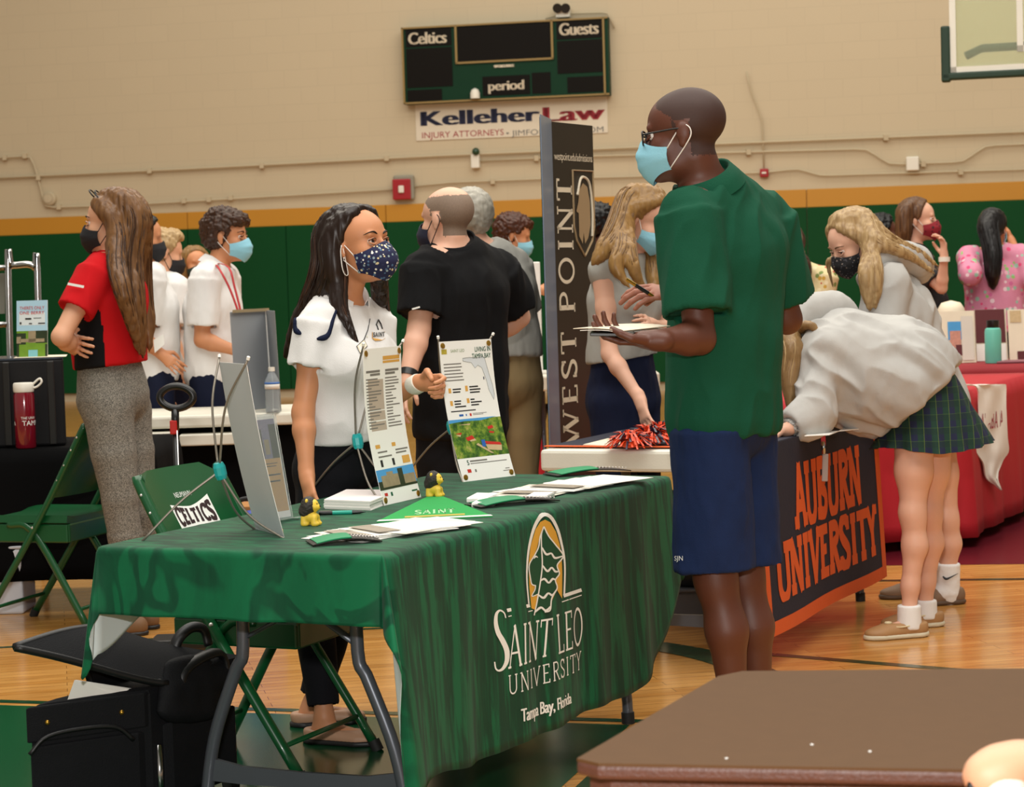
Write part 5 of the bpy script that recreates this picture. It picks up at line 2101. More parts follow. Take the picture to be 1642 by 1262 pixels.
# white table with grey display board and clutter
wt = fr_of(np.array([-1.95, 10.35, 0]), nrm(np.array([1, .05, 0])), nrm(np.array([-.05, 1, 0])))
folding_table('folding_table', 'white topped folding table behind the luggage handle at left', wt, 1.30, .72, z=.745, top_t=.06, ends=(.3, -.2))
t = thing('display_board', 'grey folding display board seen from behind on the white table', 'board', P(412, 660, 10.6))
ba, bb, bc = P(379, 662, 10.5), P(437, 660, 10.75), P(451, 660, 10.45)
for p in (ba, bb, bc):
    p[2] = .748
M_BOARD = mat('grey_felt_board', '8e9296', .8)
for a, b in ((ba, bb), (bb, bc)):
    n = np.array([0, .012, 0])
    MB().hexa([a, b, b + n, a + n], [p + [-.015, 0, .49] for p in (a, b, b + n, a + n)]).build('panel', [M_BOARD], t, bevel=.003)
MB().tube([bb + [0, -.006, 0], bb + [-.015, -.006, .49]], .004, 6).build('hinge', [M_PAPER], t)
MB().hexa([ba + [0, -.004, .485], bb + [0, -.004, .485], bb + [0, .016, .485], ba + [0, .016, .485]], [ba + [0, -.004, .50], bb + [0, -.004, .50], bb + [0, .016, .50], ba + [0, .016, .50]]).build('top_rail', [mat('tan_wood_rail', '9c8a6a', .5)], t)

# clear water bottle
M_PET = N('clear_bottle_plastic')
M_PET.b.inputs['Transmission Weight'].default_value = .75
M_PET.b.inputs['Base Color'].default_value = lin('dfe6e8')
M_PET.b.inputs['Roughness'].default_value = .12
M_PET.b.inputs['IOR'].default_value = 1.2
c = P(438, 664, 10.42)
c[2] = .746
t = thing('water_bottle', 'clear plastic water bottle with blue striped label by the grey board', 'bottle', c)
MB().lathe([(.001, 0), (.034, 0), (.036, .01), (.034, .03), (.036, .05), (.034, .07), (.036, .09), (.034, .11), (.036, .13), (.034, .155), (.020, .185), (.014, .195), (.014, .2), (.001, .2)], c, 24).build('bottle_body', [M_PET.m], t, smooth=True)
MB().lathe([(.001, .2), (.016, .2), (.016, .22), (.001, .22)], c, 18).build('cap', [M_WHITEP], t, smooth='auto')
MB().lathe([(.0365, .115), (.0365, .145)], c, 24).build('label_wrap', [M_PAPER], t, smooth=True)
MB().lathe([(.0370, .138), (.0370, .146)], c, 24).build('blue_stripe', [mat('print_blue', '2a62ae', .5)], t, smooth=True)

# trolley handle with red clip, blue bags under the white table
t = thing('luggage_trolley', 'black oval trolley handle with red clip behind the CELTICS chair', 'trolley', P(283, 800, 7.6) * [1, 1, 0])
h = lambda x, y: P(x, y, 7.6)
ov = [h(283 + 24 * math.cos(a_) * (1 + .12 * math.cos(a_) ** 2), 637 - 18 * math.sin(a_)) for a_ in np.linspace(0, 2 * math.pi, 33)[:-1]]
MB().tube(ov, .013, 10, closed=True).build('handle_loop', [M_BLACKP], t, smooth=True)
MB().tube([h(281, 656), h(281, 690)], .014, 10).build('handle_neck', [M_BLACKP], t, smooth=True)
MB().box(h(279, 685), (.026, .03, .05)).build('red_clip', [mat('red_clip_plastic', 'b8201c', .3)], t, bevel=.004)
pp = h(281, 690)
MB().tube([pp, pp * [1, 1, 0] + [0, 0, .12]], .010, 10).build('pole', [M_BLACKP], t, smooth=True)
MB().tube([pp + [.008, -.012, 0], pp * [1, 1, 0] + [.008, -.012, .12]], .003, 8).build('pole_rail', [M_CHROME], t, smooth=True)
MB().box(pp * [1, 1, 0] + [0, .05, .10], (.24, .16, .04)).build('base_plate', [M_BLACKP], t, bevel=.01)
for s in (-1, 1):
    MB().lathe([(.001, -.012), (.05, -.012), (.05, .012), (.001, .012)], pp * [1, 1, 0] + [s * .11, .05, .05], 18, (1, 0, 0)).build('wheel', [M_FOOT], t, smooth='auto')

M_BLUEBAG = mat('blue_nylon_bag', '1638a8', .5, var=.2, nscale=10, bump=.3, bscale=30)
for (x, y, D, w, hgt, lab) in ((400, 880, 8.9, .28, .42, 'bright blue bag with black straps behind the CELTICS chair'), (345, 880, 9.1, .24, .38, 'darker blue bag left of the bright blue one')):
    c = P(x, y, D) * [1, 1, 0]
    t = thing('tote_bag', lab, 'bag', c)
    pr = [tcone(c + [0, 0, .09], c + [0, 0, hgt - .06], (1, 0, 0), (w / 2, .09), (w / 2 * .95, .08))]
    F_ = Field(pr, .012, pad=.03).add(pr, 0)
    put_field('body', F_, [M_BLUEBAG if 'bright' in lab else mat('navy_nylon_bag', '141f52', .5, bump=.3)], t, 1, disp=lambda V: .012 * vnoise(V * 14))
    MB().tube(spline([c + [-.06, -.06, hgt - .05], c + [-.05, -.05, hgt + .05], c + [.05, -.05, hgt + .06], c + [.06, -.06, hgt - .05]], 16), .010, 8, flat=.5).build('strap', [M_NYLONP], t, smooth=True)
c = P(385, 800, 9.3) * [1, 1, 0]
t = thing('cardboard_box', 'tan cardboard box behind the blue bags', 'box', c)
MB().box(c + [0, 0, .21], (.30, .22, .42)).build('carton', [mat('tan_cardboard', 'a9743c', .8)], t, bevel=.004)
MB().box(c + [-.1, -.13, .40], (.1, .08, .004), np.array(Matrix.Rotation(.6, 3, 'X'))).build('flap', [mat('tan_cardboard', 'a9743c', .8)], t)
# dark drape below the white table
drape('table_drape', 'black skirt hanging under the white table behind the blue bags', [wt(.02, .10), wt(1.28, .10), wt(1.28, .6), wt(.02, .6)], .68, .08, M_BLKCLOTH)
for k, (s0, z0, w) in enumerate(((.02, .615, .30), (.34, .60, .32))):
    o_ = MB().hexa([wt(s0, -.02, z0), wt(s0 + w, -.02, z0), wt(s0 + w, .095, z0), wt(s0, .095, z0)], [wt(s0, -.02, z0 + .055), wt(s0 + w, -.02, z0 + .055), wt(s0 + w, .095, z0 + .055), wt(s0, .095, z0 + .055)]).build('stacked_shelf', [M_WHITETOP], bevel=.006)
    tag(o_, ('white plastic panel under the white table, left of the trolley handle', 'white plastic panel under the white table, right of the trolley handle')[k], 'shelf')

# ------------------------------------------------------------------ navy and orange table on the right
au = fr_of(T(2.50, -.03), TU, TV)
folding_table('folding_table', 'folding table with white end under the navy and orange banner', au, 1.83, .76, z=.765, top_t=.075, ends=(.3, -.12))
M_NAVYC = mat('navy_table_cloth', '14182c', .75, bump=.2)
M_ORANGE = mat('orange_fabric', 'd95a1e', .7, bump=.2)
mb = MB()
G = np.array([[au(s, t_, .769) for t_ in np.linspace(-.005, .765, 6)] for s in np.linspace(.10, 1.835, 14)])
mb.sheet(G, .003)
o_ = mb.build('tablecloth', [M_NAVYC])
tag(o_, 'navy cloth lying over the top of the table behind the man in green', 'tablecloth')
G = np.array([[au(s, t_, .772) for t_ in np.linspace(0, .76, 6)] for s in np.linspace(.07, .10, 2)])
MB().sheet(G, .003).build('orange_edge', [M_ORANGE], o_)

S0_, S1_ = .06, 1.62


def auf(p, off=0.0):
    """(x 0..1, down 0..1) -> hanging banner front."""
    p = np.asarray(p, float)
    x, d = p[..., 0], p[..., 1]
    s = S0_ + (S1_ - S0_) * x + .02 * d
    o_ = .015 + .02 * d + .010 * d * np.sin(x * 9) + off
    q_ = au(0, 0, 0) + TU * s[..., None] - TV * o_[..., None]
    q_[..., 2] = .771 - (.655 - .0 * x) * d
    return q_


uu_, dd_ = np.meshgrid(np.linspace(0, 1, 30), np.linspace(0, 1, 16), indexing='ij')
t = thing('fabric_banner', 'navy banner with orange border reading Auburn University hanging off the table', 'banner', auf(np.array([.5, 1.0])))
MB().sheet(auf(np.stack([uu_, dd_], -1)), .003).build('navy_panel', [M_NAVYC], t, smooth=True)
mb = MB()
for (x0, d0, x1, d1) in ((0, 0, .05, 1), (.955, 0, 1, 1), (0, .925, 1, 1)):
    a_, b_ = np.meshgrid(np.linspace(x0, x1, 12), np.linspace(d0, d1, 10), indexing='ij')
    mb.grid(auf(np.stack([a_, b_], -1), .003))
mb.build('orange_border', [M_ORANGE], t)
for word, x0, x1, b0, b1 in (('AUBURN', .25, .81, .495, .145), ('UNIVERSITY', .09, .93, .835, .53)):
    V, Fs, w = stroke_text(word, .24, .20, .05, track=-.02)
    k = (V[:, 0] - V[:, 0].min()) / (V[:, 0].max() - V[:, 0].min())
    decal('lettering', np.stack([x0 + (x1 - x0) * k, b0 + (b1 - b0) * V[:, 1]], 1), Fs, lambda q_: auf(q_, .0035), M_ORANGE, t)

# pompoms, papers on that table
M_POMO = mat('orange_foil_strand', 'e0451a', .35, var=.2)
M_POMN = mat('navy_foil_strand', '221c34', .35)


def pompom(c, r, label):
    t = thing('pompom', label, 'pompom', c, group='orange and navy pompoms')
    rr = random.Random(int(c[0] * 1000))
    mo, mn = MB(), MB()
    for k in range(170):
        a_ = rr.uniform(0, 2 * math.pi)
        e = rr.uniform(-.2, 1.3)
        d = np.array([math.cos(a_) * math.cos(e), math.sin(a_) * math.cos(e), abs(math.sin(e)) * .55])
        s_ = np.array([-math.sin(a_), math.cos(a_), 0])
        l_ = r * rr.uniform(.75, 1.1)
        b0 = c + [0, 0, .015]
        b1 = b0 + d * l_ * .6 + [0, 0, .012]
        b2 = b0 + d * l_ + np.array([0, 0, -.03 * rr.random()])
        b2[2] = max(b2[2], c[2] + .002)
        w_ = .0035
        m_ = mo if k % 3 else mn
        tw = nrm(np.cross(d, s_)) * w_ * rr.uniform(-1, 1)
        m_.add([b0 - s_ * w_, b0 + s_ * w_, b1 - s_ * w_ + tw, b1 + s_ * w_ - tw, b2 - s_ * w_, b2 + s_ * w_], [(0, 1, 3, 2), (2, 3, 5, 4)])
    o1 = mo.build('orange_strands', [M_POMO], t)
    mn.build('navy_strands', [M_POMN], t)
    MB().ball(c + [0, 0, .014], (r * .35, r * .35, .016), 10).build('core', [M_POMO], t, smooth=True)


pompom(PH(1010, 718, .773), .10, 'orange and navy pompom on the table, left one of three')
pompom(PH(1045, 712, .773), .12, 'orange and navy pompom nearest the sleeve of the man in green')
pompom(PH(1062, 705, .773), .11, 'orange and navy pompom at the back, mostly behind the man in green')
for k, (px, lab) in enumerate((([(935, 714), (985, 716), (1010, 708), (975, 704)], 'cream sheet of paper left of the pompoms'), ([(1290, 700), (1330, 698), (1345, 692), (1305, 694)], 'white sheet of paper under the sleeve of the leaning girl'), ([(1345, 692), (1385, 688), (1390, 683), (1355, 686)], 'white sheet of paper at the right end of the navy table'))):
    c4 = [PH(x, y, .773) for x, y in px]
    o_ = MB().hexa(c4, [p + [0, 0, .003] for p in c4]).build('paper_sheet', [M_PAPERCREAM if k == 0 else M_PAPER])
    tag(o_, lab, 'paper')

# grey storage box and dark bag on the floor behind the man's legs
c = PH(1105, 994, 0)
t = thing('storage_bin', 'grey storage bin on the floor behind the bare legs of the man in green', 'bin', c)
MB().box(c + [.02, .15, .055], (.26, .30, .11)).build('bin_body', [mat('grey_plastic_bin', '63666e', .5)], t, bevel=.01)
MB().box(c + [.02, .15, .115], (.275, .315, .012)).build('rim', [mat('grey_plastic_bin', '63666e', .5)], t, bevel=.004)
pr = [ell(c + [.02, .12, .19], (.11, .11, .085)), ell(c + [.06, .16, .23], (.08, .09, .07))]
t = thing('duffel_bag', 'dark grey duffel bag sitting in the grey bin', 'bag', c + [.02, .12, .125])
put_field('body', Field(pr, .009, pad=.02).add(pr, .03).cut(c + [0, 0, .124], (0, 0, -1)), [mat('charcoal_nylon', '262a30', .6, bump=.3)], t, 1, disp=lambda V: .008 * vnoise(V * 18))
MB().tube(spline([c + [-.05, .02, .22], c + [-.02, 0, .28], c + [.05, 0, .29], c + [.08, .03, .22]], 14), .008, 8).build('strap', [M_GREYBOX], t, smooth=True)

# ------------------------------------------------------------------ red tables on the right
M_REDC = mat('red_table_cloth', 'b01020', .7, bump=.15)
M_REDD = mat('dark_red_table_cloth', '8c0f1c', .7, bump=.15)
rt = [np.array(v) for v in ((1.02, 10.0, 0), (2.17, 10.35, 0), (2.95, 12.0, 0), (1.60, 12.2, 0))]
mids = fr_of(np.array([1.12, 10.25, 0]), nrm(np.array([1.15, .35, 0])), nrm(np.array([-.35, 1.15, 0])))
folding_table('folding_table', 'folding table under the bright red cloth at right', mids, .95, .7, z=.735, ends=(.15, -.12))
drape('table_drape', 'bright red tablecloth reaching almost to the floor behind the bare legs', rt, .745, .05, M_REDC)
ft = fr_of(np.array([2.05, 13.1, 0]), np.array([1.0, 0, 0]), np.array([0, 1.0, 0]))
folding_table('folding_table', 'folding table under the dark red cloth with the teal bottle', ft, 1.8, .7, ends=(.3, -.3))
drape('table_drape', 'dark red tablecloth under the teal bottle and boards at right', [ft(-.02, -.02), ft(1.82, -.02), ft(1.82, .72), ft(-.02, .72)], .745, .35, M_REDD)

# white garment hung over the red cloth
a = PH(1546, 619, .752)
pts_l = [(1545, 617), (1566, 621), (1569, 650), (1570, 700), (1564, 722), (1576, 742), (1581, 766), (1595, 778), (1604, 785)]
pts_r = [(1612, 616), (1613, 622), (1613, 650), (1615, 700), (1617, 723), (1608, 738), (1601, 758), (1600, 770), (1606, 786)]
D0 = 10.42
rows = []
for (l, r_) in zip(pts_l, pts_r):
    row = []
    for k in np.linspace(0, 1, 9):
        x, y = l[0] + (r_[0] - l[0]) * k, l[1] + (r_[1] - l[1]) * k
        DD = D0 + .02 + max(0, (x - 1530) / 3450 * 10.4) * 1.75 + .02 * math.sin(k * 9 + y * .05) - .06
        row.append(P(x, y, DD - .06))
    rows.append(row)
t = thing('hanging_garment', 'white printed garment hung over the edge of the red cloth', 'garment', np.mean(rows[-1], 0))
G = np.array(rows)
G2 = np.stack([spline(G[:, k], 30) for k in range(G.shape[1])], 1)
MB().sheet(G2, .006).build('cloth', [mat('white_jersey', 'e6e0d6', .8)], t, smooth=True)
V, Fs, w = stroke_text('ALABAMA', .14, .12, .03)
fg = lambda P_: np.array([P(1573 + q_[0] / w * 36, 690 - q_[0] / w * 6 - q_[1] * 26, D0 - .03 + (1573 + q_[0] / w * 36 - 1530) / 3450 * 10.4 * 1.75 - .08) for q_ in P_])
decal('lettering', V, Fs, fg, mat('faded_crimson_print', 'a8545c', .7), t)

# boards and bottle on the dark red table
def easel(px, label, cols, lean=.05, D=13.35):
    (x0, y0), (x1, y1) = px
    a, b = P(x0, y1, D), P(x1, y1, D)
    zt = P(x0, y0, D)[2]
    a[2] = b[2] = .748
    t = thing('tabletop_board', label, 'board', (a + b) / 2)
    n = np.array([0, .012, 0])
    dz = np.array([0, lean, zt - .748])
    MB().hexa([a, b, b + n, a + n], [p + dz for p in (a, b, b + n, a + n)]).build('panel', [cols[0]], t)
    f_ = lambda p, q_, off=0.0: a + (b - a) * p + dz * q_ + np.array([0, -.002 - off, 0])
    for nm, r_, m in cols[1]:
        rects(f_, [r_], .001 * (1 + cols[1].index((nm, r_, m)))).build(nm, [m], t)
    MB().hexa([a + [.02, .05, 0], b + [-.02, .05, 0], b + [-.02, .12, 0], a + [.02, .12, 0]], [a + [.02, .05, .01] + dz * .6, b + [-.02, .05, .01] + dz * .6, b + [-.02, .06, .01] + dz * .6, a + [.02, .06, .01] + dz * .6]).build('prop', [M_PAPERCREAM], t)
    return t


M_MAROONP = mat('maroon_print', '5a1a20', .5)
easel([(1508, 500), (1566, 590)], 'cream board with a photo of pink buildings and blue sky', (M_PAPERCREAM, [('sky_photo', (.25, .45, .62, .80), M_SKYPRINT), ('building_photo', (.3, .3, .6, .62), mat('pink_building_print', 'c48a78', .5, var=.3, nscale=50)), ('dark_photo', (.45, .15, .62, .35), M_MAROONP), ('white_bars', (.62, .05, .95, .9), mat('pale_print', 'd8cfc2', .5))]))
easel([(1567, 497), (1617, 588)], 'maroon and cream board behind the teal bottle', (M_PAPERCREAM, [('maroon_field', (.0, .35, .95, 1.0), M_MAROONP), ('cream_curve', (.0, .0, .95, .33), M_PAPER)]), D=13.5)
easel([(1620, 497), (1680, 588)], 'cream board at the right edge beside the teal bottle', (M_PAPERCREAM, [('small_dark_panel', (.2, .02, .5, .18), M_MAROONP), ('photo_strip', (.05, .75, .35, .98), M_TANPRINT)]), D=13.45)
c = P(1593, 586, 13.2)
c[2] = .748
t = thing('water_bottle', 'teal insulated bottle with black lid on the dark red cloth', 'bottle', c)
MB().lathe([(.001, 0), (.047, 0), (.050, .005), (.050, .19), (.046, .21), (.034, .218), (.001, .218)], c, 28).build('bottle_body', [mat('mint_powder_coat', '6fc9b6', .4)], t, smooth='auto')
MB().lathe([(.001, .218), (.036, .218), (.038, .222), (.038, .262), (.001, .266)], c, 24).build('lid', [M_BLACKP], t, smooth='auto')
c4 = [P(1598, 590, 13.12), P(1680, 590, 13.12), P(1680, 586, 13.3), P(1612, 586, 13.3)]
for p in c4:
    p[2] = .748
o_ = MB().hexa(c4, [p + [0, 0, .012] for p in c4]).build('folded_cloth', [mat('mauve_cloth', '8c5a62', .8)], bevel=.004)
tag(o_, 'mauve folded cloth lying right of the teal bottle', 'cloth')
c = P(1525, 497, 13.6)
c[2] = .748
t = thing('cream_dome', 'rounded cream object behind the board with pink buildings', 'ornament', c)
MB().lathe([(.001, 0), (.085, 0), (.09, .2), (.085, .33), (.06, .37), (.001, .385)], c, 20).build('body', [M_PAPERCREAM], t, smooth=True)
MB().lathe([(.07, .0), (.096, .0), (.096, .02), (.07, .02)], c, 20).build('base_ring', [M_PAPER], t, smooth='auto')

# red draped counter and white shelf seen between the bald man and the tall banner
rl = fr_of(np.array([-.02, 12.6, 0]), np.array([1.0, 0, 0]), np.array([0, 1.0, 0]))
folding_table('folding_table', 'white topped table far behind, left of the tall dark banner', rl, .9, .7, z=.78, top_t=.09, ends=(.2, -.2))
drape('table_drape', 'red skirt of the far white topped table beside the tall dark banner', [rl(-.0, .03), rl(.16, .03), rl(.16, .65), rl(-.0, .65)], .68, .1, M_REDC)
t = thing('white_panel_stand', 'white upright panel on the far table beside the tall dark banner', 'panel', rl(.15, .3, .782))
MB().box(rl(.15, .3, 1.12), (.12, .04, .66)).build('panel', [M_PAPER], t, bevel=.006)
MB().box(rl(.15, .3, .79), (.18, .12, .016)).build('base', [M_PAPER], t)
t = thing('red_badge_holder', 'small red and black object lying on the far white table', 'holder', rl(.07, .05, .782))
MB().box(rl(.07, .05, .79), (.07, .05, .016)).build('red_case', [M_ROOFPRINT], t, bevel=.004)
MB().ball(rl(.075, .04, .80), .012, 8).build('black_knob', [M_BLACKP], t, smooth=True)

# tall dark banner tower
tw0, tw1, tw2 = P(872, 440, 8.85) * [1, 1, 0], P(889, 440, 9.15) * [1, 1, 0], P(955, 440, 9.49) * [1, 1, 0]
HT = 2.02
t = thing('banner_stand', 'tall dark West Point banner tower behind the blonde woman', 'banner', (tw0 + tw2) / 2)
M_TOWER = mat('banner_dark_brown', '241d12', .4, var=.25, nscale=5)
M_TOWSIDE = mat('banner_blue_grey_side', '6c7c90', .35, var=.1)
zz_ = np.array([0, 0, HT])
MB().prism([tw0, tw1, tw2, np.array([.185, 9.52, 0])], zz_).build('core', [M_TOWER], t)
nb_ = nrm(np.array([(tw2 - tw1)[1], -(tw2 - tw1)[0], 0]))
ns_ = nrm(np.array([(tw1 - tw0)[1], -(tw1 - tw0)[0], 0]))
MB().hexa([tw0 + ns_ * .002, tw1 + ns_ * .002, tw1 + ns_ * .006, tw0 + ns_ * .006], [p + zz_ + [0, 0, .01] for p in (tw0 + ns_ * .002, tw1 + ns_ * .002, tw1 + ns_ * .006, tw0 + ns_ * .006)]).build('side_panel', [M_TOWSIDE], t)
Wt = np.linalg.norm(tw2 - tw1)
ut_ = nrm(tw2 - tw1)
fw = lambda x, z, off: tw1 + ut_ * x * Wt + np.array([0, 0, z]) + nb_ * off
MB().hexa([fw(0, .02, .002), fw(1, .02, .002), fw(1, .02, .005), fw(0, .02, .005)], [fw(0, HT, .002), fw(1, HT, .002), fw(1, HT, .005), fw(0, HT, .005)]).build('front_panel', [M_TOWER], t)
M_TOWP = mat('banner_cream_print', 'd8ccb4', .5)
M_TOWT = mat('banner_tan_print', '9c8462', .5)
V, Fs, w = stroke_text('WESTPOINT', .15, .06, .06, track=.06)
# letters climb the banner: text x runs up, text y runs to the left
V, Fs = [], []
z_ = .63
for ch in 'WEST POINT':
    if ch == ' ':
        z_ += .06
        continue
    g, f_, w = stroke_text(ch, .15, .07, .06)
    o_ = len(V)
    V += [(.44 - b_ * .37, z_ + a_ * .142) for a_, b_ in g]
    Fs += [tuple(i + o_ for i in q_) for q_ in f_]
    z_ += w * .142 + .013
decal('lettering', V, Fs, lambda P_: np.array([fw(q_[0], q_[1], .007) for q_ in P_]), M_TOWP, t)
V, Fs = font_flat('westpoint.edu/admissions', 1.0, .9)
x0, x1 = V[:, 0].min(), V[:, 0].max()
decal('web_lettering', V, Fs, lambda P_: np.array([fw(.04 + (q_[0] - x0) / (x1 - x0) * .92, 1.86 + q_[1] * .035, .007) for q_ in P_]), M_TOWP, t)
# shield with helmet
SZ = lambda z: 1.82 - (1.76 - z) * .66
sh = [(.46, 1.76), (.96, 1.76), (.96, 1.40), (.90, 1.30), (.71, 1.20), (.52, 1.30), (.46, 1.40)]
MB().tube([fw(a_, SZ(b_), .008) for a_, b_ in sh], .005, 6, closed=True).build('shield_outline', [M_TOWT], t)
hel = [(.70, 1.34), (.70, 1.46), (.66, 1.47), (.70, 1.52), (.72, 1.58), (.79, 1.62), (.87, 1.60), (.91, 1.52), (.91, 1.40), (.86, 1.33), (.80, 1.30), (.78, 1.36), (.76, 1.30)]
hel = [(.71 + (a_ - .79) * 1.35, 1.48 + (b_ - 1.46) * 1.25) for a_, b_ in hel]
MB().add([fw(a_, SZ(b_), .007) for a_, b_ in hel], [tuple(range(len(hel)))]).build('helmet_emblem', [M_TOWT], t)
MB().tube(spline([fw(a_, SZ(b_), .008) for a_, b_ in ((.56, 1.60), (.67, 1.715), (.86, 1.68), (.92, 1.50), (.90, 1.33))], 20), .006, 6).build('helmet_crest', [M_TOWP], t)
MB().box((tw0 + tw2) / 2 + [0, .02, .015], (.34, .5, .03)).build('base_plate', [M_GREYBOX], t, bevel=.006)

# ------------------------------------------------------------------ brown table in the foreground
BT = .742
bc = [PH(925, 1216, BT), PH(1152, 1084, BT), PH(1190, 1076, BT), PH(1800, 1070, BT), PH(1800, 1238, BT), PH(960, 1224, BT)]
M_BROWN = mat('brown_laminate_top', '573c22', .65, spec=.2, var=.08, nscale=30, bump=.05, bscale=300)
M_BROWNE = mat('brown_plastic_edge', '57352a', .5, var=.25, nscale=90, bump=.3, bscale=250)
t = thing('brown_table', 'brown folding table in the right foreground, seen along its top', 'table', np.mean(bc, 0) * [1, 1, 0])
top_poly = bc
MB().prism([p - [0, 0, .004] for p in top_poly][::-1], (0, 0, .004)).build('laminate_top', [M_BROWN], t)
ctr = np.mean(top_poly, 0)
lip = [ctr + (p - ctr) * 1.004 for p in top_poly]
MB().prism([p - [0, 0, .022] for p in lip][::-1], (0, 0, .020)).build('edge_band', [M_BROWNE], t, bevel=.006)
ap = [ctr + (p - ctr) * np.array([.95, .90, 1]) for p in top_poly]
MB().prism([p - [0, 0, .09] for p in ap][::-1], (0, 0, .066)).build('apron', [M_BROWNE], t)
for x, y in ((.28, 3.0), (.40, 3.36), (.74, 3.0), (.80, 3.36)):
    lg = MB().tube([(x, y, .65), (x, y, 0)], .016, 10).build('leg', [mat('brown_steel_leg', '4a3428', .4)], t, smooth=True)
rr = random.Random(2)
for x, y in ((1165, 1217), (1302, 1195), (1395, 1206)):
    o_ = MB().ball(PH(x, y, BT) + [0, 0, .001], (.0025, .002, .0012), 6).build('crumb', [M_PAPER])
    tag(o_, 'tiny pale crumb on the brown foreground table', 'crumb', 'crumbs on the brown table')


# ------------------------------------------------------------------ people: builder
def skin(name, col, spec=.4):
    return mat('skin_' + name, col, .5, var=.07, nscale=14, bump=.04, bscale=220, spec=spec, sss=.10)


def hair_mat(name, stops, rough=.38):
    """Strand colour varies from lock to lock and along fine streaks."""
    m = N('hair_' + name)
    g = m.t.nodes.new('ShaderNodeNewGeometry')
    co = m.coord((75, 75, 7))
    nz = m.n('ShaderNodeTexNoise', Scale=1.0, Detail=2.0)
    m.l(co, nz.inputs['Vector'])
    add = m.n('ShaderNodeMath', _operation='ADD')
    mul = m.n('ShaderNodeMath', _operation='MULTIPLY')
    mul.inputs[1].default_value = .75
    m.l(g.outputs['Random Per Island'], mul.inputs[0])
    m.l(mul.outputs[0], add.inputs[0])
    mul2 = m.n('ShaderNodeMath', _operation='MULTIPLY')
    mul2.inputs[1].default_value = .40
    m.l(nz.outputs[0], mul2.inputs[0])
    m.l(mul2.outputs[0], add.inputs[1])
    m.l(m.ramp([(.2 + .6 * i / max(1, len(stops) - 1), c) for i, c in enumerate(stops)], add.outputs[0]), m.b.inputs['Base Color'])
    m.b.inputs['Roughness'].default_value = rough
    m.b.inputs['Specular IOR Level'].default_value = .35
    m.bump(nz.outputs[0], .5, .003)
    return m.m


def cloth_mat(name, col, rough=.85, var=.05, bump=.25, bscale=380):
    return mat('fabric_' + name, col, rough, var=var, nscale=5, bump=bump, bscale=bscale, spec=.2, sheen=.0)


M_EYEW = mat('eye_white', 'cfc7c0', .2)
M_IRIS = mat('iris_brown', '24140c', .1)
M_MASKBLUE = mat('surgical_mask_blue', '8cc8dc', .7, var=.05, bump=.15, bscale=200)
M_MASKBLK = mat('black_cloth_mask', '15151a', .75)
M_LOOP = mat('white_ear_loop', 'ece8e2', .7)


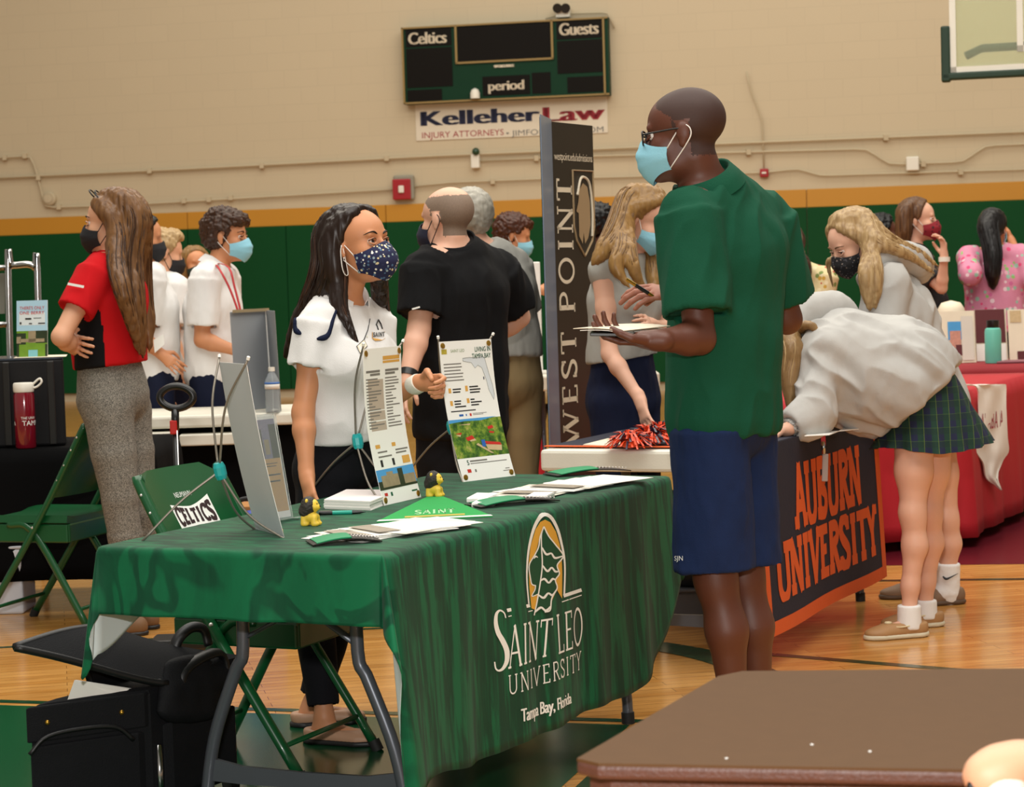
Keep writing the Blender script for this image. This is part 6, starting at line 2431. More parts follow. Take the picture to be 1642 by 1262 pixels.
class Person:
    def __init__(self, label, x, y, Z, h, yaw, sex='f', skin_m=None, group=None, head_yaw=None, pitch=0.0, tilt=0.0, voxel=.009, build=1.0, hs=1.0, dz=0.0):
        """(x, y): photo pixel of the point on the floor between the feet if y is None -> floor point at depth Z under x."""
        self.sex, self.h, self.vox = sex, h, voxel
        self.yaw = math.radians(yaw)
        base = P(x, 600, Z + dz) if y is None else PH(x, y, 0)
        base[2] = 0
        # follow the camera roll: x is meant at the height of the hips
        self.base, self.dz = base, dz
        self.t = thing('person', label, 'person', base, group=group)
        f = np.array([math.sin(self.yaw), -math.cos(self.yaw), 0])
        sd = np.array([math.cos(self.yaw), math.sin(self.yaw), 0])
        self.f, self.sd = f, sd
        self.skin = skin_m
        self.bw = build
        k = h
        w = 1.0 if sex == 'm' else .92

        def q(xx, yy, zz):
            return base + sd * xx * k * w + f * yy * k + np.array([0, 0, zz * k])
        J = {}
        for s, n in ((1, 'L'), (-1, 'R')):
            J['an' + n] = q(.055 * s, -.012, .045)
            J['kn' + n] = q(.055 * s, .010, .28)
            J['hip' + n] = q(.050 * s, 0, .515)
            J['sh' + n] = q(.108 * s, -.005, .812)
            J['el' + n] = q(.135 * s, -.02, .630)
            J['wr' + n] = q(.145 * s, .035, .487)
            J['toe' + n] = q(.065 * s, .105, .018)
        J['pel'] = q(0, -.005, .53)
        J['wai'] = q(0, .0, .62)
        J['che'] = q(0, .0, .72)
        J['nek'] = q(0, -.008, .835)
        J['head'] = q(0, .022, .935)
        self.J = J
        self.hands = {}
        self.head_yaw = math.radians(yaw if head_yaw is None else head_yaw)
        self.pitch, self.tilt = math.radians(pitch), math.radians(tilt)
        self.hs = hs * h / 1.72 * (1.0 if sex == 'm' else 1.0)
        if h < 1.66:
            self.hs = hs * .975

    def set(self, **kw):
        for k_, v in kw.items():
            self.J[k_] = np.array(v, float) if len(v) == 3 and not isinstance(v, tuple) else P(v[0], v[1], v[2] + self.dz)
        return self

    # --- frames
    def hframe(self):
        yaw, p, t = self.head_yaw, self.pitch, self.tilt
        f = np.array([math.sin(yaw), -math.cos(yaw), 0])
        r = np.array([math.cos(yaw), math.sin(yaw), 0])
        u = np.array([0, 0, 1.0])
        f2 = f * math.cos(p) - u * math.sin(p)
        u2 = u * math.cos(p) + f * math.sin(p)
        r2 = r * math.cos(t) + u2 * math.sin(t)
        u3 = u2 * math.cos(t) - r * math.sin(t)
        return r2, f2, u3

    def H(self, x, y, z):
        r, f, u = self.hframe()
        return self.J['head'] + self.hs * (x * r + y * f + z * u)

    def HR(self):
        return np.array(self.hframe())

    def he(self, c, r):
        return ell(self.H(*c), np.array(r) * self.hs, self.HR())

    def hc(self, a, b, ra, rb):
        return cone(self.H(*a), self.H(*b), ra * self.hs, rb * self.hs)

    # --- anatomy
    def head_prims(self):
        m = self.sex == 'm'
        jw = .052 if m else .046
        p = [self.he((0, -.016, .034), (.075, .095, .081)), self.he((0, .018, .03), (.066, .072, .064)), self.he((0, .026, -.044), (.058, .064, .070)),
             self.he((0, .032, -.080), (jw, .052, .036)), self.he((0, .074, -.101), (.019, .018, .016))]
        for s in (-1, 1):
            p.append(self.he((.034 * s, .056, -.030), (.026, .028, .026)))
        return p

    def face_prims(self):
        p = [self.hc((0, .086, .008), (0, .108, -.032), .008, .0115), self.hc((-.034, .080, .021), (.034, .080, .021), .010, .010),
             self.hc((-.017, .090, -.064), (.017, .090, -.064), .0065, .0065), self.hc((-.013, .088, -.074), (.013, .088, -.074), .0075, .0075)]
        for s in (-1, 1):
            p.append(self.he((.011 * s, .099, -.038), (.008, .009, .0075)))
        return p

    def ear_prims(self):
        p = []
        for s in (-1, 1):
            p += [self.he((.075 * s, -.010, -.002), (.009, .019, .026)), self.he((.072 * s, -.006, -.028), (.008, .011, .012))]
        return p

    def torso(self):
        J, m = self.J, self.sex == 'm'
        k = self.h / 1.75 * self.bw
        hs_ = J['hipL'] - J['hipR']
        ss = J['shL'] - J['shR']
        if m:
            d = [(.160, .112), (.150, .108), (.170, .118), (.125, .085)]
        else:
            d = [(.168, .118), (.128, .098), (.148, .108), (.108, .075)]
        d = [(a * k, b * k) for a, b in d]
        top = J['nek'] * .75 + J['che'] * .25
        return [tcone(J['pel'], J['wai'], hs_, d[0], d[1]), tcone(J['wai'], J['che'], hs_ + ss, d[1], d[2]), tcone(J['che'], top, ss, d[2], d[3])]

    def bust(self):
        if self.sex == 'm':
            return []
        c, ss = self.J['che'], nrm(self.J['shL'] - self.J['shR'])
        u = nrm(self.J['nek'] - self.J['wai'])
        f = np.cross(u, ss)
        if np.dot(f, self.f) < 0:
            f = -f
        k = self.h / 1.7
        return [ell(c + ss * s * .068 * k + f * .075 * k - u * .0, np.array([.062, .06, .06]) * k) for s in (-1, 1)]

    def shoulders(self):
        J = self.J
        k = self.h / 1.75 * (1.0 if self.sex == 'm' else .86) * self.bw
        p = []
        for s in 'LR':
            p += [cone(J['sh' + s], J['nek'] * .9 + J['che'] * .1, .058 * k, .052 * k)]
        return p

    def arm(self, s, upto=1.0):
        J = self.J
        k = self.h / 1.75 * (1.0 if self.sex == 'm' else .84) * self.bw
        a, b, c = J['sh' + s], J['el' + s], J['wr' + s]
        m1 = a + (b - a) * .45
        m2 = b + (c - b) * .28
        return [cone(a, m1, .056 * k, .048 * k), cone(m1, b, .048 * k, .040 * k), cone(b, m2, .040 * k, .041 * k), cone(m2, c, .041 * k, .0265 * k)]

    def leg(self, s):
        J = self.J
        k = self.h / 1.75 * self.bw
        a, b, c = J['hip' + s], J['kn' + s], J['an' + s]
        back = -self.f
        q = k * (1.0 if self.sex == 'm' else .86)
        cm_ = b + (c - b) * .32 + back * .012 * k
        lo = b + (c - b) * .72
        return [cone(a, a + (b - a) * .5, .083 * k, .069 * k), cone(a + (b - a) * .5, b, .069 * k, .053 * q), cone(b, cm_, .052 * q, .054 * q), cone(cm_, lo, .054 * q, .037 * q), cone(lo, c, .037 * q, .034 * q),
                cone(b + self.f * .008 * k, b - np.array([0, 0, .03]), .047 * q, .045 * q)]

    def foot_dir(self, s):
        d = self.J['toe' + s] - self.J['an' + s]
        d[2] = 0
        return nrm(d)

    def hand(self, s, d, palm, curl=.35, size=1.0, thumb=1, spread=1.0, tcurl=.3, curls=None):
        self.hands[s] = (nrm(d), nrm(palm), curl, size * self.h / 1.72, thumb, spread, tcurl, curls)
        return self

    def hand_prims(self, s):
        w = self.J['wr' + s]
        if s not in self.hands:
            d = nrm(w - self.J['el' + s])
            self.hand(s, d, nrm(self.base - w + [0, 0, w[2]]) if False else -self.sd * (1 if s == 'L' else -1), .35, .95, 1)
        d, pn, curl, k, th, spr, tc, curls = self.hands[s]
        pn = nrm(pn - np.dot(pn, d) * d)
        a = np.cross(d, pn) * th           # towards the thumb side
        palm = [tcone(w + d * .012 * k, w + d * .082 * k, a, (.028 * k, .015 * k), (.038 * k, .0125 * k)), cone(w - d * .02 * k, w + d * .03 * k, .023 * k, .022 * k)]
        fing = []
        for i, (o, L, r) in enumerate(((.029, .92, .0085), (.010, 1.0, .0088), (-.010, .95, .0085), (-.028, .76, .0075))):
            p = w + d * (.088 - .004 * abs(i - 1)) * k + a * o * k
            c_ = curl if curls is None else curls[i]
            dd = nrm(d + a * o * 3.5 * spr)
            ang = 0
            for j, (l, bend) in enumerate(((.042, .75), (.027, 1.0), (.021, .7))):
                ang += c_ * bend
                v = dd * math.cos(ang) + pn * math.sin(ang)
                e = p + v * l * L * k
                fing.append(cone(p, e, r * k * (1 - .08 * j), r * k * (1 - .08 * (j + 1))))
                p = e
        p = w + d * .022 * k + a * .022 * k + pn * .006 * k
        e = p + nrm(d * .75 + a * .75 + pn * .35) * .040 * k
        e2 = e + nrm(d * (1.0 - tc * .3) + a * (.35 - tc) + pn * (.3 + tc)) * .030 * k
        e3 = e2 + nrm(d * (1.0 - tc * .3) + a * (.1 - tc * 1.3) + pn * (.3 + tc)) * .022 * k
        thumb = [cone(p, e, .0135 * k, .0115 * k), cone(e, e2, .0108 * k, .0098 * k), cone(e2, e3, .0095 * k, .008 * k)]
        return palm, fing + thumb

    def body(self, detail=.0042, hands='LR', feet=True):
        J = self.J
        k = self.h / 1.75 * (1.0 if self.sex == 'm' else .86)
        legs = self.leg('L') + self.leg('R')
        arms = self.arm('L') + self.arm('R')
        neck = [cone(J['nek'] - [0, 0, .02], self.H(0, -.022, -.06), .060 * k, .055 * k)]
        hd, fc, er = self.head_prims(), self.face_prims(), self.ear_prims()
        hp = {s: self.hand_prims(s) for s in hands}
        ft = []
        for s in 'LR':
            d = self.foot_dir(s)
            a = J['an' + s]
            ft += [cone(a, a * [1, 1, 0] + [0, 0, .035] - d * .02, .034 * k, .030 * k), cone(a * [1, 1, 0] + [0, 0, .04], a * [1, 1, 0] + d * .15 * k + [0, 0, .025], .036 * k, .024 * k)]
        zones = []
        c = J['head']
        if detail:
            zones.append((c - .15, c + .15, detail))
            for s in hp:
                w = J['wr' + s] + self.hands[s][0] * .09
                zones.append((w - .11, w + .11, max(.0036, detail)))
        allp = self.torso() + legs + arms + hd + ft + [x for s in hp for q_ in hp[s] for x in q_]
        F_ = Field(allp, self.vox, zones)
        F_.add(self.torso(), .05).add(self.bust(), .04).add(self.shoulders(), .05).add(legs, .03).add(arms, .018).add(neck, .03).add(hd, .022).add(ft, .02)
        F_.add(fc, .010)
        for s in (-1, 1):
            F_.sub([self.he((.031 * s, .098, -.001), (.018, .015, .011))], .010)
        F_.add(er, .006)
        for s in hp:
            F_.add(hp[s][0], .014).add(hp[s][1], .004)
        self.zones = zones
        self.bodyo = put_field('body', F_, [self.skin], self.t, 1)
        return self

    def stubble(self, m, top=.20, hairline=.068, nape=-.062):
        """Close-cropped hair: the scalp part of the body's surface in a second tone."""
        o = self.bodyo
        o.data.materials.append(m)
        i = len(o.data.materials) - 1
        n = len(o.data.polygons)
        c = np.empty(n * 3)
        o.data.polygons.foreach_get('center', c)
        c = (c.reshape(-1, 3) + WLOC[o.name] - self.J['head']) / self.hs @ self.HR().T
        j = .0035 * vnoise(c * 500)
        x, y, z = c[:, 0], c[:, 1], c[:, 2]
        k = (z > nape + .25 * np.maximum(0, y + .02) * 4 + j) & (y < .060 - .35 * (hairline - z).clip(0, .03) * 4 + j) & (z < top + j) & ((z > .012 + j) | (y < -.022 + j)) & (np.abs(c).max(1) < .16)
        k &= ~((np.abs(x) > .074) & (y > -.034) & (z < .03))
        mi = np.empty(n, np.int32)
        o.data.polygons.foreach_get('material_index', mi)
        mi[k] = i
        o.data.polygons.foreach_set('material_index', mi)

    def eyes(self, brow=None, lid=None):
        dy = 0 if lid else -.0022
        for s in (-1, 1):
            b = MB().ball(self.H(.031 * s, .0775 + dy, -.001), .0118 * self.hs, 14).build('eye', [M_EYEW], self.bodyo, smooth=True)
            MB().ball(self.H(.0318 * s, .0840 + dy, .0), .0068 * self.hs, 12).build('iris', [M_IRIS], self.t, smooth=True)
            if True:
                for z, zz in ((.0075, 1), (-.0085, -1)):
                    MB().tube(spline([self.H(.018 * s, .0855, z * .2), self.H(.026 * s, .0915, z), self.H(.036 * s, .0905, z), self.H(.045 * s, .081, z * .2)], 12), [.0032 * self.hs] * 12, 8, flat=.8).build('eyelid', [self.skin], self.t, smooth=True)
                MB().tube(spline([self.H(.017 * s, .0875, .002), self.H(.026 * s, .0945, .0075), self.H(.036 * s, .0935, .0075), self.H(.047 * s, .083, .002)], 12), .0014, 6).build('eyelash', [M_IRIS], self.t, smooth=True)
            if brow is not None:
                MB().tube(spline([self.H(.014 * s, .091, .021), self.H(.028 * s, .0925, .028), self.H(.040 * s, .085, .027), self.H(.052 * s, .070, .021)], 14), np.array([.0032, .0036, .0038, .0038, .0038, .0037, .0036, .0034, .0031, .0028, .0025, .0021, .0017, .001]) * self.hs, 8, flat=.6).build('eyebrow', [brow], self.t, smooth=True)
        return self

    def mask(self, m, cup=False, loops=M_LOOP, low=0.0, name='face_mask'):
        nu, nv = 25, 16
        th = np.radians(np.linspace(-82, 82, nu))
        G = np.zeros((nu, nv, 3))
        for i, a in enumerate(th):
            for j, v in enumerate(np.linspace(0, 1, nv)):
                ca, sa = math.cos(a), math.sin(a)
                zt = -.004 - .030 * abs(sa) ** 1.3 - low
                zb = -.124 + .034 * abs(sa) ** 1.5
                z = zt + (zb - zt) * v
                ctr = np.interp(v, [0, .28, .55, .8, 1], [.108, .128, .127, .116, .090] if not cup else [.107, .130, .134, .122, .092])
                wx = np.interp(v, [0, .5, 1], [.070, .070, .058])
                y0 = .018
                e = .85 if not cup else .8
                x = wx * math.copysign(abs(sa) ** .92, sa)
                y = y0 + (ctr - y0) * (ca ** e)
                if not cup:
                    y += .0016 * math.sin(v * 22) * ca
                G[i, j] = self.H(x, y, z)
        o = MB().sheet(G, .0025).build(name, [m], self.t, smooth=True)
        if loops is not None:
            for s in (-1, 1):
                i = 0 if s < 0 else nu - 1
                a, b = G[i, 1], G[i, nv - 2]
                pts = [a, self.H(.076 * s, -.004, .012), self.H(.079 * s, -.024, .012), self.H(.079 * s, -.030, -.008), self.H(.076 * s, -.014, -.034), b]
                MB().tube(spline(pts, 24), .0017 * self.hs, 6).build('ear_loop', [loops], o, smooth=True)
        return o

    def glasses(self, m):
        t_ = []
        for s in (-1, 1):
            c = (.034 * s, .100, -.004)
            ring = [self.H(c[0] + .026 * math.copysign(abs(math.cos(a)) ** .6, math.cos(a)), c[1] - .10 * abs(.026 * math.cos(a)) , c[2] + .018 * math.copysign(abs(math.sin(a)) ** .6, math.sin(a))) for a in np.linspace(0, 2 * math.pi, 29)[:-1]]
            t_.append(MB().tube(ring, .0026, 8, closed=True))
        g = t_[0]
        g.add(t_[1].v, t_[1].f)
        g.tube(spline([self.H(-.010, .103, .002), self.H(0, .106, .005), self.H(.010, .103, .002)], 8), .0022, 6)
        o = g.build('glasses', [m], self.t, smooth=True)
        for s in (-1, 1):
            MB().tube(spline([self.H(.060 * s, .096, .004), self.H(.074 * s, .06, .006), self.H(.080 * s, -.005, .008), self.H(.077 * s, -.03, -.008)], 18), .0024, 6).build('temple', [m], o, smooth=True)
        return o

    # --- hair
    def cap_prims(self, g=.010, back=0.0):
        return [ell(self.H(0, -.018, .036), (np.array([.077, .097, .083]) + g) * self.hs, self.HR()), self.he((0, -.045 - back, -.005), (.068 + g * .5, .062 + g, .072))]

    def hair_short(self, m, g=.012, hairline=.062, nape=-.062, curl=.0, fluff=None, voxel=.005, name='hair', bald=None):
        cap = self.cap_prims(g)
        if fluff:
            cap += [self.he(c, r) for c, r in fluff]
        F_ = Field(cap, voxel, pad=.03).add(cap, .02)
        r, f, u = self.hframe()
        F_.cut(self.H(0, .058, hairline), f * .86 - u * .5)
        if nape is not None:
            F_.cut(self.H(0, -.02, nape), -u * .95 + f * .3)
            F_.cut(self.H(0, .028, .0), f * .93 - u * .36)
        if fluff:
            F_.add([self.he(c, q_) for c, q_ in fluff], .008)
        if bald is not None:
            F_.cut(self.H(0, -.07, bald), u + f * .12)
        for s in (-1, 1):
            F_.sub([self.he((.085 * s, .0, -.006), (.018, .026, .032))], .004)
        d = (lambda V: curl * vnoise(V * 75) + curl * .7 * vnoise(V * 150 + 5)) if curl else (lambda V: .0012 * vnoise(V * [160, 160, 40]))
        self.hairo = put_field(name, F_, [m], self.t, 1, disp=d)
        return self.hairo

    def hair_long(self, m, guides, cap=True, hairline=.060, g=.012, strands=34, voxel=.006, part=0.0, name='hair', open_face=.025, seed=1):
        """guides: list of (points, radii): world points (head-frame points given as tuples are converted)."""
        gd = []
        for pts, rad in guides:
            gd.append((np.array(pts, float), np.array(rad, float)))
        prims = []
        for pts, rad in gd:
            n = max(6, len(pts) * 3)
            prims += chain(pts, rad, n)
        capp = self.cap_prims(g) if cap else []
        F_ = Field(prims + capp, voxel, pad=.03)
        if cap:
            F_.add(capp, .02)
            r, f, u = self.hframe()
            F_.cut(self.H(0, .060, hairline), f * .80 - u * .6)
            F_.cut(self.H(0, open_face, .0), f * .95 - u * .3)
        F_.add(prims, .018)
        rs = np.random.default_rng(seed)
        ho = put_field(name, F_, [m], self.t, 1, disp=lambda V: .0034 * vnoise(V * [95, 95, 7]) + .0020 * vnoise(V * [210, 210, 12]))
        mb = MB()
        for pts, rad in gd:
            n = 22
            sp = spline(pts, n)
            rr = np.interp(np.linspace(0, 1, n), np.linspace(0, 1, len(rad)), rad)
            for k in range(int(strands * 1.6)):
                a = rs.uniform(0, 2 * math.pi)
                x, y, z = frame(sp[-1] - sp[0])
                off = (math.cos(a) * x + math.sin(a) * y)
                t0, t1 = rs.uniform(0, .35), rs.uniform(.75, 1.0)
                idx = np.linspace(t0 * (n - 1), t1 * (n - 1), 14)
                q_ = np.stack([np.interp(idx, np.arange(n), sp[:, j]) for j in range(3)], 1)
                r_ = np.interp(idx, np.arange(n), rr)
                wob = rs.normal(0, .10, 3)
                fac = 1.05 + rs.uniform(0, .10)
                q_ = q_ + (off * fac)[None, :] * r_[:, None] + np.outer(np.sin(np.linspace(0, rs.uniform(2, 6), 14)), wob) * r_[:, None] * .5
                w = rs.uniform(.0016, .0034) * np.sin(np.linspace(.35, math.pi - .12, 14))
                mb.tube(q_, w, 5)
        if strands:
            mb.build('hair_strands', [m], ho, smooth=True)
        self.hairo = ho
        return ho

    # --- clothes
    def folds(self, d, a=.008, seed=0.0):
        x, y, z = frame(d)
        B = np.column_stack([x * 17, y * 17, z * 3.2])
        g = self.wrinkle(a * .4, seed)

        def f(V):
            n = vnoise(V @ B + seed + .25 * vnoise(V * 9)[:, None])
            return a * (1 - 2.2 * np.abs(n)) + g(V)
        return f

    def wrinkle(self, a=.004, seed=0.0):
        return lambda V: a * vnoise(V * [11, 11, 8] + seed) + a * .55 * vnoise(V * [30, 30, 13] + seed) + a * .25 * vnoise(V * [70, 70, 30] + seed)

    def shirt(self, m, grow=.016, hem=None, hem_n=None, sleeve=.62, sl_grow=.018, loose=0.0, name='shirt', wr=.004, midx=None, sleeves='LR', neck_cut=.0, extra=(), hem_grow=.0, seed=0.0, bust=True, voxel=None, fold=None):
        J = self.J
        mats = m if isinstance(m, (list, tuple)) else [m]
        k = self.h / 1.75 * (1.0 if self.sex == 'm' else .86) * self.bw
        tor = self.torso() + list(extra)
        ext = []
        if loose or hem is not None:
            a, b = J['wai'], J['pel']
            hs_ = J['hipL'] - J['hipR']
            kk = self.h / 1.75 * self.bw
            wv = ((.150, .110) if self.sex == 'm' else (.145, .108))
            hv = ((.165, .120) if self.sex == 'm' else (.170, .125))
            ext = [tcone(J['che'], b, hs_ + J['shL'] - J['shR'], ((wv[0] + .012 + loose) * kk, (wv[1] + loose) * kk), ((hv[0] + loose + hem_grow) * kk, (hv[1] + loose + hem_grow) * kk))]
        sh = self.shoulders()
        sl = []
        ends = []
        for s in sleeves:
            a, b = J['sh' + s], J['el' + s]
            if sleeve <= 1:
                e = a + (b - a) * sleeve
                sl.append([cone(a, e, .058 * k + sl_grow, .050 * k + sl_grow * 1.35, True)])
                ends.append((e, nrm(b - a), .050 * k + sl_grow * 1.35))
            else:
                c = J['wr' + s]
                e = b + (c - b) * (sleeve - 1)
                d2 = b + (c - b) * .3
                sl.append([cone(a, b, .058 * k + sl_grow, .046 * k + sl_grow), cone(b, d2, .046 * k + sl_grow, .044 * k + sl_grow), cone(d2, e, .044 * k + sl_grow, .030 * k + sl_grow * .8, True)])
                ends.append((e, nrm(e - b), .030 * k + sl_grow * .8))
        F_ = Field(tor + ext + sh + [x for q_ in sl for x in q_], voxel or self.vox * .85, pad=.04)
        F_.add(tor, .05, grow)
        if bust:
            F_.add(self.bust(), .05, grow * .8)
        F_.add(ext, .04)
        F_.add(sh, .05, grow * .85)
        hp = J['pel'] if hem is None else hem
        hn = J['pel'] - J['wai'] if hem_n is None else hem_n
        F_.cut(hp, hn)
        for q_ in sl:
            F_.add(q_[:-1] if len(q_) > 1 else [], .02)
            F_.add(q_[-1:], .022)
        for e, d, r in ends:
            F_.sub([cone(e - d * .010, e + d * .004, r - .012, r - .010, True)], .003)
        # neck opening
        ax_ = nrm(self.H(0, -.02, -.06) - J['nek'])
        F_.sub([cone(J['nek'] + ax_ * (.030 + neck_cut), J['nek'] + ax_ * .16, .115 * k, .13 * k, True)], .004)
        F_.sub([cone(J['nek'] + ax_ * (.012 + neck_cut), J['nek'] + ax_ * .12, .058 * k + .002, .058 * k + .004, True)], .006)
        o = put_field(name, F_, mats, self.t, 2, disp=self.folds(fold, wr, seed) if fold is not None else self.wrinkle(wr, seed) if wr else None, midx=midx)
        return o

    def collar(self, m, r=.067, flare=.022, drop=.034, open_=.5, name='collar', rise=.030):
        """Fold-down polo collar round the neck with an opening in front."""
        J = self.J
        k = self.h / 1.75 * (1.0 if self.sex == 'm' else .9)
        ax_ = nrm(self.H(0, -.022, -.06) - J['nek'])
        fx = nrm(self.f - np.dot(self.f, ax_) * ax_)
        sx = np.cross(ax_, fx)
        n = 40
        G = []
        for a in np.linspace(open_, 2 * math.pi - open_, n):
            d = fx * math.cos(a) * 1.05 + sx * math.sin(a)
            dip = .022 * max(0, math.cos(a)) ** 1.0
            c = J['nek'] + ax_ * (rise - dip)
            G.append([c + d * r * k - ax_ * .014, c + d * (r + .003) * k + ax_ * .010, c + d * (r + .008) * k + ax_ * .012, c + d * (r + .010 + flare * .6) * k - ax_ * drop * .45, c + d * (r + .008 + flare) * k - ax_ * drop * (1.0 + .35 * max(0, math.cos(a)))])
        G = np.array(G)
        return MB().sheet(G, .003).build(name, [m], self.t, smooth=True)

    def pants(self, m, grow=.014, top=None, ends=.98, name='trousers', flare=.0, wr=.003, sides='LR', tight=0.0, seed=3.0, hips=True):
        J = self.J
        kk = self.h / 1.75 * self.bw
        hs_ = J['hipL'] - J['hipR']
        tor = self.torso()[:1] if hips else []
        F_l = []
        cuts = []
        for s in sides:
            a, b, c = J['hip' + s], J['kn' + s], J['an' + s]
            if ends > .5:
                f_ = (ends - .5) * 2
                e = b + (c - b) * f_
                cb = b + (c - b) * .3 - self.f * .012
                F_l.append([cone(a, a + (b - a) * .5, .084 * kk + grow, .073 * kk + grow), cone(a + (b - a) * .5, b, .074 * kk + grow, .056 * kk + grow - tight), cone(b, cb, .056 * kk + grow - tight, .054 * kk + grow - tight + flare * .3), cone(cb, e, .054 * kk + grow - tight + flare * .3, .040 * kk + grow - tight + flare, True)])
            else:
                e = a + (b - a) * ends * 2
                F_l.append([cone(a, e, .088 * kk + grow, .080 * kk + grow + flare, True)])
        F_ = Field(tor + [x for q_ in F_l for x in q_], self.vox * .85, pad=.05)
        F_.add(tor, .04, grow)
        for q_ in F_l:
            F_.add(q_, .012)
        for s in sides:
            F_.add([cone(J['pel'], J['hip' + s], .10 * kk + grow * .6, .082 * kk + grow * .6)], .03)
        if True:
            top = J['pel'] * .2 + J['wai'] * .8 if top is None else top
            F_.cut(top, J['wai'] - J['pel'])
        for q_ in F_l:
            e, a = q_[-1][2], q_[-1][1]
            d = nrm(e - a)
            r = q_[-1][4]
            F_.sub([cone(e - d * .012, e + d * .03, r - .011, r - .010, True)], .004)
        return put_field(name, F_, [m], self.t, 2, disp=self.wrinkle(wr, seed) if wr else None)

    def shoe(self, s, m, msole, L=.255, low=False, name='shoe', h=.07):
        d = self.foot_dir(s)
        a = self.J['an' + s] * [1, 1, 0]
        k = L / .26
        q_ = lambda x, y, z: a + d * x * k + np.cross([0, 0, 1.0], d) * y * k + np.array([0, 0, z * k])
        R = np.array([d, np.cross([0, 0, 1.0], d), [0, 0, 1.0]])
        up = [ell(q_(-.03, 0, .040), np.array([.045, .036, .045]) * k, R), tcone(q_(-.03, 0, .03), q_(.12, 0, .022), np.cross([0, 0, 1.0], d), (.036 * k, .034 * k), (.043 * k, .026 * k)), ell(q_(.135, 0, .024), np.array([.05, .040, .022]) * k, R), cone(q_(.0, 0, .05), q_(.09, 0, .032), .034 * k, .03 * k)]
        F_ = Field(up, .006, pad=.02).add(up, .02)
        F_.cut(q_(0, 0, .012), (0, 0, -1))
        F_.cut(q_(0, 0, h), (0, 0, 1))
        if low:
            F_.sub([cone(q_(-.012, 0, .05), q_(.0, 0, .12), .030 * k, .036 * k)] + ([cone(q_(.02, 0, .075), q_(.06, 0, .075), .030 * k, .03 * k)] if low > 1 else []), .004)
        o = put_field(name, F_, [m], self.t, 1)
        so = [tcone(q_(-.028, 0, .008), q_(.12, 0, .008), np.cross([0, 0, 1.0], d), (.040 * k, .030 * k), (.047 * k, .030 * k)), ell(q_(.14, 0, .008), np.array([.05, .043, .03]) * k, R), ell(q_(-.035, 0, .008), np.array([.045, .038, .03]) * k, R)]
        F2 = Field(so, .006, pad=.02).add(so, .02)
        F2.cut(q_(0, 0, .020), (0, 0, 1))
        F2.cut(q_(0, 0, .001), (0, 0, -1))
        put_field('sole', F2, [msole], o, 1)
        return o


# ------------------------------------------------------------------ the people
SK_TAN = skin('tan', 'c98a62')
SK_DARK = skin('dark_brown', '5c3222', .5)
SK_LIGHT = skin('light', 'dba584')
SK_PINK = skin('pink_light', 'e0ae94')
SK_MED = skin('medium', 'b9774f')
H_DKBROWN = hair_mat('dark_brown', ['1a0f0a', '2e1b11', '472d1e', '20120b'])
H_BROWN = hair_mat('brown', ['2c1a10', '4e321e', '7a5634', '3a2416'])
H_BLONDE = hair_mat('dark_blonde', ['604629', '785734', '93703f', '6b4e2d'])
H_LBLONDE = hair_mat('light_blonde', ['7c6040', '9c7e54', 'bc9f72', '8a6c46'])
H_BLACK = hair_mat('black', ['060506', '0c0a0a', '171314', '080606'])
H_GREY = hair_mat('grey', ['8c877c', 'aca79a', 'c8c2b4', '97917f'])
C_WHITE = cloth_mat('white_polo', 'e4e2e0')
C_RED = cloth_mat('red_polo', 'c01018')
C_BLACK = cloth_mat('black', '0d0d0f')
C_NAVY = cloth_mat('navy', '131a33')
C_NAVYS = cloth_mat('navy_shorts', '16274c')
C_GREENP = cloth_mat('green_polo', '0d4a34')
C_GREY = cloth_mat('heather_grey', 'b4b2ae', var=.10)
C_GREYT = cloth_mat('grey_tee', 'aaa9a2')
C_KHAKI = cloth_mat('khaki', '9c8660')
M_LEATHER = mat('tan_leather', 'a97f52', .6)
M_SOLEW = mat('pale_rubber_sole', 'cfc4a8', .6)
M_DKSHOE = mat('dark_shoe', '1c1a1a', .5)


def floral_mask(name, base, dots, scale):
    m = N(name)
    co = m.coord((1, 1, 1))
    vo = m.n('ShaderNodeTexVoronoi', Scale=scale)
    m.l(co, vo.inputs['Vector'])
    nz = m.n('ShaderNodeTexNoise', Scale=scale * .8, Detail=1.0)
    m.l(co, nz.inputs['Vector'])
    dcol = m.ramp([(i / max(1, len(dots)) + .02, c) for i, c in enumerate(dots)], vo.outputs['Color'], 'CONSTANT')
    lt = m.n('ShaderNodeMath', _operation='LESS_THAN')
    m.l(vo.outputs['Distance'], lt.inputs[0])
    lt.inputs[1].default_value = .36
    m.l(m.mix(lt.outputs[0], lin(base), dcol), m.b.inputs['Base Color'])
    m.b.inputs['Roughness'].default_value = .8
    return m.m


# ---- woman with dark hair and white polo behind the green table
w = Person('woman in white polo and navy floral mask behind the green table', 545, None, 6.52, 1.63, 58, 'f', SK_TAN, head_yaw=52, pitch=-6, tilt=2, voxel=.0065)
w.set(head=(575, 392, 6.47), nek=(545, 487, 6.52), che=(553, 580, 6.50), wai=(548, 672, 6.52), pel=(540, 742, 6.56),
      shR=(508, 519, 6.40), shL=(598, 512, 6.66), elR=(486, 662, 6.36), wrR=(492, 762, 6.30), elL=(600, 655, 6.62), wrL=(674, 613, 6.40),
      hipR=(522, 758, 6.50), hipL=(566, 756, 6.66), knR=(505, 945, 6.44), knL=(556, 945, 6.60), anR=(520, 1150, 6.36), anL=(500, 1130, 6.62), toeR=(600, 1180, 6.30), toeL=(590, 1160, 6.66))
w.hand('R', w.J['wrR'] - w.J['elR'] + [.02, -.05, 0], [.6, .5, 0], .35, .95, -1)
w.hand('L', P(722, 618, 6.34) - w.J['wrL'], [.1, -1, -.30], 1.1, .98, -1, tcurl=.45, curls=(.85, 1.2, 1.3, 1.35))
w.body(.0036)
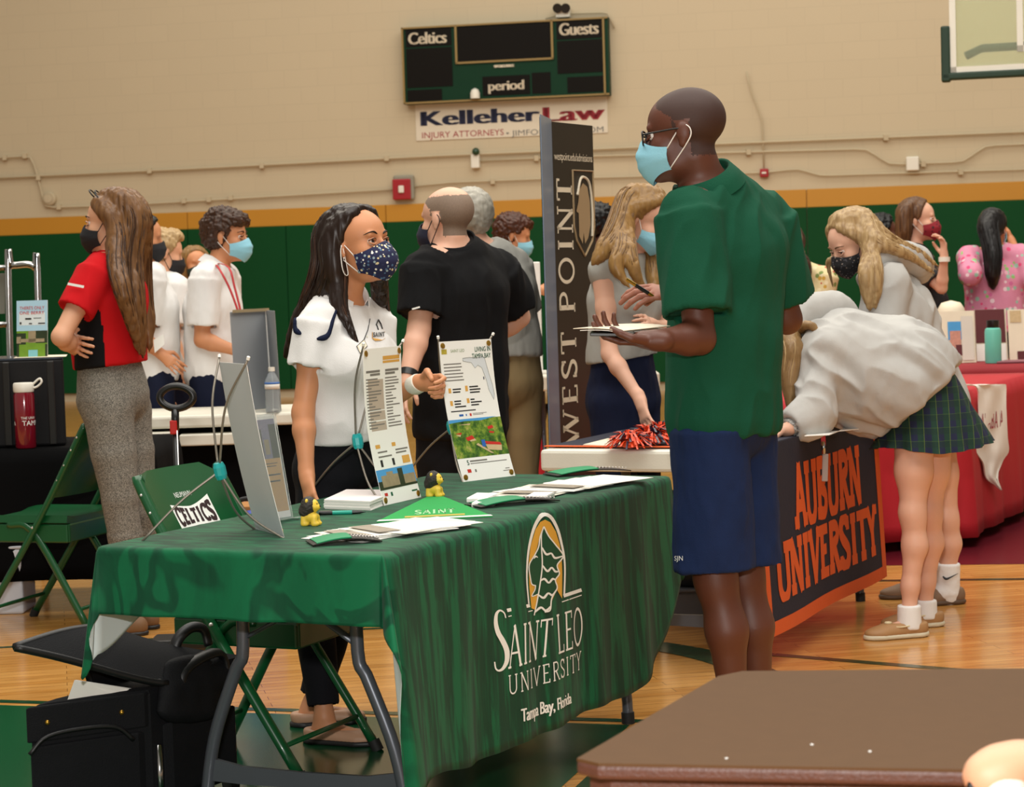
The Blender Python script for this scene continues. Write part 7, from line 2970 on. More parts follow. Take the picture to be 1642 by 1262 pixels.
w.eyes(mat('dark_brow', '1e120c', .7), lid=1)
w.mask(floral_mask('navy_floral_cotton', '141a42', ['f4f0e4', 'e8e4d8', '4a6a8c', '8ca0a8', 'd8c89c', '20264c'], 95), cup=True)
wsurf = surf(w.shirt(C_WHITE, .013, hem=P(545, 706, 6.52), hem_n=[.05, .05, -1], sleeve=.50, sl_grow=.022, loose=-.012, wr=.006, seed=2.0, fold=[.25, .1, 1]))
w.collar(C_WHITE, r=.080, open_=.55, rise=.052, drop=.050, flare=.028)
w.pants(cloth_mat('black_slacks', '111116'), .011, top=w.J['wai'] * .8 + w.J['pel'] * .2, ends=.955)
for s in 'RL':
    w.shoe(s, mat('nude_flat_shoe', 'b98f72', .55), M_DKSHOE, .235, low=2, h=.05)
H_ = w.H
w.hair_long(H_DKBROWN, [
    ([H_(-.02, -.04, .10), H_(-.03, -.095, .04), H_(-.04, -.10, -.06), P(506, 482, 6.52), P(482, 528, 6.56), P(462, 585, 6.56)], [.03, .045, .05, .042, .030, .004]),
    ([H_(.02, -.05, .10), H_(.02, -.10, .03), H_(.02, -.105, -.08), P(520, 500, 6.60), P(505, 545, 6.58), P(492, 585, 6.50)], [.03, .045, .05, .045, .030, .004]),
    ([H_(-.035, .030, .095), H_(-.066, -.014, .055), H_(-.076, -.040, -.02), H_(-.072, -.036, -.09), P(543, 486, 6.41), P(562, 528, 6.38), P(590, 600, 6.36)], [.018, .022, .022, .026, .022, .010, .002]),
    ([H_(-.06, -.03, .07), H_(-.080, -.045, .0), H_(-.078, -.05, -.08), P(512, 486, 6.50), P(480, 520, 6.54), P(456, 572, 6.56)], [.02, .03, .032, .03, .022, .003]),
    ([H_(.035, .030, .095), H_(.070, .0, .05), H_(.076, -.005, -.03), H_(.074, .0, -.10), P(612, 500, 6.66), P(622, 532, 6.64), P(622, 560, 6.62)], [.018, .022, .022, .022, .022, .018, .003]),
], hairline=.066, open_face=.006, g=.010, strands=46, voxel=.0055, seed=3)
hsurf = surf(w.hairo)
for pts in ([(547, 393), (545, 405), (548, 430), (552, 441), (556, 440), (554, 425), (549, 398)],):
    MB().tube(spline([hsurf(x, y_, .004) for x, y_ in pts], 20), .0016, 6).build('loose_ear_loop', [M_LOOP], w.t, smooth=True)
MB().ball(H_(-.078, .002, -.040), .0035, 8).build('ear_stud', [M_SILVER], w.t, smooth=True)
# white band on her far wrist
a, b = w.J['wrL'], w.J['elL']
d = nrm(b - a)
MB().tube([a + d * .002, a + d * .008, a + d * .036, a + d * .042], [.031, .0335, .0335, .031], 24, flat=.86).build('watch_band', [M_WHITEP], w.t, smooth='auto')
# navy shoulder piping, printed crest and name tag on the shirt
for pts in ([(478, 496), (474, 512), (474, 528), (483, 536)], [(543, 486), (534, 512), (525, 538), (508, 544)]):
    sp_ = spline([np.array([x, y_, 0.0]) for x, y_ in pts], 16)
    MB().tube([wsurf(p_[0], p_[1], .001) for p_ in sp_], [.002, .003, .004, .004, .005, .005, .006, .006, .006, .007, .008, .009, .009, .008, .006, .003], 8).build('navy_piping', [C_NAVY], w.t, smooth=True)
V, Fs, ww = stroke_text('SAINT', .2, .16, .03)
decal('crest_lettering', V, Fs, lambda P_: np.array([wsurf(597 + q_[0] / ww * 19, 541 - q_[0] / ww * 1.0 - q_[1] * 7, .003) for q_ in P_]), M_INK, w.t)
MB().add([wsurf(x, y_, .002) for x, y_ in ((596, 533), (617, 532), (617, 543), (612, 546), (601, 547), (596, 543))], [tuple(range(6))]).build('crest_gold', [M_ORANGEINK], w.t)
MB().tube([wsurf(x, y_, .002) for x, y_ in ((606, 529), (603, 521), (606, 513), (610, 520), (612, 527))], .0022, 6).build('crest_lion', [M_INK], w.t)
MB().add([wsurf(x, y_, .004) for x, y_ in ((572, 556), (583, 546), (588, 556), (577, 567))], [(0, 1, 2, 3)]).build('name_tag', [M_PAPERCREAM], w.t)
MB().tube([wsurf(x, y_, .003) for x, y_ in ((583, 546), (588, 556), (577, 567), (572, 556), (583, 546), (589, 530), (592, 512))], .0014, 6).build('name_tag_cord', [M_INK], w.t)
MB().lathe([(.001, 0), (.004, 0), (.004, .002), (.001, .003)], wsurf(588, 540, .001), 10, (0, -1, 0)).build('button', [M_WHITEP], w.t)


def hoodie_hood(p, pts, rad, m):
    pr = chain(pts, rad, 10)
    return put_field('hood', Field(pr, .008, pad=.03).add(pr, .02), [m], p.t, 2, disp=p.wrinkle(.005, 4.0))


# ---- tall man in the green polo
SKP = skin('palm_brown', '9c6450')
g = Person('tall man in dark green polo and navy shorts holding brochures', 1160, None, 6.06, 1.88, -140, 'm', SK_DARK, head_yaw=-104, pitch=4, voxel=.007, build=.97)
g.set(head=(1097, 214, 6.03), nek=(1134, 306, 6.06), che=(1165, 405, 6.09), wai=(1166, 545, 6.07), pel=(1160, 672, 6.06),
      shL=(1104, 346, 5.94), elL=(1122, 543, 5.86), wrL=(1052, 546, 5.76), shR=(1226, 350, 6.22), elR=(1262, 512, 6.30), wrR=(1100, 474, 6.26),
      hipL=(1138, 690, 5.98), hipR=(1184, 690, 6.14), knL=(1148, 925, 5.98), knR=(1192, 918, 6.12), anL=(1186, 1188, 5.98), anR=(1224, 1184, 6.12), toeL=(1120, 1200, 6.05), toeR=(1160, 1190, 6.22))
g.hand('L', P(980, 541, 5.80) - g.J['wrL'], [.1, -.35, 1], .3, 1.0, -1, tcurl=.15, curls=(.42, .5, .58, .66))
g.hand('R', P(1000, 462, 6.22) - g.J['wrR'], [-.1, .5, -1], .42, 1.05, -1, tcurl=.5, spread=1.5)
g.body(.0038)
g.bodyo.data.materials.append(SKP)
wr_ = g.J['wrR'] - g.base
co_ = np.empty(len(g.bodyo.data.polygons) * 3)
g.bodyo.data.polygons.foreach_get('center', co_)
co_ = co_.reshape(-1, 3) + np.array(g.bodyo.location)
far_ = np.linalg.norm(co_ - (wr_ + nrm(g.hands['R'][0]) * .10), axis=1) < .115
g.bodyo.data.polygons.foreach_set('material_index', far_.astype(np.int32))
g.eyes()
g.mask(M_MASKBLUE)
g.glasses(M_BLACKP)
g.stubble(mat('cropped_black_hair', '381f16', .65, var=.15, nscale=200))
g.shirt(C_GREENP, .020, hem=P(1160, 694, 6.06), hem_n=[.0, .02, -1], sleeve=.80, sl_grow=.032, loose=.008, hem_grow=.008, wr=.0065, seed=7.0, fold=[.2, 0, 1])
g.collar(C_GREENP, r=.070, flare=.024, drop=.045, open_=.4, rise=.046)
gsurf = surf(g.pants(C_NAVYS, .017, ends=.475, flare=.012, name='shorts', wr=.006, seed=5.0, top=P(1160, 680, 6.06)))
for s in 'LR':
    g.shoe(s, M_DKSHOE, M_SOLEW, .29)
V, Fs = font_flat('SJN', 1.0)
x0, x1 = V[:, 0].min(), V[:, 0].max()
decal('hem_lettering', V, Fs, lambda P_: np.array([gsurf(1083 + (q_[0] - x0) / (x1 - x0) * 13, 899 - q_[1] * 8, .003) for q_ in P_]), M_PRINTW, g.t)
# brochures and pad in his left hand, pen in the right
hp = g.J['wrL'] + nrm(g.hands['L'][0]) * .09
for k, (px, lab, m) in enumerate((([(919, 527), (990, 520), (1075, 523), (1000, 531)], 'cream folded brochure on top in the hand of the man in green', M_PAPERCREAM), ([(930, 530), (1000, 524), (1068, 528), (1000, 534)], 'white brochure under the cream one in the hand of the man in green', M_PAPER))):
    c4 = [P(px[0][0], px[0][1], 5.72), P(px[1][0], px[1][1], 5.94), P(px[2][0], px[2][1], 5.94), P(px[3][0], px[3][1], 5.72)]
    G = np.array([[c4[0] * (1 - a) * (1 - b) + c4[1] * a * (1 - b) + c4[2] * a * b + c4[3] * (1 - a) * b + [0, 0, .004 * math.sin(3 * b)] for b in np.linspace(0, 1, 8)] for a in np.linspace(0, 1, 6)])
    tag(MB().sheet(G, .0016).build('brochure', [m]), lab, 'brochure')
c4 = [P(946, 533, 5.72), P(950, 526, 5.86), P(1020, 526, 5.86), P(1016, 534, 5.72)]
t = thing('notebook', 'small black notebook under the brochures held by the man in green', 'notebook', np.mean(c4, 0))
MB().hexa([p - [0, 0, .010] for p in c4], [p - [0, 0, .001] for p in c4]).build('cover', [M_BLACKP], t, bevel=.002)
MB().hexa([p * .97 + np.mean(c4, 0) * .03 - [0, 0, .008] for p in c4], [p * .97 + np.mean(c4, 0) * .03 - [0, 0, .003] for p in c4]).build('pages', [M_PAPER], t)
pen('pen', 'black pen with gold clip in the raised hand of the man in green', P(1003, 447, 6.19), P(1052, 478, 6.21), .0055, M_BLACKP, M_GROMMET)

# ---- woman in the red polo, far left
M_HOUND = N('fabric_houndstooth')
co = M_HOUND.coord((1, 1, 1))
ck = M_HOUND.n('ShaderNodeTexVoronoi', Scale=420.0)
M_HOUND.l(co, ck.inputs['Vector'])
M_HOUND.l(M_HOUND.ramp([(.2, '4c4944'), (.5, '726e66'), (.8, '969186')], ck.outputs['Color']), M_HOUND.b.inputs['Base Color'])
M_HOUND.b.inputs['Roughness'].default_value = .9
r = Person('woman in red and black polo with long brown hair and folded arms at left', 200, None, 8.5, 1.72, -112, 'f', SK_LIGHT, head_yaw=-98, pitch=2, voxel=.008, build=1.05)
r.set(head=(179, 356, 8.46), nek=(186, 416, 8.48), che=(178, 480, 8.48), wai=(172, 562, 8.49), pel=(180, 632, 8.5),
      shL=(152, 438, 8.34), shR=(208, 432, 8.64), elL=(98, 540, 8.22), wrL=(130, 566, 8.44), elR=(120, 525, 8.74), wrR=(112, 542, 8.40),
      hipL=(172, 655, 8.42), hipR=(200, 655, 8.58), knL=(192, 800, 8.40), knR=(222, 795, 8.58), anL=(208, 985, 8.44), anR=(232, 978, 8.62), toeL=(180, 1005, 8.42), toeR=(200, 1000, 8.7))
r.hand('R', P(130, 556, 8.30) - r.J['wrR'], [.6, .5, 0], .25, 1.0, 1, spread=1.6)
r.hand('L', [.2, .9, 0], [.9, 0, 0], .5, 1.0, 1)
r.body(.0048)
r.eyes(mat('dark_brow', '1e120c', .7))
r.mask(M_MASKBLK, loops=M_MASKBLK)
ctr_ = r.J['wai']


def side_panel(c):
    d = c - (ctr_ - np.array(0)) if True else c
    a_ = d @ r.f
    b_ = d @ r.sd
    return ((np.abs(a_ + .012) < .072) & (b_ > 0) & (b_ < .185) & (c[:, 2] < r.J['che'][2] + .03)).astype(int)


r.shirt([C_RED, C_BLACK], .015, hem=P(180, 585, 8.49), hem_n=[.1, .0, -1], sleeve=.60, sl_grow=.020, wr=.004, midx=side_panel, seed=9.0, fold=[0, 0, 1])
r.collar(C_RED, r=.074, open_=.5, rise=.04)
r.pants(M_HOUND.m, .012, top=P(180, 574, 8.49), ends=.95, wr=.004)
for s in 'LR':
    r.shoe(s, mat('brown_boot', '7c5a3a', .6), M_DKSHOE, .24, h=.11)
H_ = r.H
r.hair_long(H_BROWN, [
    ([H_(.03, .0, .10), H_(.035, -.07, .08), H_(.03, -.105, .0), P(208, 415, 8.42), P(212, 470, 8.38), P(222, 530, 8.40), P(230, 575, 8.42)], [.03, .04, .045, .048, .046, .032, .004]),
    ([H_(-.03, .0, .10), H_(-.035, -.07, .08), H_(-.03, -.105, .0), P(222, 412, 8.54), P(226, 470, 8.56), P(236, 520, 8.54), P(240, 565, 8.52)], [.03, .04, .045, .048, .042, .028, .004]),
    ([H_(.05, .03, .08), H_(.078, -.02, .03), H_(.080, -.045, -.04), P(186, 420, 8.32), P(196, 465, 8.27), P(212, 520, 8.31), P(224, 568, 8.36)], [.02, .026, .03, .032, .030, .022, .004]),
    ([H_(.04, .05, .075), H_(.072, .015, .045), H_(.078, -.02, .0), P(178, 408, 8.34)], [.012, .016, .018, .012]),
], hairline=.062, open_face=.018, strands=44, voxel=.0065, seed=5)
for s in (-1, 1):
    MB().tube(spline([H_(.060 * s, .035, .108), H_(.082 * s, -.005, .060), H_(.082 * s, -.02, .035)], 10), .003, 6).build('sunglasses_temple', [M_BLACKP], r.t, smooth=True)
    MB().tube([H_(.034 * s + .024 * math.cos(a_), .055 + .012 * math.sin(a_), .112 + .017 * math.sin(a_)) for a_ in np.linspace(0, 2 * math.pi, 21)[:-1]], .003, 6, closed=True).build('sunglasses_rim', [M_BLACKP], r.t, smooth=True)
MB().quad(P(109, 453, 8.225), P(135, 458, 8.215), P(134, 462, 8.215), P(108, 457, 8.225)).build('sleeve_lettering', [M_PRINTW], r.t)

# ---- young man in white polo with red lanyard
C_NAVYP = cloth_mat('navy_trousers', '141a30')
y = Person('young man in white polo with red lanyard and blue mask behind the white table', 345, None, 11.2, 1.74, 72, 'm', SK_TAN, head_yaw=78, pitch=2, voxel=.010, hs=1.06, dz=.16)
y.set(head=(364, 380, 11.2), nek=(346, 430, 11.2), elR=(324, 545, 11.0), shR=(326, 448, 11.02), wrR=(378, 562, 10.98))
y.body(.007)
y.mask(M_MASKBLUE)
y.eyes(mat('dark_brow', '1e120c', .7))
y.hair_short(H_DKBROWN, g=.020, hairline=.058, nape=-.075, curl=.010, fluff=[((-.03, .06, .085), (.05, .045, .04)), ((.035, .065, .08), (.045, .04, .035)), ((0, -.02, .11), (.07, .08, .04)), ((0, -.08, .05), (.07, .05, .06))], voxel=.007)
y.shirt(C_WHITE, .020, sleeve=.78, sl_grow=.026, loose=.022, hem=P(345, 640, 11.2), wr=.006, seed=12)
y.collar(C_WHITE, rise=.04)
y.pants(C_NAVYP, .016, top=None)
for s in 'LR':
    y.shoe(s, M_DKSHOE, M_DKSHOE)
M_LANY = mat('red_lanyard_ribbon', 'b01c22', .6)
MB().tube(spline([y.H(.02, -.075, -.125), P(352, 432, 11.06), P(368, 462, 11.02), P(382, 500, 11.0), P(388, 522, 11.0)], 16), .006, 6, flat=.3).build('lanyard', [M_LANY], y.t, smooth=True)
MB().tube(spline([y.H(-.02, -.075, -.125), P(366, 428, 11.10), P(376, 460, 11.04), P(386, 500, 11.01), P(389, 522, 11.0)], 16), .006, 6, flat=.3).build('lanyard', [M_LANY], y.t, smooth=True)

# ---- two boys in white polos behind the woman in red
b2 = Person('boy with short fair hair and black mask in white polo holding a white folder', 272, None, 11.9, 1.68, 128, 'm', SK_LIGHT, head_yaw=112, pitch=14, voxel=.011, hs=1.05)
b2.set(head=(263, 405, 11.9), shR=(282, 462, 11.8), elR=(276, 545, 11.7), wrR=(292, 585, 11.66))
b2.body(.008)
b2.mask(M_MASKBLK, loops=M_MASKBLK)
b2.hair_short(H_LBLONDE, g=.014, curl=.006, fluff=[((0, .03, .10), (.06, .06, .035))], voxel=.008)
b2.shirt(C_WHITE, .020, sleeve=.75, sl_grow=.024, loose=.02, hem=P(270, 605, 11.9), wr=.006, seed=15)
b2.collar(C_WHITE)
b2.pants(C_NAVYP, .016, top=None)
c4 = [P(262, 515, 11.6), P(268, 513, 11.6), P(296, 580, 11.6), P(290, 584, 11.6)]
tag(MB().hexa([p + [0, .006, 0] for p in c4], c4).build('folder', [M_PAPER]), 'narrow white folder in the hand of the fair haired boy', 'folder')
b1 = Person('dark haired boy in white polo mostly hidden by the woman in red', 246, None, 11.3, 1.74, 105, 'm', SK_TAN, head_yaw=95, pitch=10, voxel=.011)
b1.set(head=(229, 380, 11.3), elR=(230, 545, 11.12), wrR=(256, 566, 11.1))
b1.body(.008)
b1.hair_short(H_BLACK, g=.014, curl=.004, voxel=.008)
b1.mask(M_MASKBLK)
b1.shirt(C_WHITE, .020, sleeve=.75, sl_grow=.024, loose=.02, hem=P(250, 610, 11.3), wr=.006, seed=17)
b1.pants(C_NAVYP, .016, top=None)
c4 = [P(246, 545, 11.05), P(262, 536, 11.05), P(264, 552, 11.05), P(248, 566, 11.05)]
tag(MB().hexa([p + [0, .004, 0] for p in c4], c4).build('paper_sheet', [M_PAPER]), 'white paper held by the dark haired boy behind the woman in red', 'paper')

# ---- woman in striped top far behind
M_STRIPE = N('fabric_black_white_stripe')
co = M_STRIPE.coord((1, 1, 1))
wv = M_STRIPE.n('ShaderNodeTexWave', Scale=9.0, Distortion=3.0)
wv.bands_direction = 'Z'
M_STRIPE.l(co, wv.inputs['Vector'])
M_STRIPE.l(M_STRIPE.ramp([(.45, '16161a'), (.55, 'd8d6d0')], wv.outputs['Color']), M_STRIPE.b.inputs['Base Color'])
s1 = Person('woman in black and white striped top and dark mask far behind at left', 316, None, 14.5, 1.62, 12, 'f', SK_TAN, head_yaw=25, voxel=.012)
s1.set(head=(313, 424, 14.5))
s1.body(.009)
s1.mask(mat('dark_green_mask', '1c2c24', .7), loops=None)
s1.hair_long(H_BLONDE, [([s1.H(a_ * .03, -.02, .10), s1.H(a_ * .078, -.02, .03), s1.H(a_ * .080, -.02, -.06), s1.H(a_ * .07, .0, -.13)], [.03, .035, .035, .02]) for a_ in (-1, 1)], strands=14, voxel=.009)
s1.shirt(M_STRIPE.m, .018, sleeve=.6, sl_grow=.02, loose=.015, hem=s1.J['pel'], wr=.004)
s1.pants(C_BLACK, .014)

# ---- bald man in black polo, and the grey haired man beyond him
m = Person('bald man in black polo with left arm hanging and right hand on hip', 738, None, 8.2, 1.73, -148, 'm', SK_PINK, head_yaw=-128, pitch=2, voxel=.008, build=1.06, hs=1.05)
m.set(head=(717, 352, 8.18), nek=(727, 404, 8.2), che=(737, 470, 8.2), wai=(738, 585, 8.2), pel=(738, 680, 8.2), shL=(681, 432, 8.08), elL=(672, 528, 8.02), wrL=(652, 612, 7.92),
      shR=(798, 434, 8.34), elR=(832, 508, 8.46), wrR=(783, 548, 8.50))
m.hand('R', [-.8, .2, -.4], [-.4, -.6, 0], .4, 1, 1)
m.body(.0055)
m.mask(mat('navy_mask', '1c2036', .7), loops=M_MASKBLK)
m.stubble(mat('cropped_grey_hair', '7e6a5a', .7, var=.2, nscale=200), top=.082)
m.shirt(C_BLACK, .020, hem=P(738, 700, 8.2), sleeve=.78, sl_grow=.030, loose=.016, wr=.007, seed=21, neck_cut=.02, fold=[0, 0, 1])
m.collar(C_BLACK, r=.076, rise=.052, drop=.055, open_=.3)
m.pants(cloth_mat('black_trousers', '111013'), .018, top=None)
for s in 'LR':
    m.shoe(s, M_DKSHOE, M_DKSHOE, .28)
a, b = m.J['wrL'], m.J['elL']
d = nrm(b - a)
MB().tube([a + d * .02, a + d * .045], .034, 20).build('watch_strap', [M_BLACKP], m.t, smooth='auto')
MB().box(P(667, 494, 7.935), (.030, .003, .006), np.array(Matrix.Rotation(-.25, 3, 'Y'))).build('sleeve_mark', [M_PRINTW], m.t)
h2 = Person('grey haired man in light grey polo and khakis half hidden by the bald man', 802, None, 9.3, 1.74, -150, 'm', SK_PINK, head_yaw=-140, voxel=.010, build=1.08)
h2.set(head=(750, 350, 9.3), nek=(772, 405, 9.3), che=(790, 470, 9.3), shR=(822, 425, 9.4), elR=(840, 520, 9.5), wrR=(815, 590, 9.45), shL=(745, 425, 9.2), elL=(735, 520, 9.1), wrL=(740, 600, 9.0))
h2.body(.008)
h2.hair_short(H_GREY, g=.016, nape=-.09, curl=.004, voxel=.008)
h2.mask(M_MASKBLUE, loops=None)
h2.shirt(C_GREYT, .020, hem=P(802, 575, 9.3), sleeve=.78, sl_grow=.028, loose=.02, wr=.005, seed=23)
h2.pants(C_KHAKI, .018, top=None)

# ---- boy with curly brown hair and dark shirt reading a paper
i1 = Person('boy with curly brown hair and dark green shirt reading a white paper', 832, None, 13.2, 1.70, 92, 'm', SK_TAN, head_yaw=88, pitch=14, voxel=.011, hs=1.08, dz=.6)
i1.set(head=(824, 378, 13.2), elR=(836, 458, 13.0), wrR=(862, 464, 13.0))
i1.body(.008)
i1.mask(M_MASKBLUE)
i1.hair_short(hair_mat('auburn_brown', ['2c160c', '4a2616', '6a3c22', '3a1e10']), g=.022, curl=.012, fluff=[((0, .05, .08), (.06, .05, .04))], voxel=.008)
i1.shirt(cloth_mat('dark_green_shirt', '0e2a20'), .020, sleeve=.75, sl_grow=.026, loose=.02, hem=i1.J['pel'], wr=.005)
i1.pants(C_BLACK, .016)
c4 = [P(818, 432, 12.9), P(838, 418, 12.9), P(840, 424, 12.95), P(824, 438, 12.95)]
tag(MB().hexa([p + [0, .006, 0] for p in c4], c4).build('paper_sheet', [M_PAPER]), 'white paper in front of the boy with curly brown hair', 'paper')

# ---- blonde woman in grey sleeveless top
j = Person('blonde woman in grey sleeveless top and blue mask reaching to the pompoms', 1000, None, 8.42, 1.66, 52, 'f', SK_PINK, head_yaw=60, pitch=30, voxel=.0075, dz=.13)
j.set(head=(1036, 350, 8.36), nek=(1010, 408, 8.42), che=(1000, 480, 8.42), wai=(998, 565, 8.42), pel=(1000, 640, 8.44), shR=(966, 434, 8.30), elR=(978, 568, 8.22), wrR=(1026, 640, 8.10),
      shL=(1048, 425, 8.56), elL=(1066, 530, 8.5), wrL=(1045, 520, 8.3))
j.hand('R', P(1040, 690, 8.19) - j.J['wrR'], [.75, .3, -.2], .28, 1.0, -1, spread=2.2, tcurl=-.1)
j.body(.0046)
j.eyes(mat('fair_brow', '6a4a2c', .7))
j.mask(M_MASKBLUE)
j.shirt(C_GREYT, .015, hem=P(1000, 578, 8.42), hem_n=[.1, 0, -1], sleeve=.10, sl_grow=-.004, loose=.004, wr=.006, seed=31)
j.pants(C_NAVY, .020, top=P(1000, 566, 8.42), ends=.97, flare=.03, wr=.005)
for s in 'LR':
    j.shoe(s, M_DKSHOE, M_DKSHOE, .24)
H_ = j.H
j.hair_long(H_BLONDE, [
    ([H_(-.02, -.02, .105), H_(-.05, -.085, .05), P(990, 372, 8.36), P(968, 402, 8.30), P(950, 425, 8.28)], [.03, .042, .048, .032, .004]),
    ([H_(.02, -.02, .105), H_(.02, -.10, .04), P(992, 380, 8.50), P(980, 415, 8.5), P(975, 446, 8.48)], [.03, .042, .05, .036, .004]),
    ([H_(-.04, .03, .09), H_(-.076, -.02, .04), H_(-.082, -.05, -.03), P(998, 400, 8.26), P(988, 428, 8.22), P(1010, 462, 8.20)], [.018, .028, .034, .032, .024, .004]),
    ([H_(-.082, -.045, -.01), P(1012, 410, 8.24), P(1020, 440, 8.22), P(1036, 478, 8.24)], [.02, .022, .018, .003]),
    ([H_(.04, .03, .09), H_(.076, -.01, .04), H_(.08, -.02, -.05), P(1046, 430, 8.50), P(1048, 470, 8.44)], [.018, .026, .03, .03, .012]),
], hairline=.062, open_face=.016, strands=46, voxel=.0065, seed=8)

# ---- two girls in grey hoodies and plaid skirts
M_PLAID = N('fabric_green_navy_plaid')
co = M_PLAID.coord((1, 1, 1))
sx_ = M_PLAID.n('ShaderNodeSeparateXYZ')
M_PLAID.l(co, sx_.inputs[0])


def band(src, freq, lo):
    a_ = M_PLAID.n('ShaderNodeMath', _operation='MULTIPLY')
    a_.inputs[1].default_value = freq
    M_PLAID.l(src, a_.inputs[0])
    b_ = M_PLAID.n('ShaderNodeMath', _operation='FRACT')
    M_PLAID.l(a_.outputs[0], b_.inputs[0])
    c_ = M_PLAID.n('ShaderNodeMath', _operation='GREATER_THAN')
    c_.inputs[1].default_value = lo
    M_PLAID.l(b_.outputs[0], c_.inputs[0])
    return c_.outputs[0]


def plaid_mix(fac, a_, b_, k):
    mm = M_PLAID.n('ShaderNodeMath', _operation='MULTIPLY')
    mm.inputs[1].default_value = k
    M_PLAID.l(fac, mm.inputs[0])
    return M_PLAID.mix(mm.outputs[0], a_, b_)


c_ = plaid_mix(band(sx_.outputs[0], 21, .5), lin('141c3c'), lin('0f3a26'), .85)
c_ = plaid_mix(band(sx_.outputs[2], 21, .5), c_, lin('0c2c22'), .6)
c_ = plaid_mix(band(sx_.outputs[0], 21, .965), c_, lin('7c9430'), .5)
c_ = plaid_mix(band(sx_.outputs[2], 21, .97), c_, lin('5c7a2c'), .4)
M_PLAID.l(c_, M_PLAID.b.inputs['Base Color'])
M_PLAID.b.inputs['Roughness'].default_value = .85


def skirt(p, wc, hc_, wr, hr, up, front, n=72):
    """Pleated skirt between a waist ring and a hem ring."""
    G = []
    x, y_, z = frame(up, front)
    for a_ in np.linspace(0, 2 * math.pi, n + 1):
        col = []
        for v in np.linspace(0, 1, 12):
            c = wc * (1 - v) + hc_ * v
            ra = wr[0] + (hr[0] - wr[0]) * v ** .8
            rb = wr[1] + (hr[1] - wr[1]) * v ** .8
            pl = 1 + .060 * v * math.sin(a_ * 14) + .03 * v * math.sin(a_ * 5 + 1)
            xx = x * (1 - v) + nrm(front) * v
            yy = y_ * (1 - v) + nrm(np.cross([0, 0, 1.0], front)) * v
            q_ = c + (xx * math.cos(a_) * ra + yy * math.sin(a_) * rb) * pl
            q_[2] += .010 * v * math.sin(a_ * 3)
            col.append(q_)
        G.append(col)
    return MB().sheet(np.array(G), .004).build('skirt', [M_PLAID.m], p.t, smooth=True)


k = Person('blonde girl in grey hoodie and black floral mask standing behind the bending girl', 1510, None, 8.62, 1.66, -72, 'f', SK_PINK, head_yaw=-66, pitch=30, voxel=.008)
k.set(head=(1366, 388, 8.6), nek=(1408, 432, 8.62), che=(1440, 505, 8.64), wai=(1468, 590, 8.66), pel=(1492, 655, 8.68), shL=(1428, 452, 8.48), elL=(1420, 560, 8.44), wrL=(1375, 620, 8.40),
      shR=(1424, 450, 8.80), elR=(1395, 560, 8.86), wrR=(1350, 630, 8.8), hipL=(1500, 690, 8.60), hipR=(1485, 690, 8.76), knL=(1518, 830, 8.60), knR=(1490, 830, 8.78), anL=(1520, 960, 8.62), anR=(1478, 955, 8.82), toeL=(1440, 975, 8.58), toeR=(1410, 965, 8.80))
k.body(.0055)
k.eyes(mat('fair_brow', '6a4a2c', .7))
k.mask(floral_mask('black_floral_cotton', '0e0e12', ['6a6a70', '3a3a40', '8a7a70', '1c1c20', '4a4a50', '202024'], 110), loops=M_MASKBLK)
k.shirt(C_GREY, .026, hem=P(1492, 668, 8.68), sleeve=1.9, sl_grow=.026, loose=.04, wr=.010, seed=41, name='hoodie', fold=[.3, 0, 1])
hoodie_hood(k, [P(1390, 430, 8.48), P(1425, 408, 8.56), P(1468, 418, 8.66), P(1478, 440, 8.74)], [.03, .055, .06, .04], C_GREY)
skirt(k, P(1496, 650, 8.68), P(1508, 712, 8.68), (.15, .14), (.20, .21), [0, 0, 1], k.f)
H_ = k.H
k.hair_long(H_LBLONDE, [
    ([H_(.03, .0, .105), H_(.045, -.07, .06), P(1402, 384, 8.50), P(1430, 398, 8.49), P(1462, 412, 8.52), P(1500, 440, 8.56)], [.03, .042, .034, .020, .014, .003]),
    ([H_(.0, .0, .107), H_(.0, -.085, .065), P(1412, 378, 8.56), P(1440, 392, 8.56), P(1474, 406, 8.60), P(1506, 428, 8.64)], [.03, .042, .032, .020, .014, .003]),
    ([H_(-.03, .0, .105), H_(-.02, -.09, .05), P(1408, 390, 8.64), P(1436, 398, 8.66), P(1470, 410, 8.68)], [.03, .042, .034, .020, .003]),
    ([H_(.04, .04, .085), H_(.078, .0, .03), H_(.080, -.02, -.04), P(1386, 432, 8.42), P(1389, 466, 8.42), P(1396, 502, 8.43)], [.018, .022, .024, .022, .018, .003]),
    ([H_(.06, -.04, .02), P(1402, 425, 8.43), P(1405, 458, 8.41), P(1404, 496, 8.42)], [.03, .028, .022, .003]),
    ([H_(-.04, .045, .085), H_(-.074, .03, .03), H_(-.072, .05, -.05), P(1328, 420, 8.70), P(1336, 462, 8.70)], [.014, .016, .014, .008, .002]),
], hairline=.062, open_face=.020, strands=46, voxel=.0065, seed=12)
# white crew sock with tick, brown shoe
a = k.J['anL']
sk = [cone(a + [0, 0, .145], a + [0, 0, .02], .052, .047, True), cone(a + [0, 0, .01], a * [1, 1, 0] + k.foot_dir('L') * .02 + [0, 0, .045], .044, .042)]
put_field('sock', Field(sk, .006).add(sk, .015), [cloth_mat('white_sock', 'ecebe8')], k.t, 1, disp=lambda V: .001 * vnoise(V * 90))
MB().tube(spline([a + [-.028, -.047, .098], a + [-.016, -.052, .088], a + [.004, -.055, .096], a + [.034, -.045, .108]], 12), np.interp(np.linspace(0, 1, 12), [0, .3, 1], [.003, .0055, .0008]), 6, flat=.5).build('sock_mark', [M_INK], k.t, smooth=True)
for s in 'LR':
    k.shoe(s, mat('brown_suede', '7c6048', .7), mat('brown_sole', '5a4432', .6), .25)

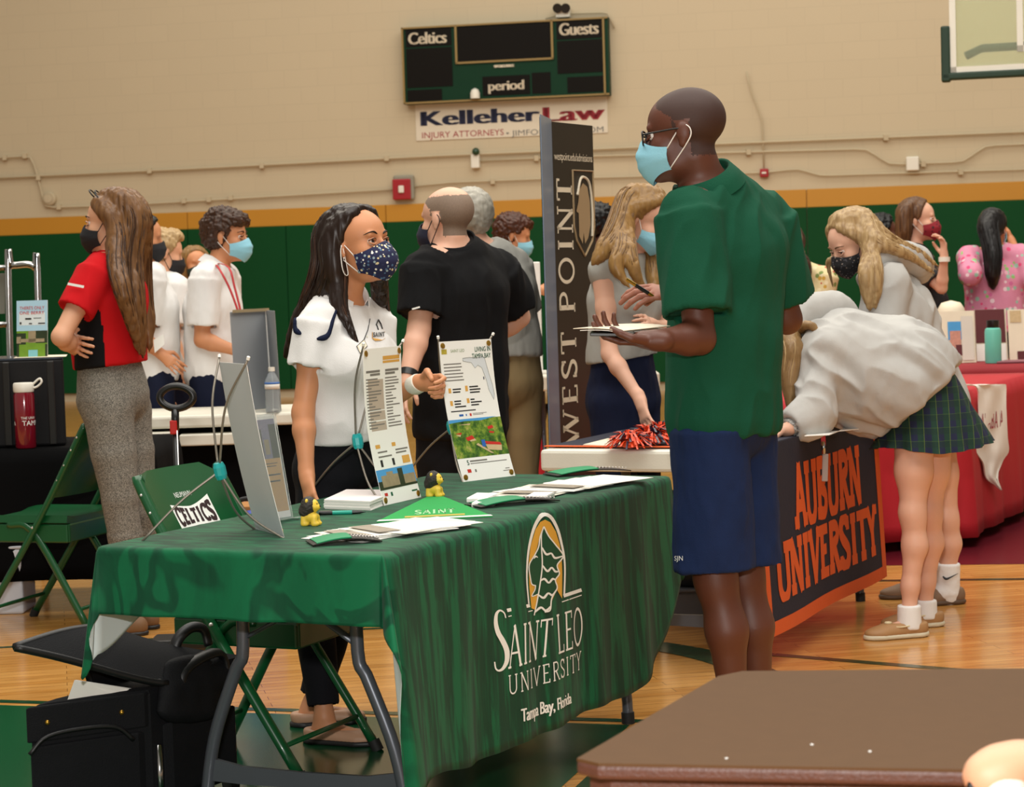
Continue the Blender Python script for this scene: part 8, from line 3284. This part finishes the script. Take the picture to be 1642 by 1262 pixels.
l = Person('girl in grey hoodie and plaid skirt bending over the navy table', 1478, None, 7.98, 1.66, -84, 'f', SK_PINK, head_yaw=-86, pitch=62, voxel=.0075)
l.set(pel=(1480, 640, 7.98), wai=(1424, 590, 7.98), che=(1352, 563, 7.98), nek=(1296, 545, 7.98), head=(1258, 556, 7.98), shL=(1322, 566, 7.84), shR=(1322, 556, 8.14), elL=(1304, 664, 7.76), wrL=(1258, 690, 7.70), elR=(1310, 660, 8.22), wrR=(1262, 690, 8.2),
      hipL=(1466, 690, 7.90), hipR=(1496, 690, 8.06), knL=(1464, 822, 7.88), knR=(1490, 820, 8.06), anL=(1458, 985, 7.88), anR=(1484, 976, 8.10), toeL=(1392, 1010, 7.84), toeR=(1440, 995, 8.08))
l.hand('L', [-1, -.1, -.05], [0, 0, -1], .3, .95, 1)
l.hand('R', [-1, .1, -.05], [0, 0, -1], .3, .95, -1)
l.body(.0055)
l.mask(M_MASKBLUE, loops=None)
ext_ = [tcone(P(1352, 590, 7.98), P(1440, 612, 7.98), [0, 1, 0], (.21, .19), (.22, .20)), cone(P(1395, 622, 7.98), P(1418, 636, 7.98), .100, .085), cone(P(1440, 600, 7.98), P(1478, 625, 7.98), .17, .15)]
l.shirt(C_GREY, .022, hem=P(1478, 628, 7.98), hem_n=P(1478, 640, 7.98) - P(1425, 582, 7.98), sleeve=1.75, sl_grow=.036, wr=.012, seed=44, name='hoodie', extra=ext_, bust=False, fold=[.75, .1, -.65])
hoodie_hood(l, [P(1275, 530, 7.92), P(1302, 500, 7.98), P(1340, 492, 8.02), P(1368, 508, 8.04)], [.05, .065, .055, .03], C_GREY)
skirt(l, P(1472, 636, 7.98), P(1488, 716, 7.98), (.155, .17), (.21, .21), P(1440, 590, 7.98) - P(1490, 655, 7.98), l.f)
H_ = l.H
l.hair_long(H_LBLONDE, [
    ([H_(.03, -.03, .10), H_(.075, -.04, .04), P(1272, 560, 7.84), P(1266, 610, 7.82), P(1268, 660, 7.82)], [.03, .035, .035, .028, .010]),
    ([H_(-.03, -.03, .10), H_(-.07, -.04, .04), P(1268, 600, 8.1), P(1266, 650, 8.1)], [.03, .035, .03, .010]),
    ([H_(.05, -.07, -.02), P(1290, 522, 7.84), P(1306, 526, 7.82), P(1326, 560, 7.80)], [.018, .012, .008, .003]),
], strands=30, voxel=.0075, seed=14, open_face=.02)
for s, m_ in (('L', M_LEATHER), ('R', M_LEATHER)):
    o_ = l.shoe(s, m_, M_SOLEW, .25, low=1, h=.058, name='boat_shoe')
    a, d = l.J['an' + s] * [1, 1, 0], l.foot_dir(s)
    n_ = np.cross([0, 0, 1.0], d)
    MB().tube(spline([a - d * .05 + [0, 0, .052], a + n_ * .036 + d * .0 + [0, 0, .050], a + n_ * .034 + d * .06 + [0, 0, .045], a + d * .085 + [0, 0, .055]], 14), .0028, 6).build('lace', [mat('pale_lace', 'd8c8a0', .7)], o_, smooth=True)
    MB().tube(spline([a - d * .05 + [0, 0, .052], a - n_ * .036 + d * .0 + [0, 0, .050], a - n_ * .034 + d * .06 + [0, 0, .045], a + d * .085 + [0, 0, .055]], 14), .0028, 6).build('lace', [mat('pale_lace', 'd8c8a0', .7)], o_, smooth=True)
    MB().ball(a + d * .085 + [0, 0, .058], (.016, .014, .006), 8).build('lace_knot', [mat('pale_lace', 'd8c8a0', .7)], o_, smooth=True)
    MB().box(a - n_ * .040 + d * .03 + [0, 0, .03], (.07, .006, .022), np.column_stack([d, n_, [0, 0, 1]])).build('grey_side_patch', [mat('grey_suede', '8c8484', .8)], o_)
    sk = [cone(l.J['an' + s] + [0, 0, .035], a + [0, 0, .03], .043, .045, True)]
    put_field('sock', Field(sk, .006).add(sk, 0), [cloth_mat('white_sock', 'ecebe8')], l.t, 1)
# red lanyard with a metal clip hanging over the banner
t = thing('hanging_lanyard', 'red lanyard with clear badge hanging in front of the navy banner', 'lanyard', P(1322, 772, 7.72))
MB().box((P(1320, 690, 7.74) + P(1320, 712, 7.74)) / 2, (.016, .004, .06)).build('red_strap', [M_LANY], t)
MB().tube([P(1320, 708, 7.735), P(1321, 728, 7.735)], .007, 8).build('metal_clip', [M_CHROME], t, smooth=True)
MB().box(P(1323, 750, 7.735), (.022, .006, .10), np.array(Matrix.Rotation(.05, 3, 'Y'))).build('badge', [mat('grey_clear_badge', '9c8e88', .3)], t, bevel=.003)

# ---- people far right
n = Person('woman with brown hair, dark floral top and red mask raising her wrist', 1490, None, 11.6, 1.80, 66, 'f', SK_PINK, head_yaw=72, voxel=.011, hs=1.10, dz=2.5)
n.set(head=(1472, 352, 11.6), nek=(1465, 398, 11.6), elR=(1510, 462, 11.3), wrR=(1514, 412, 11.2), shR=(1452, 415, 11.45), che=(1470, 450, 11.6), shL=(1480, 415, 11.8))
n.hand('R', [-.05, -.1, 1], [-1, -.3, 0], .6, 1.0, -1)
n.body(.0065)
n.eyes()
n.mask(floral_mask('red_white_mask', '8a1a28', ['d8d0cc', '6a1420', '8a1a28', '8a1a28', '3c1016', 'b04a50'], 40))
M_DKFL = floral_mask('fabric_dark_floral', '121014', ['5a4a3a', '2a2420', '6a5a3c', '16141a', '1c1a1c', '3c3028'], 26)
n.shirt(M_DKFL, .018, hem=n.J['pel'], sleeve=.8, sl_grow=.02, loose=.02, wr=.005, seed=51)
n.pants(C_BLACK, .016)
n.hair_long(H_BROWN, [([n.H(a_ * .03, -.01, .105), n.H(a_ * .07, -.06, .05), n.H(a_ * .075, -.07, -.06), n.H(a_ * .07, -.075, -.16)], [.03, .045, .05, .03]) for a_ in (-1, 1)], strands=26, voxel=.008, open_face=.02)
a = n.J['wrR']
MB().tube([a + [0, 0, -.03], a + [0, 0, .0]], .036, 20).build('wrist_band', [M_WHITEP], n.t, smooth='auto')
M_PKFL = floral_mask('fabric_pink_floral', 'd88aa6', ['e8b0c0', '8cbc6c', 'e0487c', 'ecd0d8', '9cc4b0', 'd06a9a'], 24)
q1 = Person('woman with long black ponytail in pink floral blouse seen from behind at right edge', 1598, None, 12.6, 1.72, 172, 'f', SK_MED, head_yaw=150, voxel=.011, build=1.08, hs=1.05, dz=1.7)
q1.set(head=(1593, 366, 12.6), nek=(1596, 400, 12.6), elL=(1556, 440, 12.4), elR=(1650, 445, 12.5), wrR=(1622, 385, 12.9), wrL=(1560, 430, 12.9))
q1.body(.0075)
q1.shirt(M_PKFL, .018, hem=P(1598, 524, 12.6), sleeve=1.35, sl_grow=.030, loose=.03, wr=.006, seed=55)
q1.pants(C_BLACK, .014, top=None)
q1.mask(M_MASKBLUE)
q1.hair_long(H_BLACK, [([q1.H(0, -.06, .07), q1.H(0, -.11, .0), P(1592, 405, 14.13), P(1592, 440, 14.11), P(1592, 462, 14.13)], [.06, .065, .055, .045, .014])], strands=30, voxel=.009)
v = Person('woman with brown hair in yellow floral blouse behind the shoulder of the man in green', 1290, None, 11.0, 1.62, 150, 'f', SK_LIGHT, head_yaw=150, voxel=.010, hs=1.06, dz=1.7)
v.set(head=(1268, 398, 11.0), nek=(1278, 430, 11.0), elR=(1312, 500, 10.9), wrR=(1304, 492, 10.98))
v.hand('R', [.05, 0, 1], [0, 1, 0], .5, 1, -1)
v.body(.0075)
M_YFL = floral_mask('fabric_yellow_floral', 'd8cc9c', ['c8743c', 'e4dcb4', '7a8c4c', 'c09a3c', 'b84c3c', 'e8e0c8'], 26)
v.shirt(M_YFL, .018, hem=v.J['pel'], sleeve=.8, sl_grow=.024, loose=.02, wr=.005, seed=58)
v.pants(C_BLACK, .016)
v.hair_long(H_BROWN, [([v.H(a_ * .03, -.02, .10), v.H(a_ * .06, -.09, .03), P(1280 + a_ * 4, 420, 12.55), P(1292 + a_ * 5, 442, 12.53)], [.04, .05, .045, .012]) for a_ in (-1, 1)], strands=24, voxel=.008)
t = thing('phone', 'white phone held up between the man in green and the girl in the hoodie', 'phone', P(1306, 482, 12.62))
MB().box(P(1307, 469, 12.62), (.024, .08, .125), np.array(Matrix.Rotation(.12, 3, 'Y'))).build('case', [M_PAPER], t, bevel=.006)
MB().box(P(1310, 469, 12.615), (.010, .082, .115), np.array(Matrix.Rotation(.12, 3, 'Y'))).build('screen', [M_BLACKP], t)
for (x, y_, Z_, lab, hd, top_c) in ((1416, 372, 15.2, 'person with short dark curls seen between the blonde girl and the woman in red mask', 90, C_BLACK), (962, 362, 12.25, 'person with dark hair glimpsed between the tall dark banner and the blonde woman', 150, C_NAVY)):
    f1 = Person(lab, x, None, Z_, 1.66, hd, 'm', SK_DARK, voxel=.012)
    f1.set(head=(x, y_, Z_))
    f1.body(.009)
    f1.hair_short(H_BLACK, g=.022, curl=.010, voxel=.009)
    f1.mask(M_MASKBLK, loops=None)
    f1.shirt(top_c, .018, sleeve=.7, sl_grow=.02, loose=.02, hem=f1.J['pel'])
    f1.pants(C_BLACK, .016)

# ---- forearm of someone seated at the brown table, bottom right corner
t = thing('person', 'blurred wrist and hand with white watch strap at bottom right over the brown table', 'person', P(1640, 1420, 2.62))
z = Person.__new__(Person)
z.sex, z.h, z.bw, z.t, z.skin, z.hands = 'f', 1.70, 1.0, t, SK_TAN, {}
z.J = {'elR': P(1660, 1520, 2.55), 'wrR': P(1598, 1236, 2.62), 'shR': P(1900, 1500, 2.5)}
z.sd = np.array([1.0, 0, 0])
z.hand('R', [.80, .25, .22], [.05, -.1, -1], .9, 1.05, 1, tcurl=.4)
pa_, fi_ = z.hand_prims('R')
am = z.arm('R')[1:]
F_ = Field(am + pa_ + fi_, .006)
F_.add(am, .02).add(pa_, .03).add(fi_, .005)
put_field('body', F_, [SK_LIGHT], t, 2)
a, b = z.J['wrR'], z.J['elR']
d = nrm(b - a)
MB().tube([a + d * .012, a + d * .018, a + d * .038, a + d * .044], [.031, .034, .035, .034], 28).build('watch_strap', [M_WHITEP], t, smooth='auto')
MB().box(a + d * .028 + [-.036, -.004, 0], (.012, .030, .034), np.column_stack(frame(d, [1, 0, 0]))[:, [0, 1, 2]]).build('watch_case', [M_BLACKP], t, bevel=.004)
